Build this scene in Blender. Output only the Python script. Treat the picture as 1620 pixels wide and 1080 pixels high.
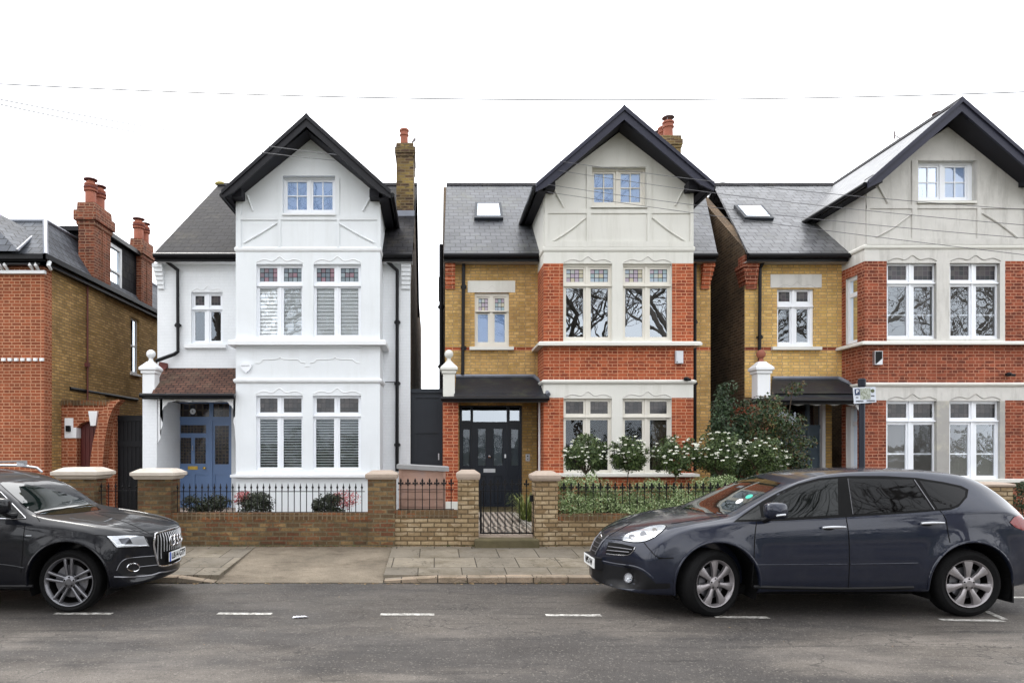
import bpy, bmesh, math, random
from math import radians, sin, cos, pi, sqrt, atan2
from mathutils import Vector, Matrix
from mathutils.bvhtree import BVHTree
from mathutils.geometry import delaunay_2d_cdt

for o in list(bpy.data.objects):
    bpy.data.objects.remove(o)
scene = bpy.context.scene
COL = scene.collection

# ------------------------------------------------------------------ camera
CH = 1.81            # camera height (m)
FU, FV, FF = 687.0, 712.0, 1080.0   # vanishing point and focal length, in photograph pixels
cam_d = bpy.data.cameras.new("camera")
cam_d.lens = 24.0
cam_d.sensor_width = 36.0
cam_d.sensor_fit = 'HORIZONTAL'
cam_d.shift_x = (810 - FU) / 1620.0
cam_d.shift_y = (FV - 540) / 1620.0
cam_d.clip_start = 0.05
cam_d.clip_end = 3000
cam = bpy.data.objects.new("camera", cam_d)
COL.objects.link(cam)
cam.location = (0, 0, CH)
cam.rotation_euler = (radians(90), 0, 0)
scene.camera = cam

# ------------------------------------------------------------------ world, sun, exposure
SUN_EL, SUN_AZ = radians(50), radians(-32)      # azimuth measured from +Y (behind the houses) towards +X
w = bpy.data.worlds.new("World")
scene.world = w
w.use_nodes = True
nt = w.node_tree
nt.nodes.clear()
sky = nt.nodes.new('ShaderNodeTexSky')
sky.sky_type = 'NISHITA'
sky.sun_disc = False
sky.sun_elevation = SUN_EL
sky.sun_rotation = SUN_AZ
sky.dust_density = 3.0
hs = nt.nodes.new('ShaderNodeHueSaturation')
hs.inputs['Saturation'].default_value = 0.25
nt.links.new(sky.outputs[0], hs.inputs['Color'])
# overcast cloud deck: bright, almost even, with soft grey billows
tc = nt.nodes.new('ShaderNodeTexCoord')
nz = nt.nodes.new('ShaderNodeTexNoise')
nz.inputs['Scale'].default_value = 2.2
nz.inputs['Detail'].default_value = 5
nt.links.new(tc.outputs['Generated'], nz.inputs['Vector'])
cr = nt.nodes.new('ShaderNodeValToRGB')
cr.color_ramp.elements[0].position = 0.3
cr.color_ramp.elements[0].color = (13.0, 13.6, 14.6, 1)
cr.color_ramp.elements[1].position = 0.7
cr.color_ramp.elements[1].color = (21.0, 21.0, 21.2, 1)
nt.links.new(nz.outputs['Fac'], cr.inputs[0])
mx = nt.nodes.new('ShaderNodeMix')
mx.data_type = 'RGBA'
mx.inputs[0].default_value = 0.85
nt.links.new(hs.outputs[0], mx.inputs[6])
nt.links.new(cr.outputs[0], mx.inputs[7])
bg = nt.nodes.new('ShaderNodeBackground')
bg.inputs[1].default_value = 0.125
nt.links.new(mx.outputs[2], bg.inputs[0])
wo = nt.nodes.new('ShaderNodeOutputWorld')
nt.links.new(bg.outputs[0], wo.inputs[0])

sd = bpy.data.lights.new("sun", 'SUN')
sd.energy = 0.9
sd.angle = radians(14)
sd.color = (1.0, 0.96, 0.9)
so = bpy.data.objects.new("sun", sd)
COL.objects.link(so)
sdir = Vector((sin(SUN_AZ) * cos(SUN_EL), cos(SUN_AZ) * cos(SUN_EL), sin(SUN_EL)))
so.rotation_euler = sdir.to_track_quat('Z', 'Y').to_euler()
so.location = sdir * 60

scene.view_settings.view_transform = 'Standard'
scene.view_settings.look = 'None'
scene.view_settings.exposure = 0.44
scene.view_settings.gamma = 1.0
scene.render.engine = 'CYCLES'

# ------------------------------------------------------------------ helpers
def PX(u, Y): return (u - FU) * Y / FF
def PZ(v, Y): return CH - (v - FV) * Y / FF
def P(u, v, Y): return Vector((PX(u, Y), Y, PZ(v, Y)))
def PG(u, v, z=0.0):
    Y = (CH - z) * FF / (v - FV)
    return Vector((PX(u, Y), Y, z))

LOC = {}
def link(o, parent=None):
    COL.objects.link(o)
    if parent is not None:
        o.parent = parent
    return o
def tag(o, label=None, cat=None, group=None, kind=None):
    if label: o['label'] = label
    if cat: o['category'] = cat
    if group: o['group'] = group
    if kind: o['kind'] = kind
    return o
def thing(name, label, cat, loc=(0, 0, 0), group=None):
    o = bpy.data.objects.new(name, None)
    o.empty_display_size = 0.2
    o.location = loc
    link(o)
    LOC[o.name] = Vector(loc)
    return tag(o, label, cat, group)

class MB:
    def __init__(s):
        s.v = []; s.f = []; s.m = []; s.uv = []
    def face(s, pts, m=0, uv=None):
        i = len(s.v)
        s.v += [Vector(p) for p in pts]
        s.f.append(tuple(range(i, i + len(pts))))
        s.m.append(m); s.uv.append(uv)
    def grid(s, rows, m=0, close=False):
        i = len(s.v); n = len(rows[0])
        for r in rows: s.v += [Vector(p) for p in r]
        for a in range(len(rows) - 1):
            for b in range(n if close else n - 1):
                c = (b + 1) % n
                s.f.append((i + a * n + b, i + a * n + c, i + (a + 1) * n + c, i + (a + 1) * n + b))
                s.m.append(m); s.uv.append(None)
    def box(s, x0, x1, y0, y1, z0, z1, m=0):
        x0, x1 = sorted((x0, x1)); y0, y1 = sorted((y0, y1)); z0, z1 = sorted((z0, z1))
        i = len(s.v)
        s.v += [Vector(p) for p in ((x0,y0,z0),(x1,y0,z0),(x1,y1,z0),(x0,y1,z0),(x0,y0,z1),(x1,y0,z1),(x1,y1,z1),(x0,y1,z1))]
        for f in ((0,3,2,1),(4,5,6,7),(0,1,5,4),(1,2,6,5),(2,3,7,6),(3,0,4,7)):
            s.f.append(tuple(i + k for k in f)); s.m.append(m); s.uv.append(None)
    def prism(s, pts, vec, m=0):
        pts = [Vector(p) for p in pts]; vec = Vector(vec); n = len(pts)
        nrm = Vector((0, 0, 0))
        for k in range(n):
            a, b = pts[k], pts[(k + 1) % n]
            nrm += (a - pts[0]).cross(b - pts[0])
        if nrm.dot(vec) > 0: pts = pts[::-1]
        q = [p + vec for p in pts]
        s.face(pts, m); s.face(q[::-1], m)
        for k in range(n):
            a = (k + 1) % n
            s.face([pts[k], q[k], q[a], pts[a]], m)
    def tube(s, path, r, n=8, m=0, caps=True, closed=False):
        path = [Vector(p) for p in path]; N = len(path)
        rr = r if isinstance(r, (list, tuple)) else [r] * N
        rows = []; prev = None
        for k in range(N):
            if closed: t = path[(k + 1) % N] - path[k - 1]
            elif k == 0: t = path[1] - path[0]
            elif k == N - 1: t = path[-1] - path[-2]
            else: t = (path[k + 1] - path[k]).normalized() + (path[k] - path[k - 1]).normalized()
            if t.length < 1e-9: t = Vector((0, 0, 1))
            t.normalize()
            if prev is None:
                a = Vector((0, 0, 1)) if abs(t.z) < .9 else Vector((1, 0, 0))
                prev = t.cross(a).normalized()
            prev = (prev - t * prev.dot(t)).normalized()
            b = t.cross(prev)
            rows.append([path[k] + (prev * cos(2*pi*j/n) + b * sin(2*pi*j/n)) * rr[k] for j in range(n)])
        if closed: rows.append(rows[0])
        s.grid(rows, m, True)
        if caps and not closed:
            s.face(rows[0][::-1], m); s.face(rows[-1], m)
    def lathe(s, prof, c, axis='Z', n=24, m=0):
        rows = []
        for r, h in prof:
            row = []
            for j in range(n):
                a = 2 * pi * j / n
                if axis == 'Z': p = (c[0] + r*cos(a), c[1] + r*sin(a), c[2] + h)
                elif axis == 'Y': p = (c[0] + r*cos(a), c[1] + h, c[2] + r*sin(a))
                else: p = (c[0] + h, c[1] + r*cos(a), c[2] + r*sin(a))
                row.append(p)
            rows.append(row)
        s.grid(rows, m, True)
    def ball(s, c, r, n=14, m=0, sc=(1, 1, 1)):
        rows = []
        for a in range(n // 2 + 1):
            t = pi * a / (n // 2)
            rows.append([(c[0] + r*sc[0]*sin(t)*cos(2*pi*j/n), c[1] + r*sc[1]*sin(t)*sin(2*pi*j/n), c[2] + r*sc[2]*cos(t)) for j in range(n)])
        s.grid(rows, m, True)
    def cap(s, x0, x1, y0, y1, prof, m=0):
        """rectangular moulded block: prof = [(outset, z)...]"""
        rows = []
        for e, z in prof:
            rows.append([(x0-e, y0-e, z), (x1+e, y0-e, z), (x1+e, y1+e, z), (x0-e, y1+e, z)])
        s.grid(rows, m, True)
        s.face(rows[0][::-1], m); s.face(rows[-1], m)
    def build(s, name, mats, parent=None, smooth=False, loc=None, recalc=True, local=False, offset=None):
        root = parent
        org = Vector((0, 0, 0))
        if parent is not None:
            org = LOC.get(parent.name, Vector((0, 0, 0)))
        elif loc is not None:
            org = Vector(loc)
        if local: sub = Vector((0, 0, 0))
        else: sub = org
        me = bpy.data.meshes.new(name)
        me.from_pydata([tuple(p - sub) for p in s.v], [], s.f)
        if not isinstance(mats, (list, tuple)): mats = [mats]
        for mt in mats: me.materials.append(mt)
        me.polygons.foreach_set('material_index', s.m)
        uvl = me.uv_layers.new(name='UVMap')
        dat = uvl.data
        for p, cu in zip(me.polygons, s.uv):
            if cu is not None:
                for li, q in zip(p.loop_indices, cu): dat[li].uv = q
                continue
            n = p.normal
            if abs(n.z) > .95: t = Vector((1, 0, 0)); b = Vector((0, 1, 0))
            else:
                t = Vector((-n.y, n.x, 0)).normalized()
                if abs(t.x) > abs(t.y):
                    if t.x < 0: t = -t
                elif t.y < 0: t = -t
                b = n.cross(t)
                if b.z < 0: b = -b
            for li in p.loop_indices:
                q = s.v[me.loops[li].vertex_index]
                dat[li].uv = (q.dot(t), q.dot(b))
        if recalc:
            bm = bmesh.new(); bm.from_mesh(me)
            bmesh.ops.remove_doubles(bm, verts=bm.verts, dist=1e-5) if smooth else None
            bmesh.ops.recalc_face_normals(bm, faces=bm.faces)
            bm.to_mesh(me); bm.free()
        if smooth:
            me.polygons.foreach_set('use_smooth', [True] * len(me.polygons))
            try: me.set_sharp_from_angle(angle=radians(smooth if smooth is not True else 40))
            except Exception: pass
        o = bpy.data.objects.new(name, me)
        link(o, parent)
        if parent is None and loc is not None: o.location = loc
        if offset is not None: o.location = offset
        LOC[o.name] = org
        return o

def copy_part(o, parent, loc):
    c = o.copy(); COL.objects.link(c); c.parent = parent; c.location = loc
    return c
def copy_tree(o, loc):
    r = o.copy(); COL.objects.link(r); r.location = loc
    for ch in o.children:
        c = ch.copy(); COL.objects.link(c); c.parent = r
        for g in ch.children:
            d = g.copy(); COL.objects.link(d); d.parent = c
    return r

def slab(mb, f, a0, a1, z0, z1, d0, d1, holes=(), rects=(), m=0, reveal=None, outer=True):
    """wall sheet with rectangular holes; f(a,z,d) maps to world; rects repaint zones"""
    A = {a0, a1}; Z = {z0, z1}
    for h in list(holes) + [r[:4] for r in rects]:
        for q in h[:2]:
            if a0 < q < a1: A.add(q)
        for q in h[2:4]:
            if z0 < q < z1: Z.add(q)
    A = sorted(A); Z = sorted(Z)
    for i in range(len(A) - 1):
        for j in range(len(Z) - 1):
            ca = (A[i] + A[i+1]) / 2; cz = (Z[j] + Z[j+1]) / 2
            if A[i+1] - A[i] < 1e-6 or Z[j+1] - Z[j] < 1e-6: continue
            if any(h[0] < ca < h[1] and h[2] < cz < h[3] for h in holes): continue
            mm = m
            for r in rects:
                if r[0] < ca < r[1] and r[2] < cz < r[3]: mm = r[4]
            mb.face([f(A[i], Z[j], d0), f(A[i+1], Z[j], d0), f(A[i+1], Z[j+1], d0), f(A[i], Z[j+1], d0)], mm)
    rv = m if reveal is None else reveal
    for h in holes:
        mb.face([f(h[0],h[2],d0), f(h[0],h[2],d1), f(h[0],h[3],d1), f(h[0],h[3],d0)], rv)
        mb.face([f(h[1],h[2],d0), f(h[1],h[2],d1), f(h[1],h[3],d1), f(h[1],h[3],d0)], rv)
        mb.face([f(h[0],h[2],d0), f(h[1],h[2],d0), f(h[1],h[2],d1), f(h[0],h[2],d1)], rv)
        mb.face([f(h[0],h[3],d0), f(h[1],h[3],d0), f(h[1],h[3],d1), f(h[0],h[3],d1)], rv)
    if outer:
        mb.face([f(a0,z0,d0), f(a0,z1,d0), f(a0,z1,d1), f(a0,z0,d1)], m)
        mb.face([f(a1,z0,d0), f(a1,z1,d0), f(a1,z1,d1), f(a1,z0,d1)], m)
        mb.face([f(a0,z1,d0), f(a1,z1,d0), f(a1,z1,d1), f(a0,z1,d1)], m)
        mb.face([f(a0,z0,d0), f(a1,z0,d0), f(a1,z0,d1), f(a0,z0,d1)], m)

def front(Y): return lambda a, z, d: Vector((a, Y + d, z))
def side(X, sgn): return lambda a, z, d: Vector((X + sgn * d, a, z))
def R(u0, u1, v0, v1, Y): return (PX(u0, Y), PX(u1, Y), PZ(v1, Y), PZ(v0, Y))

def text_part(s, size, mat, parent, center, name='lettering', rx=90, rz=0, depth=0.002, width=None, bold=0.0):
    cu = bpy.data.curves.new(name, 'FONT')
    cu.body = s; cu.size = size; cu.extrude = depth; cu.align_x = 'CENTER'; cu.align_y = 'CENTER'; cu.offset = bold
    t = bpy.data.objects.new(name, cu); COL.objects.link(t)
    bpy.context.view_layer.update()
    me = bpy.data.meshes.new_from_object(t.evaluated_get(bpy.context.evaluated_depsgraph_get()))
    bpy.data.objects.remove(t)
    if width:
        xs = [v.co.x for v in me.vertices]; k = width / (max(xs) - min(xs))
        for v in me.vertices: v.co.x *= k
    me.materials.clear(); me.materials.append(mat)
    o = bpy.data.objects.new(name, me); link(o, parent)
    o.rotation_euler = (radians(rx), 0, radians(rz))
    o.location = Vector(center) - (LOC.get(parent.name, Vector((0,0,0))) if parent else Vector((0,0,0)))
    LOC[o.name] = LOC.get(parent.name, Vector((0,0,0))) if parent else Vector((0,0,0))
    return o

def catmull(pts, n=6, closed=False):
    pts = [Vector(p) for p in pts]; out = []; N = len(pts)
    rng = range(N if closed else N - 1)
    for i in rng:
        p0 = pts[i-1] if (closed or i > 0) else pts[0]
        p1 = pts[i]; p2 = pts[(i+1) % N]
        p3 = pts[(i+2) % N] if (closed or i + 2 < N) else pts[-1]
        for k in range(n):
            t = k / n
            out.append(0.5 * ((2*p1) + (p2-p0)*t + (2*p0-5*p1+4*p2-p3)*t*t + (3*p1-p0-3*p2+p3)*t*t*t))
    if not closed: out.append(pts[-1])
    return out

# ------------------------------------------------------------------ materials
def lin(c):
    r = []
    for x in c[:3]:
        x = x / 255.0
        r.append(x / 12.92 if x <= .04045 else ((x + .055) / 1.055) ** 2.4)
    return (r[0], r[1], r[2], 1)

def newmat(name):
    m = bpy.data.materials.new(name); m.use_nodes = True
    n = m.node_tree.nodes; b = n['Principled BSDF']
    return m, m.node_tree, b
def N(nt, t, **k):
    n = nt.nodes.new(t)
    for a, v in k.items(): setattr(n, a, v)
    return n
def L(nt, a, b): nt.links.new(a, b)

def plain(name, col, rough=.6, streak=0, metal=0, bump=0, bscale=40, var=0, vscale=3, spec=.5, coat=0, ior=None, dirt=None, dscale=1.2, damt=.5):
    m, nt, b = newmat(name)
    b.inputs['Base Color'].default_value = lin(col)
    b.inputs['Roughness'].default_value = rough
    b.inputs['Metallic'].default_value = metal
    if max(col) < 75 and spec == .5 and ior is None: spec = .2
    b.inputs['Specular IOR Level'].default_value = spec
    if coat:
        b.inputs['Coat Weight'].default_value = coat; b.inputs['Coat Roughness'].default_value = .03
    if ior: b.inputs['IOR'].default_value = ior
    g = N(nt, 'ShaderNodeNewGeometry')
    src = None
    if var:
        nz = N(nt, 'ShaderNodeTexNoise'); nz.inputs['Scale'].default_value = vscale; nz.inputs['Detail'].default_value = 6; nz.inputs['Roughness'].default_value = .6
        L(nt, g.outputs['Position'], nz.inputs['Vector'])
        r = N(nt, 'ShaderNodeMapRange'); r.inputs[1].default_value = .3; r.inputs[2].default_value = .7
        r.inputs[3].default_value = 1 - var; r.inputs[4].default_value = 1 + var * .6
        L(nt, nz.outputs['Fac'], r.inputs[0])
        mm = N(nt, 'ShaderNodeMix', data_type='RGBA', blend_type='MULTIPLY'); mm.inputs[0].default_value = 1
        mm.inputs[6].default_value = lin(col); L(nt, r.outputs[0], mm.inputs[7])
        src = mm.outputs[2]
    if dirt:
        nz = N(nt, 'ShaderNodeTexNoise'); nz.inputs['Scale'].default_value = dscale; nz.inputs['Detail'].default_value = 8; nz.inputs['Roughness'].default_value = .7
        if streak:
            mp = N(nt, 'ShaderNodeMapping'); mp.inputs['Scale'].default_value = (streak, streak, .35); L(nt, g.outputs['Position'], mp.inputs[0]); L(nt, mp.outputs[0], nz.inputs['Vector'])
        else: L(nt, g.outputs['Position'], nz.inputs['Vector'])
        r = N(nt, 'ShaderNodeMapRange'); r.inputs[1].default_value = .5; r.inputs[2].default_value = .72; r.inputs[3].default_value = 0; r.inputs[4].default_value = damt
        L(nt, nz.outputs['Fac'], r.inputs[0])
        mm = N(nt, 'ShaderNodeMix', data_type='RGBA'); L(nt, r.outputs[0], mm.inputs[0])
        if src: L(nt, src, mm.inputs[6])
        else: mm.inputs[6].default_value = lin(col)
        mm.inputs[7].default_value = lin(dirt)
        src = mm.outputs[2]
    if src: L(nt, src, b.inputs['Base Color'])
    if bump:
        nz = N(nt, 'ShaderNodeTexNoise'); nz.inputs['Scale'].default_value = bscale; nz.inputs['Detail'].default_value = 5
        L(nt, g.outputs['Position'], nz.inputs['Vector'])
        bp = N(nt, 'ShaderNodeBump'); bp.inputs['Strength'].default_value = bump; bp.inputs['Distance'].default_value = .01
        L(nt, nz.outputs['Fac'], bp.inputs['Height']); L(nt, bp.outputs[0], b.inputs['Normal'])
    return m

def brick(name, c1, c2, mo, bw=.225, bh=.075, ms=.010, bump=.5, stain=None, stain_amt=.6, stain_scale=.8, var=.25, squash=1.0, bias=0.0, rough=.85, off=.5, third=None, smooth=.15, fine=.12, freq=2):
    m, nt, b = newmat(name)
    uv = N(nt, 'ShaderNodeUVMap')
    # slight wobble so that the courses are not ruler-straight
    nw = N(nt, 'ShaderNodeTexNoise'); nw.inputs['Scale'].default_value = 7; nw.inputs['Detail'].default_value = 2
    L(nt, uv.outputs[0], nw.inputs['Vector'])
    sb = N(nt, 'ShaderNodeVectorMath', operation='SUBTRACT'); L(nt, nw.outputs['Color'], sb.inputs[0]); sb.inputs[1].default_value = (.5, .5, .5)
    sc = N(nt, 'ShaderNodeVectorMath', operation='SCALE'); L(nt, sb.outputs[0], sc.inputs[0]); sc.inputs['Scale'].default_value = .012
    ad = N(nt, 'ShaderNodeVectorMath', operation='ADD'); L(nt, uv.outputs[0], ad.inputs[0]); L(nt, sc.outputs[0], ad.inputs[1])
    t = N(nt, 'ShaderNodeTexBrick'); t.offset = off; t.squash = squash; t.squash_frequency = freq
    L(nt, ad.outputs[0], t.inputs['Vector'])
    t.inputs['Scale'].default_value = 1
    t.inputs['Brick Width'].default_value = bw; t.inputs['Row Height'].default_value = bh
    t.inputs['Mortar Size'].default_value = ms; t.inputs['Mortar Smooth'].default_value = smooth; t.inputs['Bias'].default_value = bias
    t.inputs['Color1'].default_value = lin(c1); t.inputs['Color2'].default_value = lin(c2); t.inputs['Mortar'].default_value = lin(mo)
    src = t.outputs['Color']
    g = N(nt, 'ShaderNodeNewGeometry')
    if third:   # scattered odd bricks
        cc = N(nt, 'ShaderNodeTexVoronoi'); cc.feature = 'F1'; cc.inputs['Scale'].default_value = 5.5
        mpg = N(nt, 'ShaderNodeMapping'); mpg.inputs['Scale'].default_value = (1, 2.4, 1); L(nt, uv.outputs[0], mpg.inputs[0]); L(nt, mpg.outputs[0], cc.inputs['Vector'])
        sp = N(nt, 'ShaderNodeSeparateColor'); L(nt, cc.outputs['Color'], sp.inputs[0])
        gt = N(nt, 'ShaderNodeMath', operation='GREATER_THAN'); L(nt, sp.outputs[0], gt.inputs[0]); gt.inputs[1].default_value = .72
        iv = N(nt, 'ShaderNodeMath', operation='SUBTRACT'); iv.inputs[0].default_value = 1; L(nt, t.outputs['Fac'], iv.inputs[1])
        ml = N(nt, 'ShaderNodeMath', operation='MULTIPLY'); L(nt, gt.outputs[0], ml.inputs[0]); L(nt, iv.outputs[0], ml.inputs[1])
        m2 = N(nt, 'ShaderNodeMath', operation='MULTIPLY'); L(nt, ml.outputs[0], m2.inputs[0]); m2.inputs[1].default_value = .7
        mm = N(nt, 'ShaderNodeMix', data_type='RGBA'); L(nt, m2.outputs[0], mm.inputs[0]); L(nt, src, mm.inputs[6]); mm.inputs[7].default_value = lin(third)
        src = mm.outputs[2]
    for scl, amt in ((1.1, var), (26.0, fine)):
        nz = N(nt, 'ShaderNodeTexNoise'); nz.inputs['Scale'].default_value = scl; nz.inputs['Detail'].default_value = 5; nz.inputs['Roughness'].default_value = .65
        L(nt, g.outputs['Position'], nz.inputs['Vector'])
        r = N(nt, 'ShaderNodeMapRange'); r.inputs[1].default_value = .3; r.inputs[2].default_value = .7; r.inputs[3].default_value = 1 - amt; r.inputs[4].default_value = 1 + amt * .8
        L(nt, nz.outputs['Fac'], r.inputs[0])
        mm = N(nt, 'ShaderNodeMix', data_type='RGBA', blend_type='MULTIPLY'); mm.inputs[0].default_value = 1
        L(nt, src, mm.inputs[6]); L(nt, r.outputs[0], mm.inputs[7]); src = mm.outputs[2]
    if stain:
        nz = N(nt, 'ShaderNodeTexNoise'); nz.inputs['Scale'].default_value = stain_scale; nz.inputs['Detail'].default_value = 9; nz.inputs['Roughness'].default_value = .72
        L(nt, g.outputs['Position'], nz.inputs['Vector'])
        r = N(nt, 'ShaderNodeMapRange'); r.inputs[1].default_value = .46; r.inputs[2].default_value = .7; r.inputs[3].default_value = 0; r.inputs[4].default_value = stain_amt
        L(nt, nz.outputs['Fac'], r.inputs[0])
        mm = N(nt, 'ShaderNodeMix', data_type='RGBA'); L(nt, r.outputs[0], mm.inputs[0]); L(nt, src, mm.inputs[6]); mm.inputs[7].default_value = lin(stain)
        src = mm.outputs[2]
    L(nt, src, b.inputs['Base Color'])
    b.inputs['Roughness'].default_value = rough
    b.inputs['Specular IOR Level'].default_value = .25
    nb = N(nt, 'ShaderNodeTexNoise'); nb.inputs['Scale'].default_value = 60; nb.inputs['Detail'].default_value = 4
    L(nt, g.outputs['Position'], nb.inputs['Vector'])
    s1 = N(nt, 'ShaderNodeMath', operation='MULTIPLY'); L(nt, nb.outputs['Fac'], s1.inputs[0]); s1.inputs[1].default_value = .5
    s2 = N(nt, 'ShaderNodeMath', operation='SUBTRACT'); L(nt, s1.outputs[0], s2.inputs[0]); L(nt, t.outputs['Fac'], s2.inputs[1])
    bp = N(nt, 'ShaderNodeBump'); bp.inputs['Strength'].default_value = bump; bp.inputs['Distance'].default_value = .012
    L(nt, s2.outputs[0], bp.inputs['Height']); L(nt, bp.outputs[0], b.inputs['Normal'])
    return m

def slate(name, c1, c2, edge, bw=.26, bh=.23, rough=.42, moss=None, moss_amt=.6, spec=.5, var=.3, ms=.013):
    m, nt, b = newmat(name)
    uv = N(nt, 'ShaderNodeUVMap')
    t = N(nt, 'ShaderNodeTexBrick'); t.offset = .5
    L(nt, uv.outputs[0], t.inputs['Vector']); t.inputs['Scale'].default_value = 1
    t.inputs['Brick Width'].default_value = bw; t.inputs['Row Height'].default_value = bh; t.inputs['Mortar Size'].default_value = ms
    t.inputs['Mortar Smooth'].default_value = .1
    t.inputs['Color1'].default_value = lin(c1); t.inputs['Color2'].default_value = lin(c2); t.inputs['Mortar'].default_value = lin(edge)
    g = N(nt, 'ShaderNodeNewGeometry'); src = t.outputs['Color']
    for scl, amt in ((.9, var), (14, .2)):
        nz = N(nt, 'ShaderNodeTexNoise'); nz.inputs['Scale'].default_value = scl; nz.inputs['Detail'].default_value = 6; nz.inputs['Roughness'].default_value = .7
        L(nt, g.outputs['Position'], nz.inputs['Vector'])
        r = N(nt, 'ShaderNodeMapRange'); r.inputs[1].default_value = .3; r.inputs[2].default_value = .7; r.inputs[3].default_value = 1-amt; r.inputs[4].default_value = 1+amt
        L(nt, nz.outputs['Fac'], r.inputs[0])
        mm = N(nt, 'ShaderNodeMix', data_type='RGBA', blend_type='MULTIPLY'); mm.inputs[0].default_value = 1
        L(nt, src, mm.inputs[6]); L(nt, r.outputs[0], mm.inputs[7]); src = mm.outputs[2]
    if moss:
        nz = N(nt, 'ShaderNodeTexNoise'); nz.inputs['Scale'].default_value = 1.6; nz.inputs['Detail'].default_value = 8; nz.inputs['Roughness'].default_value = .75
        L(nt, g.outputs['Position'], nz.inputs['Vector'])
        r = N(nt, 'ShaderNodeMapRange'); r.inputs[1].default_value = .52; r.inputs[2].default_value = .7; r.inputs[3].default_value = 0; r.inputs[4].default_value = moss_amt
        L(nt, nz.outputs['Fac'], r.inputs[0])
        mm = N(nt, 'ShaderNodeMix', data_type='RGBA'); L(nt, r.outputs[0], mm.inputs[0]); L(nt, src, mm.inputs[6]); mm.inputs[7].default_value = lin(moss); src = mm.outputs[2]
    L(nt, src, b.inputs['Base Color'])
    b.inputs['Roughness'].default_value = rough; b.inputs['Specular IOR Level'].default_value = spec
    # each course overlaps the one below: ramp per row as height
    sx = N(nt, 'ShaderNodeSeparateXYZ'); L(nt, uv.outputs[0], sx.inputs[0])
    dv = N(nt, 'ShaderNodeMath', operation='DIVIDE'); L(nt, sx.outputs['Y'], dv.inputs[0]); dv.inputs[1].default_value = bh
    fr = N(nt, 'ShaderNodeMath', operation='FRACT'); L(nt, dv.outputs[0], fr.inputs[0])
    ng = N(nt, 'ShaderNodeMath', operation='MULTIPLY'); L(nt, fr.outputs[0], ng.inputs[0]); ng.inputs[1].default_value = -.9
    s2 = N(nt, 'ShaderNodeMath', operation='SUBTRACT'); L(nt, ng.outputs[0], s2.inputs[0]); L(nt, t.outputs['Fac'], s2.inputs[1])
    nb = N(nt, 'ShaderNodeTexNoise'); nb.inputs['Scale'].default_value = 9; nb.inputs['Detail'].default_value = 5
    L(nt, g.outputs['Position'], nb.inputs['Vector'])
    s3 = N(nt, 'ShaderNodeMath', operation='ADD'); L(nt, s2.outputs[0], s3.inputs[0]); L(nt, nb.outputs['Fac'], s3.inputs[1])
    bp = N(nt, 'ShaderNodeBump'); bp.inputs['Strength'].default_value = .6; bp.inputs['Distance'].default_value = .015
    L(nt, s3.outputs[0], bp.inputs['Height']); L(nt, bp.outputs[0], b.inputs['Normal'])
    return m

def glassmat(name, tint=(.75, .8, .8), refl=.14, wav=.25, wscale=3.0):
    """single sheet of old window glass: see-through plus mirror reflection, slightly wavy"""
    m, nt, b = newmat(name); nt.nodes.remove(b)
    out = nt.nodes['Material Output']
    tr = N(nt, 'ShaderNodeBsdfTransparent'); tr.inputs[0].default_value = (*tint, 1)
    gl = N(nt, 'ShaderNodeBsdfGlossy'); gl.inputs['Roughness'].default_value = .0
    gl.inputs[0].default_value = (.84, .92, 1.0, 1)
    g = N(nt, 'ShaderNodeNewGeometry')
    nz = N(nt, 'ShaderNodeTexNoise'); nz.inputs['Scale'].default_value = wscale; nz.inputs['Detail'].default_value = 2
    L(nt, g.outputs['Position'], nz.inputs['Vector'])
    bp = N(nt, 'ShaderNodeBump'); bp.inputs['Strength'].default_value = wav; bp.inputs['Distance'].default_value = .02
    L(nt, nz.outputs['Fac'], bp.inputs['Height']); L(nt, bp.outputs[0], gl.inputs['Normal'])
    lw = N(nt, 'ShaderNodeFresnel'); lw.inputs[0].default_value = 1.5
    ad = N(nt, 'ShaderNodeMath', operation='ADD'); L(nt, lw.outputs[0], ad.inputs[0]); ad.inputs[1].default_value = refl - .04
    mx = N(nt, 'ShaderNodeMixShader'); L(nt, ad.outputs[0], mx.inputs[0]); L(nt, tr.outputs[0], mx.inputs[1]); L(nt, gl.outputs[0], mx.inputs[2])
    L(nt, mx.outputs[0], out.inputs[0])
    return m

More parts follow.
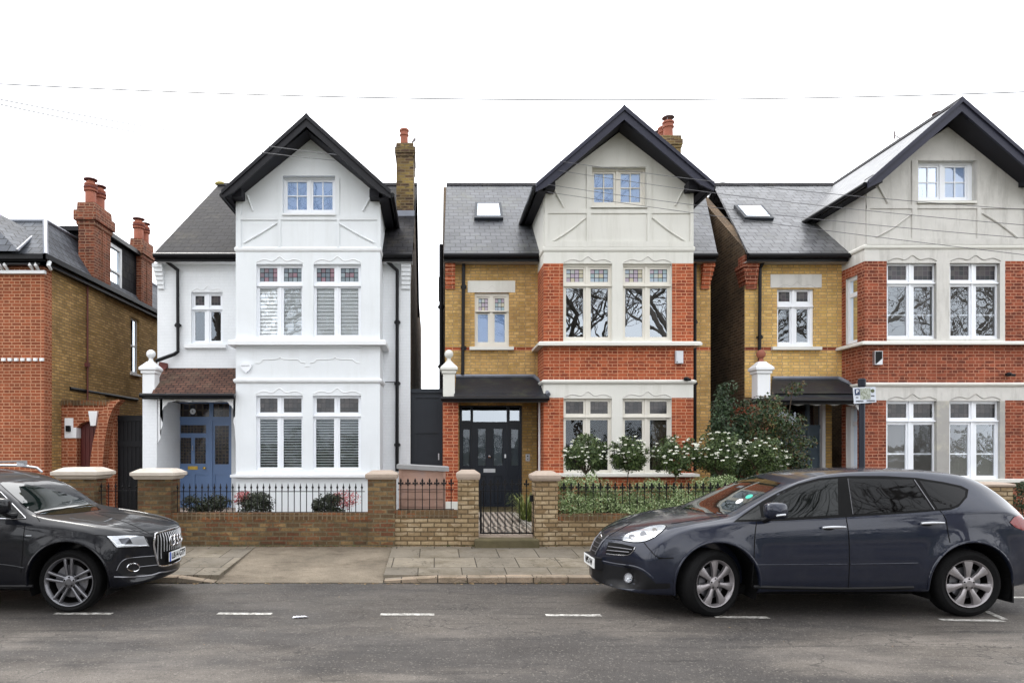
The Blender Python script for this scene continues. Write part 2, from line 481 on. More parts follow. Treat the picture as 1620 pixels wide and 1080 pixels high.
def stained(name, cols, dark=1.0, lead=(22, 22, 26), wid=.07):
    m, nt, b = newmat(name)
    uv = N(nt, 'ShaderNodeUVMap')
    fl = N(nt, 'ShaderNodeVectorMath', operation='FLOOR'); L(nt, uv.outputs[0], fl.inputs[0])
    g = N(nt, 'ShaderNodeNewGeometry')
    ad = N(nt, 'ShaderNodeVectorMath', operation='ADD'); L(nt, fl.outputs[0], ad.inputs[0])
    oi = N(nt, 'ShaderNodeNewGeometry')
    cb = N(nt, 'ShaderNodeCombineXYZ'); L(nt, oi.outputs['Random Per Island'], cb.inputs[2]); L(nt, cb.outputs[0], ad.inputs[1])
    wn = N(nt, 'ShaderNodeTexWhiteNoise'); wn.noise_dimensions = '3D'; L(nt, ad.outputs[0], wn.inputs['Vector'])
    rp = N(nt, 'ShaderNodeValToRGB'); rp.color_ramp.interpolation = 'CONSTANT'
    while len(rp.color_ramp.elements) < len(cols): rp.color_ramp.elements.new(.5)
    for i, c in enumerate(cols):
        rp.color_ramp.elements[i].position = i / len(cols)
        q = lin(c); rp.color_ramp.elements[i].color = (q[0]*dark, q[1]*dark, q[2]*dark, 1)
    L(nt, wn.outputs['Value'], rp.inputs[0])
    fr = N(nt, 'ShaderNodeVectorMath', operation='FRACTION'); L(nt, uv.outputs[0], fr.inputs[0])
    sp = N(nt, 'ShaderNodeSeparateXYZ'); L(nt, fr.outputs[0], sp.inputs[0])
    mins = []
    for ax in ('X', 'Y'):
        a = N(nt, 'ShaderNodeMath', operation='SUBTRACT'); L(nt, sp.outputs[ax], a.inputs[0]); a.inputs[1].default_value = .5
        c = N(nt, 'ShaderNodeMath', operation='ABSOLUTE'); L(nt, a.outputs[0], c.inputs[0]); mins.append(c)
    mxx = N(nt, 'ShaderNodeMath', operation='MAXIMUM'); L(nt, mins[0].outputs[0], mxx.inputs[0]); L(nt, mins[1].outputs[0], mxx.inputs[1])
    gt = N(nt, 'ShaderNodeMath', operation='GREATER_THAN'); L(nt, mxx.outputs[0], gt.inputs[0]); gt.inputs[1].default_value = .5 - wid
    mm = N(nt, 'ShaderNodeMix', data_type='RGBA'); L(nt, gt.outputs[0], mm.inputs[0]); L(nt, rp.outputs[0], mm.inputs[6]); mm.inputs[7].default_value = lin(lead)
    L(nt, mm.outputs[2], b.inputs['Base Color'])
    b.inputs['Roughness'].default_value = .12
    return m

def leafmat(name, cols, rough=.5, trans=.0):
    m, nt, b = newmat(name)
    g = N(nt, 'ShaderNodeNewGeometry')
    rp = N(nt, 'ShaderNodeValToRGB')
    while len(rp.color_ramp.elements) < len(cols): rp.color_ramp.elements.new(.5)
    for i, c in enumerate(cols):
        rp.color_ramp.elements[i].position = i / (len(cols) - 1); rp.color_ramp.elements[i].color = lin(c)
    L(nt, g.outputs['Random Per Island'], rp.inputs[0])
    L(nt, rp.outputs[0], b.inputs['Base Color'])
    b.inputs['Roughness'].default_value = rough; b.inputs['Specular IOR Level'].default_value = .4
    return m

M = {}
M['white'] = brick('painted_white_brick', (227, 230, 233), (225, 228, 231), (222, 225, 228), bump=.07, var=.04, fine=.03, rough=.65, ms=.008, stain=(198, 202, 205), stain_amt=.25, stain_scale=.9)
M['white_render'] = plain('white_render', (222, 226, 229), .6, bump=.15, bscale=25, var=.04, vscale=1.3, dirt=(190, 192, 190), damt=.22, streak=3.5)
M['white_trim'] = plain('white_trim', (228, 230, 232), .45, var=.03)
M['white_gloss'] = plain('white_gloss_paint', (232, 235, 240), .3, var=.02)
M['pale'] = plain('pale_grey_render', (212, 211, 204), .6, bump=.1, bscale=20, var=.03, vscale=1.2, dirt=(172, 170, 158), damt=.4, streak=3.5)
M['pale_trim'] = plain('pale_trim', (214, 213, 206), .5, var=.03)
M['cream_frame'] = plain('cream_window_frame', (214, 210, 200), .4, var=.02)
M['pale3'] = plain('worn_grey_render', (200, 198, 193), .7, bump=.5, bscale=9, var=.07, vscale=4, dirt=(146, 144, 138), damt=.55, dscale=2.0, streak=2.2)
M['stone3'] = plain('bare_grey_mullion', (158, 156, 152), .75, bump=.3, bscale=12, var=.08, vscale=2, dirt=(196, 190, 172), damt=.6, dscale=3)
M['red2'] = brick('orange_red_brick', (172, 88, 56), (142, 70, 45), (196, 144, 112), squash=.55, var=.14, ms=.0075, third=(120, 54, 38))
M['red3'] = brick('dull_red_brick', (150, 78, 54), (120, 61, 43), (178, 130, 106), squash=.55, var=.16, ms=.0075, third=(90, 44, 34), stain=(92, 46, 34), stain_amt=.4)
M['yel2'] = brick('yellow_stock_brick', (214, 176, 112), (182, 144, 88), (158, 136, 100), var=.16, stain=(118, 96, 62), stain_amt=.5, stain_scale=2.0, third=(176, 140, 76), squash=.6)
M['yel3'] = brick('bright_stock_brick', (226, 188, 118), (198, 158, 96), (170, 148, 108), var=.16, third=(198, 162, 90), stain=(130, 100, 70), stain_amt=.35, squash=.6)
M['red0'] = brick('neighbour_red_brick', (154, 84, 55), (122, 65, 43), (184, 138, 108), squash=.55, var=.16, stain=(110, 58, 38), stain_amt=.4)
M['yel0'] = brick('sooty_stock_brick', (190, 154, 98), (148, 116, 72), (116, 100, 74), var=.25, stain=(84, 70, 48), stain_amt=.5, stain_scale=.7, third=(150, 118, 66))
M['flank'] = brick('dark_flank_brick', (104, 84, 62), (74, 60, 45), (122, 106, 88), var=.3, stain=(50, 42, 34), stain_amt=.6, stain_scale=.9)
M['chim'] = brick('chimney_brick', (150, 128, 70), (84, 62, 46), (128, 112, 84), var=.3, third=(52, 40, 34), stain=(70, 60, 52), stain_amt=.6)
M['chimred'] = brick('chimney_red_brick', (142, 78, 54), (104, 58, 44), (154, 120, 98), var=.25, third=(80, 48, 40), stain=(84, 62, 50), stain_amt=.5, squash=.6)
M['garden'] = brick('old_garden_brick', (138, 112, 76), (78, 60, 44), (104, 94, 74), var=.35, third=(108, 66, 46), stain=(66, 58, 42), stain_amt=.7, stain_scale=1.6, bump=.9, ms=.012, fine=.25)
M['garden_pale'] = brick('pale_garden_brick', (170, 150, 118), (126, 104, 76), (96, 82, 62), var=.3, third=(178, 160, 132), stain=(92, 74, 46), stain_amt=.75, stain_scale=2.2, bump=.9, ms=.011, fine=.2)
M['soldier'] = brick('soldier_course_brick', (108, 86, 60), (80, 62, 44), (112, 98, 78), bw=.078, bh=.24, off=0, var=.3, third=(130, 80, 50), bump=.9, fine=.25)
M['slate1'] = slate('brown_black_slate', (36, 35, 39), (28, 27, 31), (12, 12, 14), rough=.7, spec=.15, moss=(78, 72, 60), moss_amt=.4)
M['slate2'] = slate('grey_slate', (80, 82, 87), (60, 62, 67), (22, 22, 25), rough=.44, moss=(84, 86, 66), moss_amt=.55)
M['slate3'] = slate('pale_shiny_slate', (108, 109, 112), (80, 81, 84), (30, 30, 33), rough=.36, moss=(108, 108, 100), moss_amt=.4)  # paler base colour and lower roughness than the other slates
M['slate0'] = slate('blue_grey_slate', (84, 88, 95), (68, 71, 78), (34, 36, 40), rough=.62, spec=.3)
M['tile'] = slate('old_clay_tile', (104, 74, 62), (78, 56, 48), (36, 28, 26), bw=.17, bh=.11, rough=.75, moss=(112, 100, 84), moss_amt=.55, ms=.012, spec=.2)
M['felt'] = plain('dark_lead_porch_roof', (34, 36, 42), .5, spec=.3, bump=.4, bscale=8, var=.2, vscale=2, dirt=(64, 68, 50), damt=.6, dscale=2)
M['lead'] = plain('lead_flashing', (120, 124, 134), .45, metal=.3, var=.15)
M['black'] = plain('black_gutter_paint', (22, 22, 25), .35, var=.1)
M['barge1'] = plain('black_bargeboard', (34, 34, 38), .45, var=.12)
M['barge2'] = plain('slate_blue_bargeboard', (50, 51, 64), .45, var=.08)
M['soffit'] = plain('dark_soffit', (40, 40, 46), .6)
M['soffit_pale'] = plain('grey_soffit', (150, 148, 144), .6)
M['path_edge'] = plain('path_edge_stone', (150, 144, 134), .8, var=.2)
M['terra'] = plain('terracotta', (152, 90, 70), .8, var=.2, vscale=6, dirt=(110, 70, 60), damt=.6, dscale=5)
M['terra_dark'] = plain('sooty_terracotta', (104, 54, 50), .7, var=.2, vscale=8)
M['cowl'] = plain('grey_metal_cowl', (120, 112, 112), .5, metal=.5)
M['stone'] = plain('weathered_cap_stone', (168, 152, 138), .8, bump=.5, bscale=14, var=.1, vscale=4, dirt=(120, 108, 92), damt=.6, dscale=4)
M['stone_white'] = plain('pale_cap_stone', (190, 180, 168), .75, bump=.3, bscale=14, var=.06, vscale=4, dirt=(150, 142, 128), damt=.5, dscale=3)
M['stone_step'] = plain('mossy_step_stone', (88, 80, 56), .85, bump=.5, bscale=16, var=.2, vscale=5, dirt=(66, 62, 34), damt=.8, dscale=3)
M['iron'] = plain('black_iron', (20, 20, 22), .4)
M['blue_door'] = plain('blue_door_paint', (100, 126, 166), .35, var=.04)
M['navy_door'] = plain('dark_navy_door_paint', (44, 50, 60), .32, var=.05)
M['teal_door'] = plain('grey_teal_door_paint', (76, 92, 104), .35, var=.05)
M['gate_grey'] = plain('dark_grey_gate_paint', (52, 56, 62), .45, var=.05)
M['black_gate'] = plain('black_gate_paint', (20, 20, 23), .5, var=.1)
M['brass'] = plain('brass', (214, 180, 90), .25, metal=.9)
M['chrome'] = plain('chrome', (225, 225, 228), .12, metal=1.0)
M['silver'] = plain('brushed_silver', (190, 192, 196), .3, metal=.8)
M['glass'] = glassmat('window_glass', tint=(.99, .99, .99), refl=.055)
M['glass_mir'] = glassmat('reflective_window_glass', tint=(.4, .48, .55), refl=.27, wav=.05, wscale=2.0)
M['glass_mir3'] = glassmat('pale_reflective_glass', tint=(1, 1, 1), refl=.16, wav=.07, wscale=2.2)
M['glass_sky'] = glassmat('flat_reflective_glass', tint=(.82, .9, .98), refl=.09, wav=.1, wscale=1.5)
M['skyglass'] = glassmat('rooflight_glass', tint=(.3, .3, .3), refl=.6, wav=.03, wscale=1)
M['stain_a'] = stained('coloured_leaded_glass', [(124, 136, 142), (146, 118, 128), (112, 122, 132), (144, 156, 162), (126, 112, 120)])
M['stain_b'] = stained('pastel_leaded_glass', [(160, 174, 188), (184, 178, 156), (168, 156, 170), (146, 166, 172), (178, 182, 178)])
M['stain_c'] = stained('dark_leaded_glass', [(44, 44, 50), (58, 52, 58), (36, 40, 44), (70, 66, 66)], lead=(86, 84, 84), wid=.05)
M['stain_d'] = stained('room_dark_leaded_glass', [(40, 40, 42), (52, 50, 52), (34, 36, 40), (64, 60, 60)], lead=(18, 18, 18), wid=.06)  # ground-floor top lights: darkness of the unlit room is put into the glass colour
M['stain_door'] = stained('ornate_leaded_glass', [(30, 28, 34), (52, 44, 46), (36, 38, 48), (64, 56, 50), (26, 26, 28)], lead=(74, 66, 58), wid=.13)
M['room'] = plain('dark_room', (46, 42, 38), .9)
M['blind_white'] = plain('white_blind', (226, 234, 232), .6)
M['blind_mint'] = plain('closed_white_shutter', (246, 250, 251), .5, var=.02)
M['blind_blue'] = plain('pale_blue_blind', (176, 196, 226), .8, var=.03)
M['blind_grey'] = plain('grey_net_blind', (98, 96, 94), .9, var=.06)
M['frost'] = plain('frosted_grey_film', (84, 94, 102), .8)
M['curtain'] = plain('beige_curtain', (120, 110, 92), .9, var=.1)
M['red_paint'] = plain('dark_red_paint', (88, 30, 24), .5, var=.15)
M['pinewood'] = plain('pink_stained_boards', (166, 134, 118), .8, var=.22, vscale=3, bump=.4, bscale=30, dirt=(132, 120, 118), damt=.7, dscale=3, streak=0)
M['feltroof'] = plain('grey_felt', (140, 140, 140), .9, bump=.3, bscale=60, var=.1)
M['soil'] = plain('garden_soil', (66, 56, 44), .95, bump=.8, bscale=12, var=.3)
M['path'] = None
M['bark'] = plain('grey_brown_bark', (70, 60, 50), .9, bump=.6, bscale=30, var=.2)
M['bark_pale'] = plain('pale_plane_bark', (116, 108, 100), .9, var=.3, vscale=4)
M['leaf_vib'] = leafmat('viburnum_leaf', [(42, 60, 30), (66, 86, 44), (92, 108, 60), (50, 56, 34)])
M['leaf_hedge'] = leafmat('variegated_leaf', [(86, 110, 62), (124, 142, 92), (158, 170, 126), (66, 88, 44), (112, 134, 74), (184, 192, 156)])
M['leaf_dark'] = leafmat('dark_evergreen_leaf', [(30, 46, 30), (44, 64, 40), (62, 82, 50), (34, 44, 28)])
M['leaf_bronze'] = leafmat('bronze_green_leaf', [(36, 54, 32), (52, 74, 40), (92, 64, 40), (72, 92, 46), (40, 56, 34), (46, 66, 36)])
M['leaf_box'] = leafmat('low_shrub_leaf', [(24, 32, 20), (38, 48, 26), (30, 36, 24), (52, 58, 34)])
M['leaf_red'] = leafmat('red_nandina_leaf', [(150, 50, 54), (190, 90, 92), (206, 140, 140), (120, 40, 46)])
M['leaf_strap'] = leafmat('strap_leaf', [(64, 84, 40), (110, 124, 60), (150, 156, 92), (48, 66, 34)])
M['flower'] = leafmat('white_blossom', [(226, 226, 214), (240, 240, 232), (206, 206, 184)])
M['plate'] = plain('number_plate_white', (226, 228, 228), .35)
M['plate_blue'] = plain('number_plate_blue', (40, 84, 180), .35)
M['ink'] = plain('black_ink', (14, 14, 16), .5)
M['litter'] = plain('white_paper_litter', (220, 220, 226), .8, var=.1)
M['dead_leaf'] = leafmat('fallen_leaf', [(140, 110, 70), (98, 70, 44), (170, 144, 100), (80, 66, 50)])
M['wire'] = plain('grey_cable', (110, 110, 112), .7)
M['wire_dark'] = plain('dark_cable', (96, 96, 100), .7)

# ------------------------------------------------------------------ ground
def groundmat(name, kind):
    m, nt, b = newmat(name)
    g = N(nt, 'ShaderNodeNewGeometry'); pos = g.outputs['Position']
    def noise(sc, det=6, ro=.6, stretch=None, off=None):
        src = pos
        if stretch or off:
            mp = N(nt, 'ShaderNodeMapping')
            if stretch: mp.inputs['Scale'].default_value = stretch
            if off: mp.inputs['Location'].default_value = off
            L(nt, src, mp.inputs[0]); src = mp.outputs[0]
        n = N(nt, 'ShaderNodeTexNoise'); n.inputs['Scale'].default_value = sc; n.inputs['Detail'].default_value = det; n.inputs['Roughness'].default_value = ro
        L(nt, src, n.inputs['Vector']); return n.outputs['Fac']
    def rng(src, a, c, lo, hi):
        r = N(nt, 'ShaderNodeMapRange'); r.inputs[1].default_value = a; r.inputs[2].default_value = c; r.inputs[3].default_value = lo; r.inputs[4].default_value = hi
        L(nt, src, r.inputs[0]); return r.outputs[0]
    def mix(fac, a, c, mode='MIX'):
        x = N(nt, 'ShaderNodeMix', data_type='RGBA', blend_type=mode)
        if hasattr(fac, 'node'): L(nt, fac, x.inputs[0])
        else: x.inputs[0].default_value = fac
        for i, q in ((6, a), (7, c)):
            if hasattr(q, 'node'): L(nt, q, x.inputs[i])
            else: x.inputs[i].default_value = q
        return x.outputs[2]
    if kind == 'road':
        c = mix(rng(noise(1.1, 9, .62, (.55, 1.3, 1)), .36, .64, 0, 1), lin((82, 77, 72)), lin((114, 108, 102)))
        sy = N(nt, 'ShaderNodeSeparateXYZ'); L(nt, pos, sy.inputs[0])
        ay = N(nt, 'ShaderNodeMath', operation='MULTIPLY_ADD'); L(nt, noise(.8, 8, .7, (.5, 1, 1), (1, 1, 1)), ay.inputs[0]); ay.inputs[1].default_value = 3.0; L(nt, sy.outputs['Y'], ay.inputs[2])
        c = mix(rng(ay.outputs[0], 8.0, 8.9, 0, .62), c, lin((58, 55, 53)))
        vo = N(nt, 'ShaderNodeTexVoronoi'); vo.feature = 'DISTANCE_TO_EDGE'; vo.inputs['Scale'].default_value = .55
        nn = N(nt, 'ShaderNodeTexNoise'); nn.inputs['Scale'].default_value = 2.2; nn.inputs['Detail'].default_value = 6; L(nt, pos, nn.inputs['Vector'])
        av = N(nt, 'ShaderNodeVectorMath', operation='ADD'); L(nt, pos, av.inputs[0]); L(nt, nn.outputs['Color'], av.inputs[1]); L(nt, av.outputs[0], vo.inputs['Vector'])
        c = mix(rng(vo.outputs['Distance'], .0, .008, .7, 0), c, lin((34, 32, 31)))
        c = mix(rng(noise(.42, 7, .6, (.6, 1.3, 1), (7, 3, 0)), .48, .58, 0, .75), c, lin((56, 54, 54)))
        c = mix(rng(noise(1.8, 9, .75, (.3, 4.0, 1), (2, 9, 0)), .54, .66, 0, .8), c, lin((44, 42, 41)))
        c = mix(rng(noise(150, 2, .5), .3, .7, 0, 1), mix(1, c, (.52, .52, .52, 1), 'MULTIPLY'), mix(1, c, (1.5, 1.48, 1.45, 1), 'MULTIPLY'))
        sp = N(nt, 'ShaderNodeTexVoronoi'); sp.inputs['Scale'].default_value = 75; L(nt, pos, sp.inputs['Vector'])
        ss = N(nt, 'ShaderNodeSeparateColor'); L(nt, sp.outputs['Color'], ss.inputs[0])
        c = mix(rng(ss.outputs[0], .92, .96, 0, .25), c, lin((164, 158, 148)))
        c = mix(rng(ss.outputs[1], .88, .93, 0, .35), c, lin((34, 33, 33)))
        L(nt, c, b.inputs['Base Color']); b.inputs['Roughness'].default_value = .85
        L(nt, rng(noise(.9, 5), .35, .7, .55, .95), b.inputs['Roughness'])
        b.inputs['Specular IOR Level'].default_value = .3
        bp = N(nt, 'ShaderNodeBump'); bp.inputs['Strength'].default_value = .8; bp.inputs['Distance'].default_value = .006
        L(nt, noise(110, 3), bp.inputs['Height']); L(nt, bp.outputs[0], b.inputs['Normal'])
    elif kind in ('slabs', 'kerb'):
        uv = N(nt, 'ShaderNodeUVMap')
        t = N(nt, 'ShaderNodeTexBrick'); L(nt, uv.outputs[0], t.inputs['Vector'])
        t.offset = .37 if kind == 'slabs' else .5; t.offset_frequency = 2; t.inputs['Scale'].default_value = 1
        t.inputs['Brick Width'].default_value = .9 if kind == 'kerb' else .62
        t.inputs['Row Height'].default_value = .5 if kind == 'kerb' else .66
        t.inputs['Mortar Size'].default_value = .009; t.inputs['Mortar Smooth'].default_value = .3
        if kind == 'kerb':
            cs = ((150, 132, 112), (126, 116, 102), (50, 42, 34))
        else:
            cs = ((128, 119, 104), (106, 99, 88), (52, 44, 33))
        t.inputs['Color1'].default_value, t.inputs['Color2'].default_value, t.inputs['Mortar'].default_value = map(lin, cs)
        c = t.outputs['Color']
        c = mix(1, c, rng(noise(2.2, 8, .7), .3, .7, .72, 1.2), 'MULTIPLY')
        c = mix(rng(noise(1.5, 9, .75, None, (3, 3, 3)), .48, .66, 0, .7), c, lin((80, 70, 50)))
        c = mix(1, c, rng(noise(90, 3), .3, .7, .8, 1.2), 'MULTIPLY')
        # hairline cracks
        vo = N(nt, 'ShaderNodeTexVoronoi'); vo.feature = 'DISTANCE_TO_EDGE'; vo.inputs['Scale'].default_value = 1.1
        nn = N(nt, 'ShaderNodeTexNoise'); nn.inputs['Scale'].default_value = 3; L(nt, pos, nn.inputs['Vector'])
        av = N(nt, 'ShaderNodeVectorMath', operation='ADD'); L(nt, pos, av.inputs[0]); L(nt, nn.outputs['Color'], av.inputs[1]); L(nt, av.outputs[0], vo.inputs['Vector'])
        c = mix(rng(vo.outputs['Distance'], .0, .012, .8, 0), c, lin((52, 46, 38)))
        L(nt, c, b.inputs['Base Color']); b.inputs['Roughness'].default_value = .85
        bp = N(nt, 'ShaderNodeBump'); bp.inputs['Strength'].default_value = .5; bp.inputs['Distance'].default_value = .01
        ng = N(nt, 'ShaderNodeMath', operation='SUBTRACT'); L(nt, noise(30, 5), ng.inputs[0]); L(nt, t.outputs['Fac'], ng.inputs[1])
        L(nt, ng.outputs[0], bp.inputs['Height']); L(nt, bp.outputs[0], b.inputs['Normal'])
    elif kind == 'concrete':
        c = mix(rng(noise(1.0, 8, .65), .35, .65, 0, 1), lin((92, 83, 70)), lin((128, 117, 101)))
        c = mix(rng(noise(2.4, 9, .8, (.5, 1.5, 1)), .5, .66, 0, .75), c, lin((70, 58, 44)))
        c = mix(1, c, rng(noise(60, 4, .7), .3, .7, .62, 1.35), 'MULTIPLY')
        L(nt, c, b.inputs['Base Color']); b.inputs['Roughness'].default_value = .9
        bp = N(nt, 'ShaderNodeBump'); bp.inputs['Strength'].default_value = .6; bp.inputs['Distance'].default_value = .008
        L(nt, noise(50, 4), bp.inputs['Height']); L(nt, bp.outputs[0], b.inputs['Normal'])
    elif kind == 'path':
        mp = N(nt, 'ShaderNodeMapping'); mp.inputs['Rotation'].default_value = (0, 0, radians(45)); mp.inputs['Scale'].default_value = (13, 13, 13); L(nt, pos, mp.inputs[0])
        ch = N(nt, 'ShaderNodeTexChecker'); ch.inputs['Scale'].default_value = 1; L(nt, mp.outputs[0], ch.inputs['Vector'])
        m2 = N(nt, 'ShaderNodeMapping'); m2.inputs['Scale'].default_value = (9.2, 9.2, 9.2); m2.inputs['Location'].default_value = (.5, .5, 0); L(nt, pos, m2.inputs[0])
        c2 = N(nt, 'ShaderNodeTexChecker'); c2.inputs['Scale'].default_value = 1; L(nt, m2.outputs[0], c2.inputs['Vector'])
        c = mix(ch.outputs['Fac'], lin((186, 180, 168)), lin((30, 28, 28)))
        c = mix(c2.outputs['Fac'], c, mix(1, c, lin((225, 205, 195)), 'MULTIPLY'))
        L(nt, c, b.inputs['Base Color']); b.inputs['Roughness'].default_value = .5
    elif kind == 'grass':
        c = mix(rng(noise(1.5, 8, .7), .35, .65, 0, 1), lin((54, 62, 34)), lin((84, 88, 52)))
        L(nt, c, b.inputs['Base Color']); b.inputs['Roughness'].default_value = .95
    elif kind == 'paint':
        c = mix(rng(noise(14, 8, .8), .42, .6, 1, 0), lin((206, 204, 198)), lin((110, 106, 100)))
        L(nt, c, b.inputs['Base Color']); b.inputs['Roughness'].default_value = .7
    return m
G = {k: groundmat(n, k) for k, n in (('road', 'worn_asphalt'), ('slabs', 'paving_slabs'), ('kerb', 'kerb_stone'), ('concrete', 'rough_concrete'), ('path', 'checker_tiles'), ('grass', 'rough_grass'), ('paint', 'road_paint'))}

def sheet(name, x0, x1, y0, y1, z, mat, z2=None):
    mb = MB(); z2 = z if z2 is None else z2
    mb.face([(x0, y0, z), (x1, y0, z), (x1, y1, z2), (x0, y1, z2)])
    o = mb.build(name, mat); tag(o, kind='structure'); return o
KY = 9.30      # kerb line
WY = 11.42     # front of the garden walls
GZ = 0.215     # pavement level at the walls
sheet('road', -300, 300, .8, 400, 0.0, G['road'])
sheet('grass', -300, 300, -300, -1.6, -0.05, G['grass'])
mb = MB(); mb.box(-300, 300, -1.6, .8, -.3, .1); tag(mb.build('far_pavement', G['slabs']), kind='structure')
XA, XB = -2.98, -0.70
def pave(name, x0, x1, z0, mat, kerb=True):
    mb = MB()
    y0 = KY + (.15 if kerb else 0)
    mb.face([(x0, y0, z0), (x1, y0, z0), (x1, WY + .2, GZ + .004), (x0, WY + .2, GZ + .004)])
    mb.face([(x0, y0, z0), (x1, y0, z0), (x1, y0, -.1), (x0, y0, -.1)])
    mb.face([(x0, y0, z0), (x0, y0, -.1), (x0, WY + .2, -.1), (x0, WY + .2, GZ)])
    mb.face([(x1, y0, z0), (x1, y0, -.1), (x1, WY + .2, -.1), (x1, WY + .2, GZ)])
    tag(mb.build(name, mat), kind='structure')
pave('pavement', -60, XA, .088, G['slabs'])
pave('driveway_crossover', XA, XB, .012, G['concrete'], False)
pave('pavement', XB, 60, .088, G['slabs'])
# kerb stones (each a slightly different height), dropped at the crossover
random.seed(4)
mb = MB()
def kerbstone(x0, x1, h0, h1, ys=0):
    y0 = KY + ys
    mb.face([(x0, y0, -.05), (x1, y0, -.05), (x1, y0, h1 - .012), (x0, y0, h0 - .012)])
    mb.face([(x0, y0, h0 - .012), (x1, y0, h1 - .012), (x1, y0 + .02, h1), (x0, y0 + .02, h0)])
    mb.face([(x0, y0 + .02, h0), (x1, y0 + .02, h1), (x1, KY + .16, h1), (x0, KY + .16, h0)])
    mb.face([(x0, y0, -.05), (x0, y0 + .02, h0), (x0, KY + .16, h0), (x0, KY + .16, -.05)])
    mb.face([(x1, y0, -.05), (x1, y0 + .02, h1), (x1, KY + .16, h1), (x1, KY + .16, -.05)])
x = XB + .02
kerbstone(x, x + .72, .045, .088, .0); x += .735
while x < 30:
    l = random.uniform(.8, 1.3); h = .09 + random.uniform(-.004, .006); kerbstone(x, x + l, h, h + random.uniform(-.003, .003), random.uniform(-.008, .008)); x += l + .012
x = XA - .02
kerbstone(x - .5, x, .088, .02); x -= .512
while x > -30:
    l = random.uniform(.8, 1.3); h = .09 + random.uniform(-.004, .006); kerbstone(x - l, x, h, h, random.uniform(-.008, .008)); x -= l + .012
tag(mb.build('kerb', G['kerb']), kind='structure')
sheet('garden_ground', -60, 60, WY + .1, 60, .245, M['soil'])
# parking bay dashes
for i, (a, b2, va, vb) in enumerate(((-92, -4, 966, 967), (87, 177, 969.5, 970.2), (344, 430, 969.8, 970.2), (602, 687, 971, 971.2), (863, 951, 972, 972.6), (1130, 1216, 975, 976), (1488, 1587, 979.5, 981))):
    p, q = PG(a, va, .004), PG(b2, vb, .004)
    mb = MB(); d = Vector((0, .045, 0))
    mb.face([p - d, q - d, q + d, p + d])
    o = mb.build('road_marking', G['paint']); tag(o, kind='structure')
p, q = PG(1585, 944, .004), PG(1760, 945, .004)
mb = MB(); d = Vector((0, .04, 0)); mb.face([p - d, q - d, q + d, p + d]); tag(mb.build('road_marking', G['paint']), kind='structure')
p, q = PG(1560, 966, .004), PG(1590, 979, .004)
mb = MB(); d = Vector((.035, 0, 0)); mb.face([p - d, p + d, q + d, q - d]); tag(mb.build('road_marking', G['paint']), kind='structure')
# bits in the gutter
random.seed(9); mb = MB()
def flake(x, y, z, s):
    a = random.random() * 6.28; pts = []
    for k in range(4):
        t = a + k * pi / 2 + random.uniform(-.4, .4)
        pts.append((x + cos(t) * s, y + sin(t) * s * .7, z + random.uniform(.003, .4 * s)))
    mb.face(pts)
for k in range(420):
    flake(random.uniform(-3.6, 12) if random.random() < .7 else random.uniform(-12, 12), KY - abs(random.gauss(0, .05)) - .01, 0, random.uniform(.008, .026))
for k in range(60): flake(random.uniform(-10, 10), random.uniform(5, 9.2), .0, random.uniform(.004, .013))
for k in range(170):
    y = WY - abs(random.gauss(0, .10)); flake(random.uniform(-5, 5), y, GZ - (WY - y) * .058, random.uniform(.006, .02))
tag(mb.build('fallen_leaves', M['dead_leaf'], recalc=False), kind='stuff')
# paper litter
random.seed(3); mb = MB(); c = PG(475, 977, 0)
for k in range(5):
    x, y = c.x + (k - 2) * .026, c.y + random.uniform(-.03, .03)
    mb.face([(x - .03, y - .012, .006), (x + .025, y - .02, .02), (x + .035, y + .018, .008), (x - .02, y + .02, .022)])
tag(mb.build('paper_litter', M['litter'], loc=(c.x, c.y, 0), recalc=False), 'crumpled scrap of white paper lying on the asphalt road', 'litter')

# weeds and moss at the foot of the walls and in the kerb joints
random.seed(21); mb = MB()
def tuft(x, y, z, s, n=7):
    for k in range(n):
        a = random.random() * 6.28; l = s * random.uniform(.5, 1.2); w_ = s * .12
        q = Vector((-sin(a), cos(a), 0)) * w_; b_ = Vector((x, y, z)) + Vector((cos(a), sin(a), 0)) * s * .1; t_ = b_ + Vector((cos(a) * l * .6, sin(a) * l * .4, l * .8))
        mb.face([b_ - q, b_ + q, t_ + q * .3, t_ - q * .3])
for k in range(420):
    x = random.uniform(-8, 9); d = abs(random.gauss(0, .02)) + .01
    if -4.4 < x < -.8 or random.random() < .45: tuft(x, WY - .015 - d, GZ - .002 - d * .06, random.uniform(.012, .045))
for k in range(90): tuft(random.uniform(-9, 9), KY - .02, 0, random.uniform(.008, .03))
for k in range(60):
    t = random.random(); tuft(XB + random.uniform(-.02, .03), KY + .15 + t * 1.95, .02 + t * .19, random.uniform(.008, .02))
tag(mb.build('weeds', leafmat('weed_green', [(62, 70, 32), (90, 98, 48), (48, 52, 28)]), recalc=False), kind='stuff')

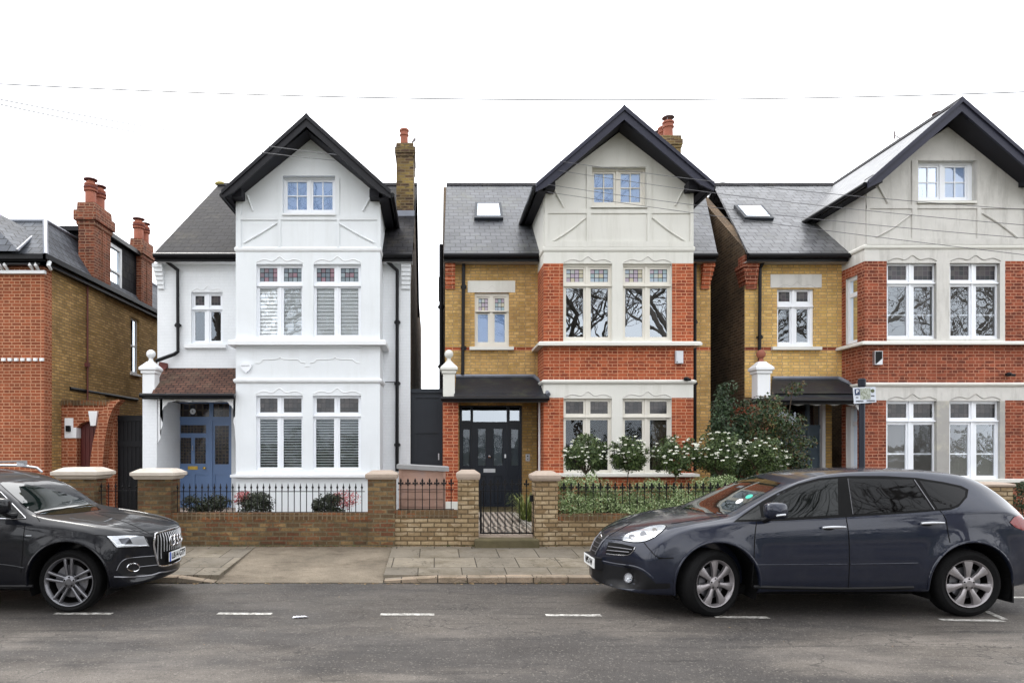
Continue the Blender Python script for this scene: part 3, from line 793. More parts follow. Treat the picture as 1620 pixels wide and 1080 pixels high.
# ------------------------------------------------------------------ window builder
YW, YB, YD = 16.8, 15.9, 17.3
def window(parent, hole, Y, top, low, tv, frame, stain, glass, behind, f=None, bars=False, nst=(4, 3), exp=4, sgn=None, deep=.7, hood=None, low_v=None):
    """hole: world rect; top/low: pane px rects (u0,u1,v0,v1); frame material; leaded top lights"""
    fr = front(Y)
    Yf = Y + .06
    mb = MB()
    h2 = [R(a - exp, b + exp, c - exp, d + exp, Yf) for a, b, c, d in list(top) + list(low)]
    e = .03
    slab(mb, front(0), hole[0] - e, hole[1] + e, hole[2] - e, hole[3] + e, Yf, Y + .14, h2)
    h3 = [R(a, b, c, d, Y + .085) for a, b, c, d in list(top) + list(low)]
    for (ho, hi) in zip(h2, h3):
        slab(mb, front(0), ho[0] - .002, ho[1] + .002, ho[2] - .002, ho[3] + .002, Y + .085, Y + .135, [hi], outer=False)
    if tv:
        z = PZ(tv, Y + .04)
        mb.box(hole[0] - .01, hole[1] + .01, Y + .035, Y + .075, z - .012, z + .02)
    win = mb.build('window', frame, parent)
    n = len(top)
    if top:
        pm = MB()
        for r in h3[:n]:
            pm.face([(r[0], Y+.11, r[2]), (r[1], Y+.11, r[2]), (r[1], Y+.11, r[3]), (r[0], Y+.11, r[3])], 0, [(0, 0), (nst[0], 0), (nst[0], nst[1]), (0, nst[1])])
        pm.build('leaded_light', stain, win)
    pm = MB(); bm_ = MB()
    for r in h3[n:]:
        pm.face([(r[0], Y+.11, r[2]), (r[1], Y+.11, r[2]), (r[1], Y+.11, r[3]), (r[0], Y+.11, r[3])])
        if bars:
            cx, cz = (r[0]+r[1])/2, (r[2]+r[3])/2
            bm_.box(cx-.012, cx+.012, Y+.09, Y+.125, r[2], r[3]); bm_.box(r[0], r[1], Y+.092, Y+.122, cz-.012, cz+.012)
    pm.build('pane', glass, win)
    if bars: bm_.build('glazing_bar', frame, win)
    # the room behind
    x0, x1, z0, z1 = hole; y0, y1 = Y + .145, Y + .145 + deep
    rb = MB()
    rb.face([(x0,y1,z0),(x1,y1,z0),(x1,y1,z1),(x0,y1,z1)])
    for a in (x0, x1): rb.face([(a,y0,z0),(a,y1,z0),(a,y1,z1),(a,y0,z1)])
    for c in (z0, z1): rb.face([(x0,y0,c),(x1,y0,c),(x1,y1,c),(x0,y1,c)])
    rb.build('room', M['room'], win)
    lows = h3[n:]
    zb, zt = lows[0][2], lows[0][3]
    yb = Y + .128
    if behind in ('louvre_open', 'louvre_closed'):
        bb = MB(); pitch = .062 if behind == 'louvre_open' else .085; z = zb + .01
        ang = radians(24 if behind == 'louvre_open' else 64)
        hw = .028 if behind == 'louvre_open' else .045
        for r in lows:
            z = zb + .01
            a, b2 = r[0] - .01, r[1] + .01
            while z < zt + .02:
                dy, dz = cos(ang) * hw, sin(ang) * hw
                bb.prism([(a, yb + .03 - dy * .9, z - dz), (b2, yb + .03 - dy * .9, z - dz), (b2, yb + .03 + dy, z + dz), (a, yb + .03 + dy, z + dz)], (0, .003, -.006))
                z += pitch
        bb.build('shutter', M['blind_mint'] if behind == 'louvre_closed' else M['blind_white'], win)
    elif behind and behind.startswith('blind'):
        bb = MB()
        for r in lows:
            zbb = r[2] - .01
            bb.box(r[0] - .02, r[1] + .02, yb, yb + .01, zbb, r[3] + .03)
            if behind == 'blind_grey': bb.box(r[0] - .02, r[1] + .02, yb - .008, yb - .001, zbb + (r[3]-r[2]) * .42, zbb + (r[3]-r[2]) * .42 + .035, 1)
        bb.build('blind', [M[behind], M['white_gloss']], win)
    elif behind == 'curtain':
        bb = MB()
        r = lows[-1]
        for (a, b2) in ((r[0] + (r[1]-r[0]) * .25, r[1] + .05),):
            rows = []
            for z in (r[2] - .05, r[3] + .05):
                rows.append([(a + (b2 - a) * k / 40, yb + .12 + .03 * sin(k * 1.3), z) for k in range(41)])
            bb.grid(rows)
        bb.build('curtain', M['curtain'], win, smooth=True, recalc=False)
    return win

def hoodline(mb, u0, u1, v, Y, h=9, r=.010):
    """ogee moulding above a window head"""
    w_ = u1 - u0
    pts = [(0, 0), (.06, -.25), (.15, -.5), (.24, -.42), (.33, -.22), (.41, -.5), (.5, -1), (.59, -.5), (.67, -.22), (.76, -.42), (.85, -.5), (.94, -.25), (1, 0)]
    path = catmull([P(u0 + a * w_, v + b * h, Y - .002) for a, b in pts], 4)
    mb.tube(path, r, 6)

def corbel(mb, x0, x1, ztop, Y, n=5, dx=0.0, hh=.1, out=.16):
    for i in range(n):
        k = 1 - i / n
        mb.box(x0 - (dx * k if dx < 0 else 0) * -1 * 0 - (abs(dx) * k if dx < 0 else 0), x1 + (dx * k if dx > 0 else 0), Y - .02 - out * k, Y + .3, ztop - (i + 1) * hh + .012, ztop - i * hh)
        mb.box(x0 - (abs(dx) * k * .8 if dx < 0 else 0), x1 + (dx * k * .8 if dx > 0 else 0), Y - .01 - out * k * .8, Y + .3, ztop - (i + 1) * hh, ztop - (i + 1) * hh + .012)

def clip(poly, axis, val, keep):
    out = []
    for i in range(len(poly)):
        a, b = poly[i], poly[(i + 1) % len(poly)]
        ia = (a[axis] - val) * keep >= 0; ib = (b[axis] - val) * keep >= 0
        if ia: out.append(a)
        if ia != ib:
            t = (val - a[axis]) / (b[axis] - a[axis]); out.append(tuple(a[k] + (b[k] - a[k]) * t for k in (0, 1)))
    return out

def ray_plane(u, v, p0, n):
    d = Vector(((u - FU) / FF, 1, -(v - FV) / FF)); o = Vector((0, 0, CH))
    t = (Vector(p0) - o).dot(n) / d.dot(n)
    return o + d * t

SL = .82     # tan of main roof pitch
RE, RZ = 16.45, 6.55      # eave line of the main roofs
RIDGE = 20.3
def roofz(Y): return RZ + SL * (Y - RE)

def house(cfg):
    c = cfg
    u0, u1 = c['bay']; X0, X1 = PX(u0, YB), PX(u1, YB)
    XL, XR = PX(c['uL'], YW), PX(c['uR'], YW)
    T = thing(c['name'], c['label'], 'house', ((XL + XR) / 2, YW, .25))
    wallm, baym = M[c['wall']], M[c['baybase']]
    # ---- bay front, two storeys
    mats = [baym, M[c['red']], M[c['stone']]]
    holes = [R(*w_['hole'], YB) for w_ in c['baywin']]
    rects = [R(*r[:4], YB) + (r[4],) for r in c['rects']]
    mb = MB()
    zg = PZ(c['bandv'], YB)
    slab(mb, front(YB), X0, X1, .2, zg, 0, .16, holes, rects, 0, reveal=(2 if c['stone'] != c['baybase'] else 0), outer=False)
    # gable with attic opening
    g = c['gable']; ah = R(*c['attic']['hole'], YB)
    ax, az = PX(g['wall_apex'][0], YB), PZ(g['wall_apex'][1], YB)
    cz = PZ(g['corner_v'], YB)
    poly = [(X0, zg), (X1, zg), (X1, cz), (ax, az), (X0, cz)]
    for part in (clip(poly, 0, ah[0], -1), clip(poly, 0, ah[1], 1), clip(clip(clip(poly, 0, ah[0], 1), 0, ah[1], -1), 1, ah[2], -1), clip(clip(clip(poly, 0, ah[0], 1), 0, ah[1], -1), 1, ah[3], 1)):
        if len(part) > 2: mb.face([(p[0], YB, p[1]) for p in part])
    slab(mb, front(YB), ah[0], ah[1], ah[2], ah[3], 0, .2, [ah], outer=False)
    # bay returns
    for X, s in ((X0, 1), (X1, -1)):
        sr = []; sh = []
        for r in c['rects']:
            q = R(*r[:4], YB)
            if (s == 1 and r[0] <= u0 + 1) or (s == -1 and r[1] >= u1 - 1): sr.append((YB - .1, YW + .1, q[2], q[3], r[4]))
        if c.get('sidewin'):
            for (za, zb_) in c['sidewin']:
                sh.append((YB + .28, YB + .72, PZ(zb_, YB), PZ(za, YB)))
        slab(mb, side(X, s), YB, YW, .2, zg, 0, .12, sh, sr, 0, outer=False)
        mb.face([(X, YB, zg), (X, 20.4, zg), (X, 20.4, cz), (X, YB, cz)], 0)
    mb.build('bay_wall', mats, T)
    if c.get('sidewin'):
        for X, s in ((X0, 1), (X1, -1)):
            for (za, zb_) in c['sidewin']:
                wb = MB(); y0, y1, z0, z1 = YB + .28, YB + .72, PZ(zb_, YB), PZ(za, YB); zt = z1 - .42
                slab(wb, side(X, s), y0 - .02, y1 + .02, z0 - .02, z1 + .02, .05, .11, [(y0 + .07, y1 - .07, z0 + .08, zt - .05), (y0 + .07, y1 - .07, zt + .05, z1 - .07)])
                ww = wb.build('side_window', M[c['frame']], T)
                wb = MB(); wb.face([side(X, s)(*q) for q in ((y0 + .07, z0 + .08, .09), (y1 - .07, z0 + .08, .09), (y1 - .07, z1 - .07, .09), (y0 + .07, z1 - .07, .09))])
                wb.build('pane', M['glass_sky'], ww)
                wb = MB(); wb.box(*sorted((X + s * .14, X + s * .2)), y0, y1, z0, z1); wb.build('room', M['room'], ww)
    # ---- main wall
    doorL = c['door']['hole']
    mats = [wallm, M[c['red']], baym]
    mb = MB(); zt = 6.62; zp = PZ(628, YW)
    hs = [R(*w_['hole'], YW) for w_ in c['leftwin']]
    rects = [R(*r[:4], YW) + (r[4],) for r in c['wallrects']]
    slab(mb, front(YW), XL, X0, zp, zt, 0, .14, hs, rects, 0, outer=False)
    mb.build('wall', mats, T); mb = MB()
    slab(mb, front(YW), X1, XR, .2, zt, 0, .14, [], rects, 0, outer=False)
    mb.build('wall', mats, T); mb = MB()
    dh = R(*doorL, YD); px1 = PX(c['pier'][1], YB + .3)
    slab(mb, front(YD), px1, X0 + .05, .2, zp + .3, 0, .2, [(dh[0], dh[1], .2, dh[3])], [], 0, outer=False)
    mb.face([(px1, YW - .9, zp + .02), (X0, YW - .9, zp + .02), (X0, YD, zp + .02), (px1, YD, zp + .02)], 2)
    # flanks and back
    mb.build('porch_wall', mats, T)
    mb = MB(); yb1, yb2 = 24.2, 31
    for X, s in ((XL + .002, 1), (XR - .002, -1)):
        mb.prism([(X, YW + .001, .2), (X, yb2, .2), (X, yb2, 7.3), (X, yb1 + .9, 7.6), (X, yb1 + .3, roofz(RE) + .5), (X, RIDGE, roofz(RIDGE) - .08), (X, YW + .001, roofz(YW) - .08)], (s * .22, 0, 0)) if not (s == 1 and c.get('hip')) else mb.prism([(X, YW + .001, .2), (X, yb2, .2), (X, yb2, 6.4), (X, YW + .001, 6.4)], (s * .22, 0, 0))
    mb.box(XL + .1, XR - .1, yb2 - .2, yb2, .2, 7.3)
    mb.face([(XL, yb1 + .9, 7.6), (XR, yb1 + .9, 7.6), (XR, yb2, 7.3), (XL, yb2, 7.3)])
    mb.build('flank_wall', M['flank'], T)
    # front corner strips belong to the facing brick
    if c.get('corner_red'):
        mb = MB()
        mb.box(XL - .004, XL + .05, YW - .002, YW + .35, PZ(437, YW), 6.62); mb.build('corner_brick', M[c['red']], T)
    # ---- main roof
    rl, rr, rlr = c['roofx']   # px left at eave, px right at eave, px left at ridge
    EL, ER, RL = PX(rl, RE), PX(rr, RE), PX(rlr, RIDGE)
    ERr = ER + (PX(c.get('rrr', rr), RIDGE) - ER if c.get('rrr') else 0)
    mb = MB()
    mb.prism([(EL, RE, RZ), (ER, RE, RZ), (ERr, RIDGE, roofz(RIDGE)), (RL, RIDGE, roofz(RIDGE))], (0, .04, -.05))
    mb.prism([(EL, 2*RIDGE-RE, RZ), (ER, 2*RIDGE-RE, RZ), (ERr, RIDGE, roofz(RIDGE)), (RL, RIDGE, roofz(RIDGE))], (0, -.04, -.05))
    if c.get('hip'): mb.face([(EL, RE, RZ), (RL, RIDGE, roofz(RIDGE)), (EL, 2*RIDGE-RE, RZ)])
    roof = mb.build('roof', M[c['slate']], T)
    mb = MB(); mb.prism([(RL, RIDGE - .12, roofz(RIDGE) - .07), (RL, RIDGE, roofz(RIDGE) + .05), (RL, RIDGE + .12, roofz(RIDGE) - .07)], (ERr - RL, 0, 0))
    mb.build('ridge_tile', M['slate1'], roof)
    # eave fascia, soffit and gutter (cut by the bay)
    for a, b2 in ((EL, X0), (X1, ER)):
        if b2 - a < .05: continue
        mb = MB()
        mb.box(a, b2, RE + .06, RE + .09, RZ - .18, RZ + .02)
        mb.tube([(a, RE, RZ - .05), (b2, RE, RZ - .05)], .062, 10)
        mb.build('gutter', M['black'], T)
        mb = MB(); mb.box(a + .01, b2, RE + .09, YW, RZ - .18, RZ - .15); mb.build('soffit', M[c['softrim']], T)
    # ---- bay gable roof
    YV = 15.4
    tip = c['tips']; A = P(g['apex'][0], g['apex'][1], YV); TL = P(tip[0][0], tip[0][1], YV); TR = P(tip[1][0], tip[1][1], YV)
    for t_, sg in ((TL, -1), (TR, 1)):
        mb = MB()
        ybk = RE + (t_.z - RZ) / SL + .05; yba = RE + (A.z - RZ) / SL + .1
        yba = min(yba, RIDGE + .4)
        mb.prism([A, t_, (t_.x, ybk, t_.z), (A.x, yba, A.z)], (0, 0, -.07))
        mb.build('bay_roof', M[c['slate']], T)
        n = (t_ - A).normalized(); dn = Vector((n.z, 0, -n.x)); dn = dn if dn.z < 0 else -dn
        bw = c.get('bargew', .25)
        mb = MB()
        e = n * .03
        mb.prism([A + Vector((0, -.035, .0)), t_ + e + Vector((0, -.035, 0)), t_ + e + Vector((0, -.035, -bw * .75)), t_ - n * .18 + dn * bw + Vector((0, -.035, 0)), A + Vector((0, -.035, -bw * 1.38))], (0, .05, 0))
        mb.prism([A + Vector((0, -.075, .03)), t_ + e + Vector((0, -.075, .03)), t_ + e + Vector((0, -.075, -.06)), A + Vector((0, -.075, -.075))], (0, .06, 0))
        mb.build('bargeboard', M[c['barge']], T)
        # soffit under overhang, purlin end, side eave fascia
        mb = MB()
        a_ = A + Vector((0, .02, -.30)); b_ = t_ + Vector((0, .02, -.14)) - n * .05
        mb.face([a_, b_, (b_.x, YB - .0, b_.z), (a_.x, YB - .0, a_.z)])
        zc_ = cz - .02; wx = X0 if sg < 0 else X1
        mb.face([(b_.x, YV + .05, b_.z), (wx, YV + .05, b_.z - .02), (wx, 19.2, b_.z - .02), (b_.x, 19.2, b_.z)])
        mb.face([(t_.x, YV, t_.z - .07), (t_.x, YV, b_.z), (t_.x, ybk, b_.z), (t_.x, ybk, t_.z - .07)])
        mb.box(wx - sg * .22, wx + sg * .0, YV + .2, YB + .02, cz - .10, cz + .08)
        mb.build('soffit', M[c['soffit']], T, recalc=False)
        mb = MB(); mb.tube([(t_.x + sg * .05, YV + .05, t_.z - .06), (t_.x + sg * .05, ybk - .1, t_.z - .06)], .055, 10)
        mb.build('gutter', M['black'], T)
    mb = MB(); mb.prism([A + Vector((-.13, -.05, -.09)), A + Vector((0, -.05, .06)), A + Vector((.13, -.05, -.09)), A + Vector((0, -.05, -.02))], (0, 5.2 if A.z < roofz(RIDGE) + .3 else 5.0, 0))
    mb.build('ridge_tile', M['slate1'], T)
    # ---- bay trims
    mb = MB(); o_ = .15
    za, zb_ = PZ(c['sill'][0], YB - o_), PZ(c['sill'][1], YB - o_)
    mb.prism([(X0 - o_, YB - o_, za - .03), (X0 - o_, YB - o_, zb_), (X0 - o_ + .03, YB - o_ + .03, zb_), ] if False else [(X0 - o_, YB - o_, zb_), (X1 + o_, YB - o_, zb_), (X1 + o_, YW, zb_), (X0 - o_, YW, zb_)], (0, 0, za - zb_ - .02))
    mb.cap(X0 - o_ + .04, X1 + o_ - .04, YB - o_ + .04, YW - .002, [(.04, za - .02), (0, za + .015)])
    mb.build('sill_course', M[c['trim']], T)
    for (v0, v1, o2) in c['strings']:
        mb = MB(); za, zb_ = PZ(v0, YB - o2), PZ(v1, YB - o2)
        mb.cap(X0, X1, YB, YW - .003, [(o2 * .4, zb_ - .02), (o2 * .9, zb_ + .01), (o2, za - .02), (o2, za), (o2 * .2, za + .03)])
        mb.build('string_course', M[c['trim']], T)
    # relief: mouldings over the windows, timber-pattern strips in the gable
    for yy_, key_ in ((YB, 'hoods'), (YW, 'hoodsW')):
        for (a, b2, v) in c.get(key_, []):
            mb = MB(); hoodline(mb, a, b2, v, yy_, 9, .012); mb.build('hood_moulding', M[c['mould']], T, smooth=True)
    for pl_ in c.get('mouldlines', []):
        mb = MB(); mb.tube([P(a, b2, YB - .004) for a, b2 in pl_], .012, 6); mb.build('moulding', M[c['mould']], T, smooth=True)
    for k_, s_ in enumerate(c['strips']):
        a, b2, cc, d = s_
        mb = MB(); q = R(a, b2, cc, d, YB - .02); mb.box(q[0], q[1], YB - .020 - .0017 * k_, YB + .01, q[2] + .0003 * k_, q[3] + .0003 * k_)
        mb.build('timber_strip', baym, T)
    for (p1, p2, bend) in c['braces']:
        mb = MB()
        mid = ((p1[0]+p2[0])/2, (p1[1]+p2[1])/2 + bend)
        mb.tube(catmull([P(*p1, YB - .012), P(*mid, YB - .012), P(*p2, YB - .012)], 5), .022, 6)
        mb.build('timber_brace', baym, T)
    # ---- windows
    for w_ in c['baywin']:
        window(T, R(*w_['hole'], YB), YB, w_['top'], w_['low'], w_['tv'], M[c['frame']], M[w_['stain']], M[w_['glass']], w_['behind'])
    for w_ in c['leftwin']:
        ww = window(T, R(*w_['hole'], YW), YW, w_['top'], w_['low'], w_['tv'], M[c['frame']], M[w_['stain']], M[w_['glass']], w_['behind'], nst=(3, 3), exp=3)
        s_ = w_['sill']; mb = MB(); q = R(*s_, YW - .1); mb.box(q[0], q[1], YW - .1, YW + .08, q[2], q[3]); mb.build('sill', M[c['trim']], ww)
        if w_.get('lintel'):
            q = R(*w_['lintel'], YW - .01); mb = MB(); mb.box(q[0], q[1], YW - .012, YW + .05, q[2] + .0, q[3]); mb.build('lintel', baym, T)
    at = c['attic']
    ww = window(T, ah, YB + .06, [], at['low'], None, M[c['frame']], None, M[at['glass']], at['behind'], bars=True, exp=4)
    mb = MB(); q = R(*at['sill'], YB - .06); mb.box(q[0], q[1], YB - .06, YB + .12, q[2], q[3]); mb.build('sill', M[c['trim']], ww)
    if c.get('ledge'):
        q = R(*c['ledge'], YB - .12); mb = MB(); mb.cap(X0 + .02, X1 - .02, YB, YW - .004, [(.06, q[2]), (.12, q[2] + .02), (.12, q[3] - .02), (.0, q[3])]); mb.build('ledge', M[c['trim']], T)
    # ---- corbels
    for (a, b2, dx) in c['corbels']:
        mb = MB(); corbel(mb, PX(a, YW - .1), PX(b2, YW - .1), RZ - .19, YW, 6, dx)
        mb.build('corbel', M[c['corbelm']], T)
    # ---- downpipes
    for path, rad in c['pipes']:
        mb = MB(); pts = [P(u, v, y) for (u, v, y) in path]; mb.tube(pts, rad, 8)
        for k in range(len(pts) - 1):
            if abs(pts[k].x - pts[k+1].x) < .06:
                zz = min(pts[k].z, pts[k+1].z) + .6
                while zz < max(pts[k].z, pts[k+1].z) - .3:
                    mb.tube([(pts[k].x, pts[k].y, zz), (pts[k].x, pts[k].y, zz + .09)], rad * 1.35, 8); mb.box(pts[k].x - rad*1.7, pts[k].x + rad*1.7, pts[k].y, pts[k].y + .05, zz + .02, zz + .07); zz += 1.5
        mb.build('downpipe', M['black'], T)
    return T, X0, X1, XL, XR, roof

def porch(T, c, X0, XL, top=(582, 622), roofm='tile', hipped=False, gut=(622, 630), fromu=None):
    """lean-to roof over the entrance, its pier, ball finial and gutter"""
    ub = c['porch_u']   # left px at eave, left px at top, right px
    YE = 15.75
    a = PX(ub[0], YE); b2 = X0 + (.08 if hipped else 0)
    ze, zt = PZ(top[1], YE), PZ(top[0], YW)
    a2 = PX(ub[1], YW)
    mb = MB()
    mb.prism([(a, YE, ze), (b2, YE, ze), (X0 + .0, YW - .002, zt), (a2, YW - .002, zt)], (0, .03, -.05))
    pr = mb.build('porch_roof', M[roofm], T)
    if hipped:
        mb = MB(); mb.tube([(a2 - .02, YW - .04, zt + .0), (X0 - .1, YW - .04, zt + .0), (X0 + .02, YW - .3, zt - .16), (b2 + .02, YE + .05, ze + .05)], .05, 8); mb.build('lead_roll', M['lead'], pr)
    mb = MB(); mb.box(PX(c['pier'][0], YE) - .03, b2, YE + .02, YE + .05, ze - .13, ze - .01); mb.tube([(PX(c['pier'][0], YE) - .05, YE - .03, ze - .05), (b2 + .02, YE - .03, ze - .05)], .05, 8)
    mb.build('porch_gutter', M['black'], T)
    # pier
    pa, pb = PX(c['pier'][0], YB + .02), PX(c['pier'][1], YB + .02)
    mb = MB(); mb.box(pa, pb, YB + .02, YD + .1, .2, ze - .12)
    mb.build('porch_pier', M[c['pierm']], T)
    if c.get('plinth'):
        mb = MB(); mb.box(pa - .01, pb + .01, YB + .005, YD, .2, PZ(793, YB)); mb.build('plinth', M['pale'], T)
    qa, qb = PX(c['post'][0], YB + .02), PX(c['post'][1], YB + .02); yq0, yq1 = YB + .0, YB + .0 + (qb - qa)
    zc = PZ(590, YB)
    mb = MB(); mb.box(qa, qb, yq0, yq1, ze - .10, zc)
    mb.cap(qa, qb, yq0, yq1, [(0, zc - .02), (.03, zc), (.03, zc + .05), (.065, zc + .08), (.065, zc + .13), (.03, zc + .17), (-.02, zc + .22), (-.07, zc + .28)])
    fin = mb.build('finial', M[c['finm'][0]], T)
    mb = MB(); cx, cy = (qa + qb) / 2, (yq0 + yq1) / 2; zz = zc + .27
    mb.lathe([(.001, 0), (.075, 0), (.05, .05), (.045, .08), (.06, .10)], (cx, cy, zz), n=16)
    mb.ball((cx, cy, zz + .19), .105, 18)
    mb.build('ball', M[c['finm'][1]], fin, smooth=True)
    return pr

W_A = lambda: None
# ================================================================== house with white painted front
c1 = dict(name='white_house', label='white painted house with black gable edges and blue front door', uL=249, uR=649.3, bay=(373, 601.2), wall='white', baybase='white_render', red='white', stone='white_render', trim='white_trim', frame='white_gloss', mould='white_trim',
    softrim='white_trim', soffit='soffit', barge='barge1', slate='slate1', corbelm='white', pierm='white', finm=('white_trim', 'white_trim'), bandv=393,
    rects=[], wallrects=[], gable=dict(wall_apex=(488, 214), corner_v=312, apex=(485, 184)), tips=((353, 303), (617, 303)), bargew=.18,
    baywin=[dict(hole=(405.5, 479, 417.5, 533), top=[(411, 438.8, 424, 445.5), (449, 477, 424, 445.5)][:2], low=[(411, 438.8, 456, 530), (449, 477, 456, 530)], tv=452, stain='stain_a', glass='glass_mir3', behind='louvre_closed'),
            dict(hole=(496, 571, 417.5, 533), top=[(501, 529, 424, 445.5), (539, 567, 424, 445.5)], low=[(501, 529, 456, 530), (539, 567, 456, 530)], tv=452, stain='stain_a', glass='glass', behind='louvre_closed'),
            dict(hole=(405, 479, 625.5, 743), top=[(411.5, 439, 630, 652), (449, 477, 630, 652)], low=[(411.5, 439, 662.5, 739), (448.5, 477, 662.5, 739)], tv=658, stain='stain_d', glass='glass', behind='louvre_open'),
            dict(hole=(495, 571, 625.5, 743), top=[(501, 529, 630, 652), (538, 567, 630, 652)], low=[(500, 528.5, 662.5, 739), (538, 567, 662.5, 739)], tv=658, stain='stain_d', glass='glass', behind='louvre_open')],
    leftwin=[dict(hole=(302.5, 352, 462, 543), top=[(309, 323.5, 468, 483), (334, 349, 468, 483)], low=[(308.5, 324, 493, 539), (334, 349.5, 493, 539)], tv=489, stain='stain_c', glass='glass_mir3', behind=None, sill=(291, 357, 544, 550))],
    attic=dict(hole=(447.5, 530, 278, 337.5), low=[(455, 485.5, 288, 332), (495.5, 526, 288, 332)], glass='glass_sky', behind='blind_blue', sill=(446, 531, 337, 340)),
    sill=(537.5, 545), strings=[(392, 396, .03), (600, 604, .05)], ledge=(360, 600, 749.5, 756),
    hoods=[(406, 479, 415), (497, 571, 415), (405, 479, 623), (496, 571, 623)], hoodsW=[(304, 352, 461)],
    strips=[(440, 447, 282, 345), (530, 537, 282, 345), (376, 601, 341, 348), (440, 444, 348, 392), (533, 537, 348, 392), (376, 381, 322, 392), (597, 602, 322, 392), (402, 572, 546.5, 550)],
    mouldlines=[[(404, 574), (411, 574), (416, 568.5), (436, 568), (440, 567), (443, 564), (446, 567), (450, 568), (472, 568.5), (476, 573), (483, 574)], [(490, 574), (497, 573), (501, 568.5), (524, 568), (528, 567), (530, 564), (533, 567), (537, 568), (558, 568.5), (563, 573.5), (569, 574)], [(483, 579), (490, 579)]],
    braces=[((386, 384), (438, 353), 1), ((592, 384), (536, 353), 1), ((391, 309), (400, 334), 0), ((588, 309), (574, 334), 0)],
    corbels=[(249, 258, -.10), (635, 648, .03)], pipes=[([(263, 408, 16.6), (264, 414, 16.62), (281, 427, 16.72), (281.5, 556, 16.72), (276, 560, 16.72), (246, 571, 16.5)], .045), ([(612, 408, 16.6), (613, 414, 16.62), (628.5, 428, 16.72), (628, 745, 16.72)], .045)],
    roofx=(243, 652.5, 346), rrr=660, hip=True, pier=(225.5, 248), post=(226, 245), porch_u=(240, 259), door=dict(hole=(273, 366, 636, 810)))
T1, X0, X1, XL, XR, roof1 = house(c1)
porch(T1, c1, X0, XL, (582, 622), 'tile')
X1a, X1b = X0, X1
# scalloped white valance under the porch gutter
mb = MB(); Yv = 15.95; ztop = PZ(631, Yv); pts = []
up = [(249, 700), (252, 697), (254, 690), (253, 684), (256, 676), (257, 668), (255, 663), (254, 657), (256, 650), (260, 643), (265, 638), (272, 634.5), (300, 635), (306, 633.5), (318, 635), (345, 634.5), (354, 634), (361, 637), (366, 643), (371, 650), (372, 657), (369, 664), (371, 676), (372, 690), (373, 700)]
up = catmull([(a, b, 0) for a, b in up], 3)
for i in range(len(up) - 1):
    p, q = up[i], up[i+1]
    if abs(q.x - p.x) < .01: continue
    k = 1.0 * sin(i * 1.6); k2 = 1.0 * sin((i + 1) * 1.6)
    mb.prism([P(p.x, p.y + k, Yv), P(q.x, q.y + k2, Yv), (PX(q.x, Yv), Yv, ztop + .03), (PX(p.x, Yv), Yv, ztop + .03)], (0, .025, 0))
mb.box(PX(247.5, Yv), PX(249.5, Yv), Yv, Yv + .03, PZ(700, Yv), ztop)
mb.build('valance', M['white_trim'], T1)
# blue door set
def R2(u0, u1, v0, v1, Y): return R(u0, u1, v0, v1, Y)
Yd = YD + .06
mb = MB(); o = R(273, 366, 634, 806, Yd)
holes = [R(279, 331, 638, 659, Yd), R(337, 362.5, 638, 659, Yd), R(278.5, 329.5, 665, 806, Yd), R(336, 364, 665, 806, Yd)]
slab(mb, front(0), o[0], o[1] + .02, .36, o[3], Yd, Yd + .1, holes)
fr = mb.build('door_frame', M['blue_door'], T1)
def pane_uv(mb, q, Y, n): mb.face([(q[0], Y, q[2]), (q[1], Y, q[2]), (q[1], Y, q[3]), (q[0], Y, q[3])], 0, [(0, 0), (n[0], 0), (n[0], n[1]), (0, n[1])])
mb = MB(); pane_uv(mb, R(279, 331, 638, 659, Yd + .05), Yd + .05, (5, 2)); pane_uv(mb, R(337, 363, 638, 659, Yd + .05), Yd + .05, (3, 2)); mb.build('fanlight', M['stain_door'], fr)
mb = MB(); q = R(336, 364, 665, 806, Yd + .03); gq = R(340, 362, 673, 734, Yd + .03)
slab(mb, front(0), q[0], q[1], .36, q[3], Yd + .03, Yd + .08, [gq, R(340, 360, 750, 795, Yd + .03)]); mb.box(q[0], q[1], Yd + .055, Yd + .075, .36, PZ(745, Yd))
mb.build('side_panel', M['blue_door'], fr)
mb = MB(); pane_uv(mb, gq, Yd + .05, (4, 11)); mb.build('side_light', M['stain_door'], fr)
mb = MB(); q = R(278.5, 329.5, 665, 806, Yd + .02)
gl = [R(285.5, 326, 672, 685, Yd + .02), R(285, 302.5, 692, 733, Yd + .02), R(308, 325.5, 692, 733, Yd + .02)]
slab(mb, front(0), q[0], q[1], .36, q[3], Yd + .02, Yd + .07, gl + [R(285, 303, 750, 795, Yd + .02), R(308, 325, 750, 795, Yd + .02)]); mb.box(q[0], q[1], Yd + .05, Yd + .068, .36, PZ(745, Yd))
d1 = mb.build('door', M['blue_door'], T1)
for g_i, n_i in ((gl[0], (8, 3)), (gl[1], (4, 9)), (gl[2], (4, 9))):
    mb = MB(); pane_uv(mb, g_i, Yd + .05, n_i); mb.build('leaded_light', M['stain_door'], d1)
mb = MB(); q = R(297, 312.5, 737, 742.5, Yd); mb.box(q[0], q[1], Yd + .005, Yd + .03, q[2], q[3]); mb.box(q[0] + .03, q[1] - .03, Yd - .002, Yd + .006, q[2] + .025, q[3] - .02); mb.build('letterbox', M['brass'], d1)
mb = MB(); p = P(324, 740, Yd); mb.lathe([(.03, 0), (.03, -.01), (.012, -.012), (.012, -.035), (.03, -.045), (.034, -.06), (.02, -.075), (.001, -.078)], p, 'Y', 16); mb.build('handle', M['brass'], d1, smooth=True)
mb = MB(); p = P(305, 708, Yd); mb.tube([p + Vector((0, -.01, .06)), p + Vector((0, -.035, 0)), p + Vector((0, -.01, -.06))], .012, 8); mb.build('knocker', M['silver'], d1)
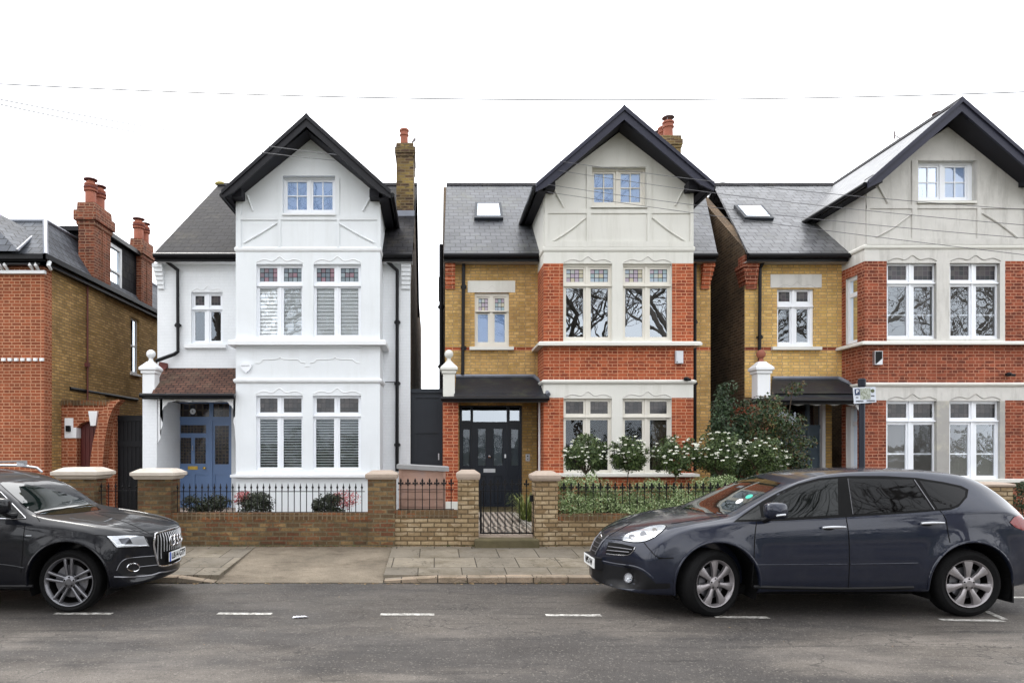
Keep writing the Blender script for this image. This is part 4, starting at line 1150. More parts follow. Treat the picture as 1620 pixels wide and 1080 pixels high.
mb = MB(); p = P(305, 650.5, Yd - .01); mb.lathe([(.001, -.012), (.06, -.012), (.072, -.006), (.072, .01)], p, 'Y', 24)
rd = mb.build('number_plate', M['white_gloss'], T1, smooth=True); text_part('6', .09, M['ink'], T1, p + Vector((0, -.014, 0)), 'house_number', depth=.001)
mb = MB(); q = R(264, 267, 701, 718, 16.75); mb.box(PX(248, 16.3) + .004, PX(248, 16.3) + .03, 16.75, 16.85, q[2], q[3]); mb.build('intercom', M['ink'], T1)
mb = MB(); p = P(389, 580, YB)
pts = [(-9, -4), (-5, -6.5), (0, -7), (5, -6.5), (9, -4), (8, 1), (4.5, 6), (0, 9.5), (-4.5, 6), (-8, 1)]
mb.prism([P(389 + a, 580 + b, YB - .05) for a, b in pts], (0, .05, 0)); ab = mb.build('alarm_box', M['white_gloss'], T1)
text_part('MAXXAM', .045, M['wire'], T1, P(388, 578.5, YB - .052), 'alarm_lettering', depth=.001, width=.19)
mb = MB(); ya, yb_ = 15.9, 16.6
mb.box(PX(609, 16.7), PX(625, 16.7), 16.72, 16.74, PZ(604, 16.7) - .01, PZ(604, 16.7) + .01); mb.build('waste_pipe', M['black'], T1)
# red tile verge at the porch head
mb = MB(); mb.prism([P(252, 572, 16.7), P(263, 574, 16.7), P(264, 580, 16.7), P(259, 586, 16.7), P(249, 585, 16.7)], (0, .12, 0)); mb.build('verge_tile', M['terra_dark'], T1)
# chimney
def chimney(T, X0_, X1_, Y0, Y1, zb, zs, mat, pots, pm, capn=2, offs=.04):
    mb = MB(); mb.box(X0_, X1_, Y0, Y1, zb, zs - .35)
    mb.cap(X0_, X1_, Y0, Y1, [(0, zs - .36), (offs * .5, zs - .35), (offs * .5, zs - .28), (offs, zs - .27), (offs, zs - .12), (offs * .3, zs - .11), (0, zs)])
    ch = mb.build('chimney', mat, T)
    for (x, y, h, r, cowl) in pots:
        mb = MB(); k = r / .15
        mb.lathe([(r * 1.15, -.03), (r * 1.12, .04), (r, .06), (r * .95, h * .55), (r * 1.0, h * .6), (r * 1.2, h * .64), (r * 1.2, h * .7), (r * 1.03, h * .72), (r * 1.05, h * .84), (r * 1.25, h * .88), (r * 1.25, h * .96), (r * 1.05, h), (r * .75, h), (r * .7, h * .8)], (x, y, zs), n=18)
        po = mb.build('chimney_pot', pm, ch, smooth=30)
        if cowl:
            mb = MB(); mb.lathe([(.001, h + .16), (r * 1.25, h + .12), (r * 1.3, h + .10), (.001, h + .11)], (x, y, zs), n=18)
            for a in range(3): mb.tube([(x + r * .8 * cos(a*2.1), y + r * .8 * sin(a*2.1), zs + h - .05), (x + r * .8 * cos(a*2.1), y + r*.8*sin(a*2.1), zs + h + .12)], .012, 5)
            mb.build('cowl', M['cowl'], ch)
    return ch
cy = 18.4
ch1 = chimney(T1, PX(627, cy), PX(654, cy), cy, cy + 1.0, 7.5, PZ(226, cy), M['chim'], [(PX(639.5, cy + .3), cy + .3, .5, .105, False)], M['terra'])
mb = MB(); q = P(655, 225, cy); mb.tube([q + Vector((.02, .1, -.9)), q + Vector((.03, .1, .18))], .012, 5)
mb.tube([q + Vector((-.05, .1, .04)), q + Vector((.03, .1, .14))], .03, 6)
mb.tube([q + Vector((.03, .1, -.25)), q + Vector((.14, .1, -.25)), q + Vector((.18, .1, .0))], .008, 5); mb.tube([q + Vector((.12, .1, .22)), q + Vector((.18, .1, .1))], .008, 5)
mb.build('aerial', M['cowl'], T1)
mb = MB(); mb.box(PX(627, cy) - .05, PX(654, cy) + .03, cy - .06, cy + .02, roofz(cy) - .1, roofz(cy) + .10); mb.build('chimney_flashing', M['lead'], T1)
# lichen on the left ridge end
mb = MB(); mb.ball((PX(348, RIDGE), RIDGE, roofz(RIDGE) + .02), .1, 10, sc=(1.6, 1, .7)); mb.build('ridge_end', plain('lichen', (140, 128, 70), .9, bump=.5, bscale=30, var=.3), T1)
for s_, (u, v) in ((0, (369, 331)),):
    mb = MB(); mb.ball(P(u, v, 17.2), .05, 10); mb.build('security_light', M['black'], T1)

# ================================================================== brick and pale grey house in the middle
c2 = dict(name='brick_house', label='orange brick house with pale grey gable and dark front door, between two similar houses', uL=704.2, uR=1124, bay=(860, 1097), wall='yel2', baybase='pale', red='red2', stone='pale', trim='pale_trim', frame='cream_frame', mould='pale3',
    softrim='soffit_pale', soffit='soffit', barge='barge2', slate='slate2', corbelm='red2', pierm='red2', finm=('pale_trim', 'pale_trim'), bandv=394, plinth=True,
    rects=[(860, 891, 416.5, 541, 1), (1063, 1097, 416.5, 541, 1), (860, 1097, 545, 602.5, 1), (860, 891.5, 629, 768, 1), (1062.5, 1097, 629, 768, 1), (860, 1097, 755, 850, 1)],
    wallrects=[(700, 900, 549, 554.5, 1), (1097, 1130, 549, 554.5, 1)], corner_red=False,
    gable=dict(wall_apex=(988, 203), corner_v=300, apex=(987, 171)), tips=((849, 292), (1127, 291)), bargew=.20,
    baywin=[dict(hole=(891, 968.5, 417, 539), top=[(896, 923, 426, 446), (934, 962, 426, 446)], low=[(895.5, 923, 456, 533), (934.5, 962, 456, 533)], tv=452, stain='stain_b', glass='glass_mir', behind=None),
            dict(hole=(985.5, 1063, 417, 539), top=[(989, 1016.5, 426, 446), (1028, 1055.5, 426, 446)], low=[(989, 1016.5, 456, 533), (1028, 1055.5, 456, 533)], tv=452, stain='stain_b', glass='glass_mir', behind=None),
            dict(hole=(891.5, 968, 630, 748), top=[(895, 923, 635, 654), (934, 961.5, 635, 654)], low=[(895, 922.5, 664, 743), (933.5, 961.5, 664, 743)], tv=659.5, stain='stain_d', glass='glass', behind=None),
            dict(hole=(985, 1062.5, 630, 748), top=[(988.5, 1016, 635, 654), (1028, 1055, 635, 654)], low=[(988.5, 1016, 664, 743), (1028, 1055, 664, 743)], tv=659.5, stain='stain_d', glass='glass', behind='curtain')],
    leftwin=[dict(hole=(751, 805.5, 463, 548), top=[(757, 772, 472, 492), (783, 798, 472, 492)], low=[(756, 772, 497, 541), (782.5, 798.5, 497, 541)], tv=492.5, stain='stain_b', glass='glass_sky', behind='blind_blue', sill=(743, 813, 548, 553), lintel=(740, 815, 444, 462.5))],
    attic=dict(hole=(936.5, 1022.5, 264, 326), low=[(940, 970.5, 275, 320), (982, 1012.5, 275, 320)], glass='glass_sky', behind='blind_blue', sill=(935, 1024, 326, 328)),
    sill=(540.5, 546), strings=[(391, 396, .03), (602, 605.5, .055)], ledge=(860, 1090, 748, 755),
    hoods=[(893, 967, 415), (987, 1062, 415), (893, 967, 628), (987, 1062, 628)], hoodsW=[(752, 805, 461)],
    strips=[(928, 935, 264, 338), (1024, 1031, 264, 338), (862, 1097, 331, 337.5), (928, 935, 338, 382), (1024, 1031, 338, 382), (862, 867, 303, 382), (1092, 1097, 303, 382), (862, 1097, 382, 391)],
    braces=[((876, 381), (927, 344), 2), ((1085, 382), (1032, 344), 2), ((877, 300), (892, 328), 0), ((1082, 298), (1068, 325), 0)],
    corbels=[(704.5, 720, 0), (1111, 1123, .10)], pipes=[([(733.5, 406, 16.55), (733.5, 412, 16.72), (732, 592, 16.72)], .042), ([(1099.5, 400, 16.7), (1099.5, 745, 16.72)], .04), ([(698, 387, 17.2), (698, 620, 17.2)], .05)],
    roofx=(702, 1135, 706.5), rrr=1112, pier=(701, 725), post=(701, 719.5), porch_u=(718, 722), door=dict(hole=(727, 826, 641, 806)))
T2, X0, X1, XL, XR, roof2 = house(c2)
porch(T2, c2, X0, XL, (595, 627), 'felt', True)
mb = MB(); mb.box(PX(699, 18.5), PX(694, 18.5), 18.3, 18.8, PZ(473, 18.5), PZ(441, 18.5)); mb.build('hopper_box', M['black'], T2)
mb = MB(); q = R(851.5, 856, 632, 800, 16.4); mb.tube([(q[0] + .03, 16.4, .3), (q[0] + .03, 16.4, PZ(634, 16.4))], .028, 8); mb.build('white_pipe', M['white_trim'], T2)
# dark door set
Yd = YD + .06
o = R(727, 825.5, 640, 806, Yd)
mb = MB(); H = [R(731, 744.5, 644, 665, Yd), R(748.5, 802, 643, 667, Yd), R(806.5, 822, 644, 665, Yd), R(729.5, 746, 670, 806, Yd), R(748.5, 802, 670, 806, Yd), R(805.5, 823, 670, 806, Yd)]
slab(mb, front(0), o[0], o[1], .36, o[3] + .05, Yd, Yd + .1, H); fr = mb.build('door_frame', M['navy_door'], T2)
mb = MB()
for h in H[:3]: mb.face([(h[0], Yd + .05, h[2]), (h[1], Yd + .05, h[2]), (h[1], Yd + .05, h[3]), (h[0], Yd + .05, h[3])])
mb.build('fanlight', M['glass_mir'], fr)
mb = MB(); mb.box(o[0], o[1], Yd + .4, Yd + .42, .3, o[3] + .1); mb.build('hall', M['room'], fr)
for (a, b2, ga, gb) in ((729.5, 746, 733, 743), (805.5, 823, 809, 820)):
    mb = MB(); q = R(a, b2, 670, 806, Yd + .03); g1 = R(ga, gb, 679, 736, Yd + .03); g2 = R(ga, gb, 752, 795, Yd + .03)
    slab(mb, front(0), q[0], q[1], .36, q[3], Yd + .03, Yd + .08, [g1, g2]); mb.box(q[0], q[1], Yd + .055, Yd + .075, .36, PZ(746, Yd)); sp = mb.build('side_panel', M['navy_door'], fr)
    mb = MB(); mb.face([(g1[0], Yd+.06, g1[2]), (g1[1], Yd+.06, g1[2]), (g1[1], Yd+.06, g1[3]), (g1[0], Yd+.06, g1[3])]); mb.box(g1[0] - .01, g1[1] + .01, Yd + .09, Yd + .1, g1[2], g1[3], 1); mb.build('side_light', [M['glass'], M['frost']], fr)
mb = MB(); q = R(748.5, 802, 670, 806, Yd + .02); gl = [R(756.6, 768.5, 678, 736, Yd + .02), R(781, 795, 678, 736, Yd + .02)]; pn = [R(756.5, 769, 753, 797, Yd + .02), R(781, 795, 753, 797, Yd + .02)]
slab(mb, front(0), q[0], q[1], .36, q[3], Yd + .02, Yd + .07, gl + pn)
for h in pn: mb.cap(h[0] + .03, h[1] - .03, Yd + .03, Yd + .065, [(0, h[2] + .03), (0, h[3] - .03)])
mb.box(q[0], q[1], Yd + .05, Yd + .069, .36, PZ(746, Yd))
d2 = mb.build('door', M['navy_door'], T2)
for h in gl:
    mb = MB()
    slab(mb, front(0), h[0] - .03, h[1] + .03, h[2] - .03, h[3] + .03, Yd + .008, Yd + .03, [h]); mb.build('glazing_moulding', M['navy_door'], d2)
mb = MB()
for h in gl: mb.face([(h[0], Yd+.05, h[2]), (h[1], Yd+.05, h[2]), (h[1], Yd+.05, h[3]), (h[0], Yd+.05, h[3])]); mb.box(h[0], h[1], Yd + .08, Yd + .09, h[2], h[3], 1)
mb.build('pane', [M['glass'], M['frost']], d2)
mb = MB(); q = R(765, 783.6, 741, 747, Yd); mb.box(q[0], q[1], Yd + .005, Yd + .03, q[2], q[3]); mb.build('letterbox', M['silver'], d2)
mb = MB(); p = P(774.7, 722, Yd); mb.lathe([(.035, .02), (.035, .0), (.014, -.002), (.014, -.03), (.032, -.04), (.036, -.055), (.022, -.07), (.001, -.074)], p, 'Y', 16); mb.build('handle', M['chrome'], d2, smooth=True)
mb = MB(); q = R(798, 800.5, 718, 724, Yd); mb.box(q[0], q[1], Yd + .0, Yd + .03, q[2], q[3]); mb.build('lock', M['silver'], d2)
mb = MB(); q = R(831.5, 838, 718, 729, YD); mb.box(q[0], q[1], YD - .03, YD, q[2], q[3]); db = mb.build('doorbell', M['silver'], T2)
mb = MB(); p = P(834.8, 721, YD - .03); mb.lathe([(.001, -.004), (.018, -.004), (.018, .01)], p, 'Y', 12); p = P(834.8, 726, YD - .03); mb.lathe([(.001, -.004), (.014, -.004), (.014, .01)], p, 'Y', 12); mb.build('button', M['ink'], db)
# alarm box, security light, rooflight, chimney
q = R(1069, 1081.5, 554.5, 574.5, YB - .08); mb = MB(); mb.cap(q[0], q[1], YB - .06, YB, [(0, q[2]), (0, q[3])]); mb.cap(q[0] + .015, q[1] - .015, YB - .085, YB - .06, [(0, q[2] + .015), (0, q[3] - .015)]); ab = mb.build('alarm_box', M['silver'], T2)
mb = MB(); mb.lathe([(.001, 0), (.012, 0), (.012, -.01)], P(1071.5, 572, YB - .088), 'Y', 10); mb.build('alarm_lamp', M['ink'], T2)
def lamp(T, u, v):
    mb = MB(); p = P(u, v, YB - .08); mb.ball(p, .062, 12, sc=(1.15, 1.1, .8)); mb.tube([p, (p.x, YB + .01, p.z + .01)], .025, 8); mb.tube([p + Vector((.0, -.06, -.02)), p + Vector((.07, -.1, -.03))], .03, 8); mb.build('security_light', M['black'], T, smooth=True)
lamp(T2, 1086, 599)
def rooflight(T, q):
    n = Vector((0, -SL, 1)).normalized(); p0 = Vector((0, RE, RZ)); pts = [ray_plane(u, v, p0, n) for u, v in q]
    cc = sum(pts, Vector()) / 4; mb = MB(); mb.prism([p + n * .01 for p in pts], n * .08); fr_ = mb.build('rooflight', M['gate_grey'], T)
    mb = MB(); mb.face([cc + (p - cc) * .80 + n * .10 for p in pts]); mb.build('pane', M['skyglass'], fr_)
rooflight(T2, [(751.5, 325), (792.5, 325), (796, 349.5), (750, 349.5)])
cy = 19.2
ch2 = chimney(T2, PX(1040, cy), PX(1077.5, cy), cy, cy + 1.3, 8.3, PZ(214, cy), M['chim'], [(PX(1057, cy + .25), cy + .25, .50, .135, True), (PX(1049, cy + .6), cy + .6, .5, .125, False), (PX(1043, cy + .95), cy + .95, .42, .12, True)], M['terra'])

# ================================================================== right-hand house
c3 = dict(name='brick_house', label='dull red brick house with worn grey gable and grey-teal door, behind the dark car', uL=1178, uR=1672, bay=(1368, 1626), wall='yel3', baybase='pale3', red='red3', stone='stone3', trim='pale_trim', frame='white_gloss', mould='stone3',
    softrim='soffit_pale', soffit='soffit', barge='barge2', slate='slate3', corbelm='red3', pierm='red3', finm=('white_trim', 'terra'), bandv=392,
    rects=[(1368, 1403, 413, 541, 1), (1590, 1626, 413, 541, 1), (1482, 1502, 417, 541, 0), (1368, 1626, 544, 607, 1), (1368, 1402, 633, 768, 1), (1590, 1626, 633, 768, 1), (1482, 1590, 634, 762, 2), (1368, 1626, 762, 850, 1)],
    wallrects=[(1170, 1400, 549, 554.5, 1)], corner_red=True, sidewin=[(430, 538), (640, 742)],
    gable=dict(wall_apex=(1516, 190), corner_v=290, apex=(1520, 158)), tips=((1374, 286), (1666, 286)), bargew=.20,
    baywin=[dict(hole=(1403, 1481.6, 416, 536), top=[(1404.5, 1434, 420.5, 443), (1445.5, 1476, 420.5, 443)], low=[(1404.5, 1434, 453.5, 531), (1445.5, 1476, 453.5, 531)], tv=448, stain='stain_c', glass='glass_mir3', behind='blind_grey'),
            dict(hole=(1502.5, 1582, 416, 536), top=[(1503.5, 1533, 420.5, 443), (1544, 1575, 420.5, 443)], low=[(1503.5, 1533, 453.5, 531), (1544, 1575, 453.5, 531)], tv=448, stain='stain_c', glass='glass_mir3', behind='blind_grey'),
            dict(hole=(1402, 1482, 634, 757), top=[(1404, 1434, 638.5, 660.5), (1445, 1475.5, 638.5, 660.5)], low=[(1404, 1433, 671.5, 752), (1445, 1475.5, 671.5, 752)], tv=666, stain='stain_d', glass='glass', behind='blind_grey'),
            dict(hole=(1502, 1582, 634, 757), top=[(1503.5, 1533, 638.5, 660.5), (1544, 1575, 638.5, 660.5)], low=[(1503, 1532, 671.5, 752), (1544.5, 1574, 671.5, 752)], tv=666, stain='stain_d', glass='glass', behind='blind_grey')],
    leftwin=[dict(hole=(1229.5, 1288, 457, 549), top=[(1231.5, 1249.5, 461.5, 477), (1260, 1278, 461.5, 477)], low=[(1231, 1249, 489, 541), (1260, 1278, 489, 541)], tv=485, stain='stain_c', glass='glass_mir3', behind=None, sill=(1223, 1301, 548, 553), lintel=(1219, 1300, 434, 455))],
    attic=dict(hole=(1452.5, 1544, 254, 317), low=[(1453.5, 1482.5, 265, 312), (1495, 1526.5, 265, 312)], glass='glass_mir3', behind='blind_blue', sill=(1452, 1546, 318, 321)),
    sill=(540, 544.5), strings=[(388, 392, .035), (606.5, 609.5, .055)], ledge=(1368, 1626, 757, 764),
    hoods=[(1405, 1482, 413), (1504, 1583, 413), (1405, 1482, 632), (1504, 1583, 632)], hoodsW=[(1232, 1290, 455)],
    strips=[(1443, 1451, 254, 330), (1546, 1552, 254, 330), (1371, 1626, 324, 330), (1443, 1451, 330, 378), (1546, 1552, 330, 378), (1371, 1376, 292, 378), (1621, 1626, 292, 378), (1371, 1626, 378, 387)],
    braces=[((1386, 375), (1442, 338), 3), ((1610, 376), (1554, 337), -2), ((1388, 291), (1405, 322), 0)],
    corbels=[(1184, 1199, -.16)], pipes=[([(1210, 404, 16.55), (1209, 412, 16.62), (1202.5, 424, 16.72), (1201.5, 575, 16.72)], .042)],
    roofx=(1184, 1690, 1130), pier=(1193, 1218), post=(1198, 1218), porch_u=(1219, 1222), door=dict(hole=(1230, 1304, 634, 806)))
T3, X0, X1, XL, XR, roof3 = house(c3)
porch(T3, c3, X0, XL, (598, 630), 'felt', True)
mb = MB(); Yv = 15.92; n_ = 26; zt_ = PZ(636, Yv)
for k in range(n_):
    a, b2 = 1256 + (1362 - 1256) * k / n_, 1256 + (1362 - 1256) * (k + 1) / n_
    va, vb = 640 + 1.4 * sin(k * .9), 640 + 1.4 * sin((k + 1) * .9)
    mb.prism([P(a, va, Yv), P(b2, vb, Yv), (PX(b2, Yv), Yv, zt_), (PX(a, Yv), Yv, zt_)], (0, .02, 0))
for k in range(6): mb.box(PX(1352 + k * 1.6, Yv), PX(1353.6 + k * 1.6, Yv), Yv, Yv + .02, PZ(641 + k * 2.2, Yv), zt_)
mb.build('valance', M['white_trim'], T3)
Yd = YD + .06
mb = MB(); o = R(1224, 1300, 632, 806, Yd); H = [R(1228, 1277, 640, 672, Yd), R(1281, 1298, 640, 672, Yd), R(1228, 1277, 678, 806, Yd), R(1281, 1299, 678, 806, Yd)]
slab(mb, front(0), o[0], o[1], .36, o[3], Yd, Yd + .1, H); fr = mb.build('door_frame', M['teal_door'], T3)
mb = MB()
for h in H[:2]: mb.face([(h[0], Yd + .05, h[2]), (h[1], Yd + .05, h[2]), (h[1], Yd + .05, h[3]), (h[0], Yd + .05, h[3])])
mb.build('fanlight', M['glass_sky'], fr); mb = MB(); mb.box(o[0], o[1], Yd + .4, Yd + .42, .3, o[3]); mb.build('hall', M['room'], fr)
mb = MB(); q = H[2]; pn = [R(1232, 1250, 686, 735, Yd), R(1256, 1273, 686, 735, Yd), R(1232, 1250, 752, 798, Yd), R(1256, 1273, 752, 798, Yd)]
slab(mb, front(0), q[0], q[1], .36, q[3], Yd + .03, Yd + .08, pn); mb.box(q[0], q[1], Yd + .055, Yd + .078, .36, q[3]); mb.build('door', M['teal_door'], T3)
mb = MB(); q = H[3]; h = R(1284, 1296, 685, 798, Yd); slab(mb, front(0), q[0], q[1], .36, q[3], Yd + .03, Yd + .08, [h]); mb.box(q[0], q[1], Yd + .055, Yd + .078, .36, q[3]); mb.build('side_panel', M['teal_door'], fr)
mb = MB(); q = R(1301, 1306, 634, 806, YD - .03); mb.box(q[0], q[1], YD - .03, YD + .1, .3, q[3]); mb.box(PX(1340, 16.6), PX(1350, 16.6), 16.45, 16.8, .3, PZ(634, 16.6)); mb.build('door_post', M['white_trim'], T3)
q = R(1384, 1396.5, 555, 576.5, YB - .08); mb = MB(); mb.box(q[0], q[1], YB - .08, YB, q[2], q[3]); ab = mb.build('alarm_box', M['silver'], T3)
mb = MB(); y_ = YB - .083
mb.face([(q[0] + .012, y_, q[3] - .012), (q[1] - .012, y_, q[3] - .012), (q[1] - .012, y_, q[2] + .14), (q[0] + .03, y_, q[2] + .012), (q[0] + .012, y_, q[2] + .012)]); mb.build('alarm_panel', M['ink'], ab)
lamp(T3, 1596, 592)
rooflight(T3, [(1160, 329), (1205, 329.5), (1223, 350), (1177, 349)])
cy = 21.0
chimney(T3, PX(1470, cy), PX(1500, cy), cy, cy + 1.3, 8.6, PZ(212, cy), M['chim'], [(PX(1485, cy + .2), cy + .2, .62, .14, True), (PX(1462, cy + 1.0), cy + 1.0, .5, .14, True)], M['terra'])
mb = MB(); q = P(1415, 214, 20.6); mb.tube([q + Vector((.28, 0, -1.2)), q + Vector((.28, 0, -.1))], .015, 6); mb.tube([q, q + Vector((.55, .2, -.16))], .012, 6)
for k in range(5): mb.tube([q + Vector((.02 + .1 * k, .04*k, -.03*k - .1)), q + Vector((.02 + .1 * k, .04*k, -.03*k + .1))], .008, 5)
mb.tube([q + Vector((-.01, 0, -.12)), q + Vector((-.01, 0, .12))], .02, 6)
mb.build('aerial', M['cowl'], T3)
# secondary rooflight-gutter seen on the left slope of its gable is the bay gutter itself

# ================================================================== neighbouring house on the left (seen along its flank)
XF = PX(70, 16.0)
T0 = thing('corner_house', 'red and sooty yellow brick house with tall red chimneys, at the left edge', 'house', (XF - 2, 16.2, .25))
mb = MB(); ez = 6.33
slab(mb, front(16.0), XF - 5.2, XF, .2, ez, 0, .2, [], [], 0, outer=False)
mb.build('front_wall', M['red0'], T0)
mb = MB(); wz = R(205.5, 221, 500, 590, 1); y0, y1 = 20.55, 21.15; z0, z1 = PZ(589, 20.5), PZ(500, 20.5)
slab(mb, side(XF, -1), 16.0, 30, .2, ez, 0, .15, [(y0, y1, z0, z1)], [(15.9, 16.32, .1, ez + .1, 1)], 0, outer=False)
mb.box(XF, XF + .03, 18.0, 18.9, 0.2, ez)        # chimney breast, slightly proud
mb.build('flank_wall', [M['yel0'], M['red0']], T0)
mb = MB(); zm = (z0 + z1) / 2
slab(mb, side(XF, -1), y0, y1, z0, z1, .07, .12, [(y0 + .06, y1 - .06, z0 + .07, zm - .02), (y0 + .06, y1 - .06, zm + .03, z1 - .06)])
mb.box(XF - .1, XF + .05, y0 - .05, y1 + .05, z0 - .06, z0)
ww = mb.build('sash_window', M['white_trim'], T0)
mb = MB(); mb.face([(XF - .09, y0, z0), (XF - .09, y1, z0), (XF - .09, y1, z1), (XF - .09, y0, z1)]); mb.build('pane', M['glass_sky'], ww)
mb = MB(); mb.box(XF - .3, XF - .2, y0, y1, z0, z1); mb.build('room', M['room'], ww)
# roof: front slope, steep flank slope, flat top
XR0, YR0 = XF + .14, 15.82
rz = ez - .02
A_ = Vector((XR0, YR0, rz)); tx = PX(71.5, 17.2); B_ = Vector((tx, 17.2, PZ(350, 17.2)))
mb = MB()
mb.face([A_, B_, (XF - 5.2, 17.2, B_.z), (XF - 5.2, YR0, rz)])
mb.face([A_, (XR0, 26, rz), (tx, 26, B_.z), B_])
mb.face([B_, (tx, 26, B_.z), (XF - 5.2, 26, B_.z), (XF - 5.2, 17.2, B_.z)])
rf = mb.build('roof', M['slate0'], T0)
mb = MB(); mb.tube([A_ + Vector((0, 0, .02)), B_ + Vector((0, 0, .02))], .06, 6); mb.tube([B_ + Vector((0, 0, .02)), (tx, 26, B_.z + .02)], .05, 6); mb.tube([B_, (XF - 5, 17.2, B_.z)], .05, 6)
mb.build('lead_hip', M['lead'], rf)
# projecting front gable roof seen at the far left
mb = MB(); a = P(57, 370, 16.9); b_ = P(-60, 306, 16.9)
V0 = P(30, 397, 15.6); R0 = Vector((b_.x, 15.6, b_.z)); R2_ = Vector((b_.x, 19, b_.z)); mx_ = lambda p: Vector((2 * b_.x - p.x, p.y, p.z))
for q4 in ([V0, a, b_], [a, Vector((a.x, 19, a.z)), R2_, b_]):
    mb.face(q4); mb.face([mx_(p) for p in q4])
mb.face([V0, b_, mx_(V0)]); mb.build('front_gable_roof', M['slate0'], T0)

mb = MB(); mb.tube([a + Vector((0, 0, .02)), P(27, 396, 15.6)], .03, 6)
mb.build('lead_valley', M['lead'], rf)
mb = MB(); mb.face([(XF - 5.2, YR0, rz - .16), (XR0, YR0, rz - .16), (XR0, YR0, rz), (XF - 5.2, YR0, rz)]); mb.box(XF - 5.2, XR0 + .05, YR0 - .09, YR0 + .0, rz - .09, rz + .03); mb.box(XR0 - .02, XR0 + .08, YR0 - .09, 26, rz - .09, rz + .03)
mb.box(XF + .0, XR0, YR0, 26, rz - .2, rz - .12); mb.box(XF - 5.2, XR0, YR0, 16.02, rz - .2, rz - .12)
mb.build('gutter', M['black'], T0)
mb = MB(); q = R(0, 80, 427, 432, 15.9); mb.box(XF - 5.2, XF + .05, 15.92, 16.0, q[2], q[3])
for u in (2, 10, 50, 59, 79):
    p = P(u, 421, 15.9); mb.tube([(p.x, 15.88, p.z + .1), (p.x, 15.84, p.z), (p.x, 15.95, p.z - .07)], [.05, .045, .03], 8)
mb.build('cornice', M['white_trim'], T0, smooth=30)
mb = MB()
for k in range(40):
    p = P(66 - k * 13.6 / 1.35 , 568.5, 15.95); mb.box(p.x - .05, p.x + .03, 15.94, 16.0, p.z - .035, p.z + .035)
mb.build('dentil_course', M['white_trim'], T0)
mb = MB(); p = [(XF + .05, 17.9, ez - .1), (XF + .05, 17.9, PZ(578, 17.9)), (XF + .05, 17.9, 2.6)]; mb.tube(p, .022, 6); mb.box(XF, XF + .09, 17.84, 17.96, PZ(580, 17.9), PZ(574, 17.9)); mb.build('waste_pipe', M['terra_dark'], T0)
mb = MB(); mb.tube([P(110, 614, 9.14*1080/577), P(217, 632, 9.14*1080/470)], .05, 8); mb.build('sloping_pipe', M['black'], T0)
# chimneys on the flank
def stack(T, uf0, uf1, us1, vb, vt, Xr, pots):
    Y0 = -Xr * FF / (FU - uf1); Y1 = -Xr * FF / (FU - us1); X0_ = PX(uf0, Y0)
    zt_ = PZ(vt, Y0)
    mb = MB(); mb.box(X0_, Xr, Y0, Y1, 6.32, zt_ - .62)
    mb.cap(X0_, Xr, Y0, Y1, [(0, zt_ - .64), (.04, zt_ - .58), (.04, zt_ - .5), (.09, zt_ - .48), (.09, zt_ - .22), (.03, zt_ - .2), (.02, zt_ - .0), (-.05, zt_ + .02)])
    ym = (Y0 + Y1) / 2; mb.box(Xr - .05, Xr + .02, ym - .03, ym + .03, 6.2, zt_ - .62)
    ch = mb.build('chimney', M['chimred'], T)
    for (k, h, r) in pots:
        x, y = (X0_ + Xr) / 2, Y0 + (Y1 - Y0) * k
        mb = MB(); mb.lathe([(r, 0), (r, h*.5), (r*.95, h*.52), (r*1.25, h*.56), (r*1.28, h*.62), (r*1.05, h*.64), (r*1.3, h*.68), (r*1.3, h*.74), (r*1.05, h*.76), (r*1.2, h*.8), (r*1.2, h*.86), (r*.9, h*.88), (r*.7, h)], (x, y, zt_), n=18)
        mb.build('chimney_pot', M['terra'], ch, smooth=30)
        mb = MB(); mb.lathe([(r*1.3, h*.68), (r*1.34, h*.73), (r*1.06, h*.75)], (x, y, zt_), n=18); mb.lathe([(.001, h+.08), (r*1.3, h+.03), (r*1.3, h+.01), (.001, h+.02)], (x, y, zt_), n=18); mb.build('cowl', M['terra_dark'], ch)
stack(T0, 124, 149, 175, 440, 320, -9.0, [(.25, .66, .135), (.78, .66, .135)])
stack(T0, 207.5, 224, 241, 470, 377, -9.0, [(.2, .62, .14), (.75, .62, .13)])
# dormer between the chimneys, and its neighbour further back
mb = MB(); dx = XF - .02; y0, y1 = 18.75, 21.2; z0, z1 = PZ(466, 19.1), PZ(380, 19.1)
slab(mb, side(dx, -1), y0, y1, 6.4, z1 + .1, 0, .1, [(19.12, 20.0, z0 + .02, z1)], [], 0, outer=False)
mb.face([(dx, y0, 6.4), (PX(85, y0), y0, 6.4), (PX(85, y0), y0, z1 + .1), (dx, y0, z1 + .1)])
dm = mb.build('dormer', M['slate1'], T0)
mb = MB(); mb.prism([(PX(80, y0) - .2, y0 - .2, z1 + .1), (dx + .15, y0 - .2, z1 + .1), (dx + .15, y1 + .1, z1 + .1), (PX(80, y0) - .2, y1 + .1, z1 + .1)], (0, 0, .12)); mb.build('dormer_roof', M['black'], dm)
mb = MB(); a, b_ = 19.12, 20.0; zm = (z0 + z1) / 2
slab(mb, side(dx, -1), a, b_, z0 + .02, z1, -.01, .06, [(a + .1, b_ - .1, z0 + .12, zm - .02), (a + .1, b_ - .1, zm + .03, z1 - .1)]); mb.build('dormer_window', M['white_trim'], dm)
mb = MB(); mb.face([(dx - .04, a, z0), (dx - .04, b_, z0), (dx - .04, b_, z1), (dx - .04, a, z1)]); mb.build('pane', M['glass_sky'], dm)
mb = MB(); mb.box(dx - .3, dx - .2, a, b_, z0, z1); mb.build('room', M['room'], dm)
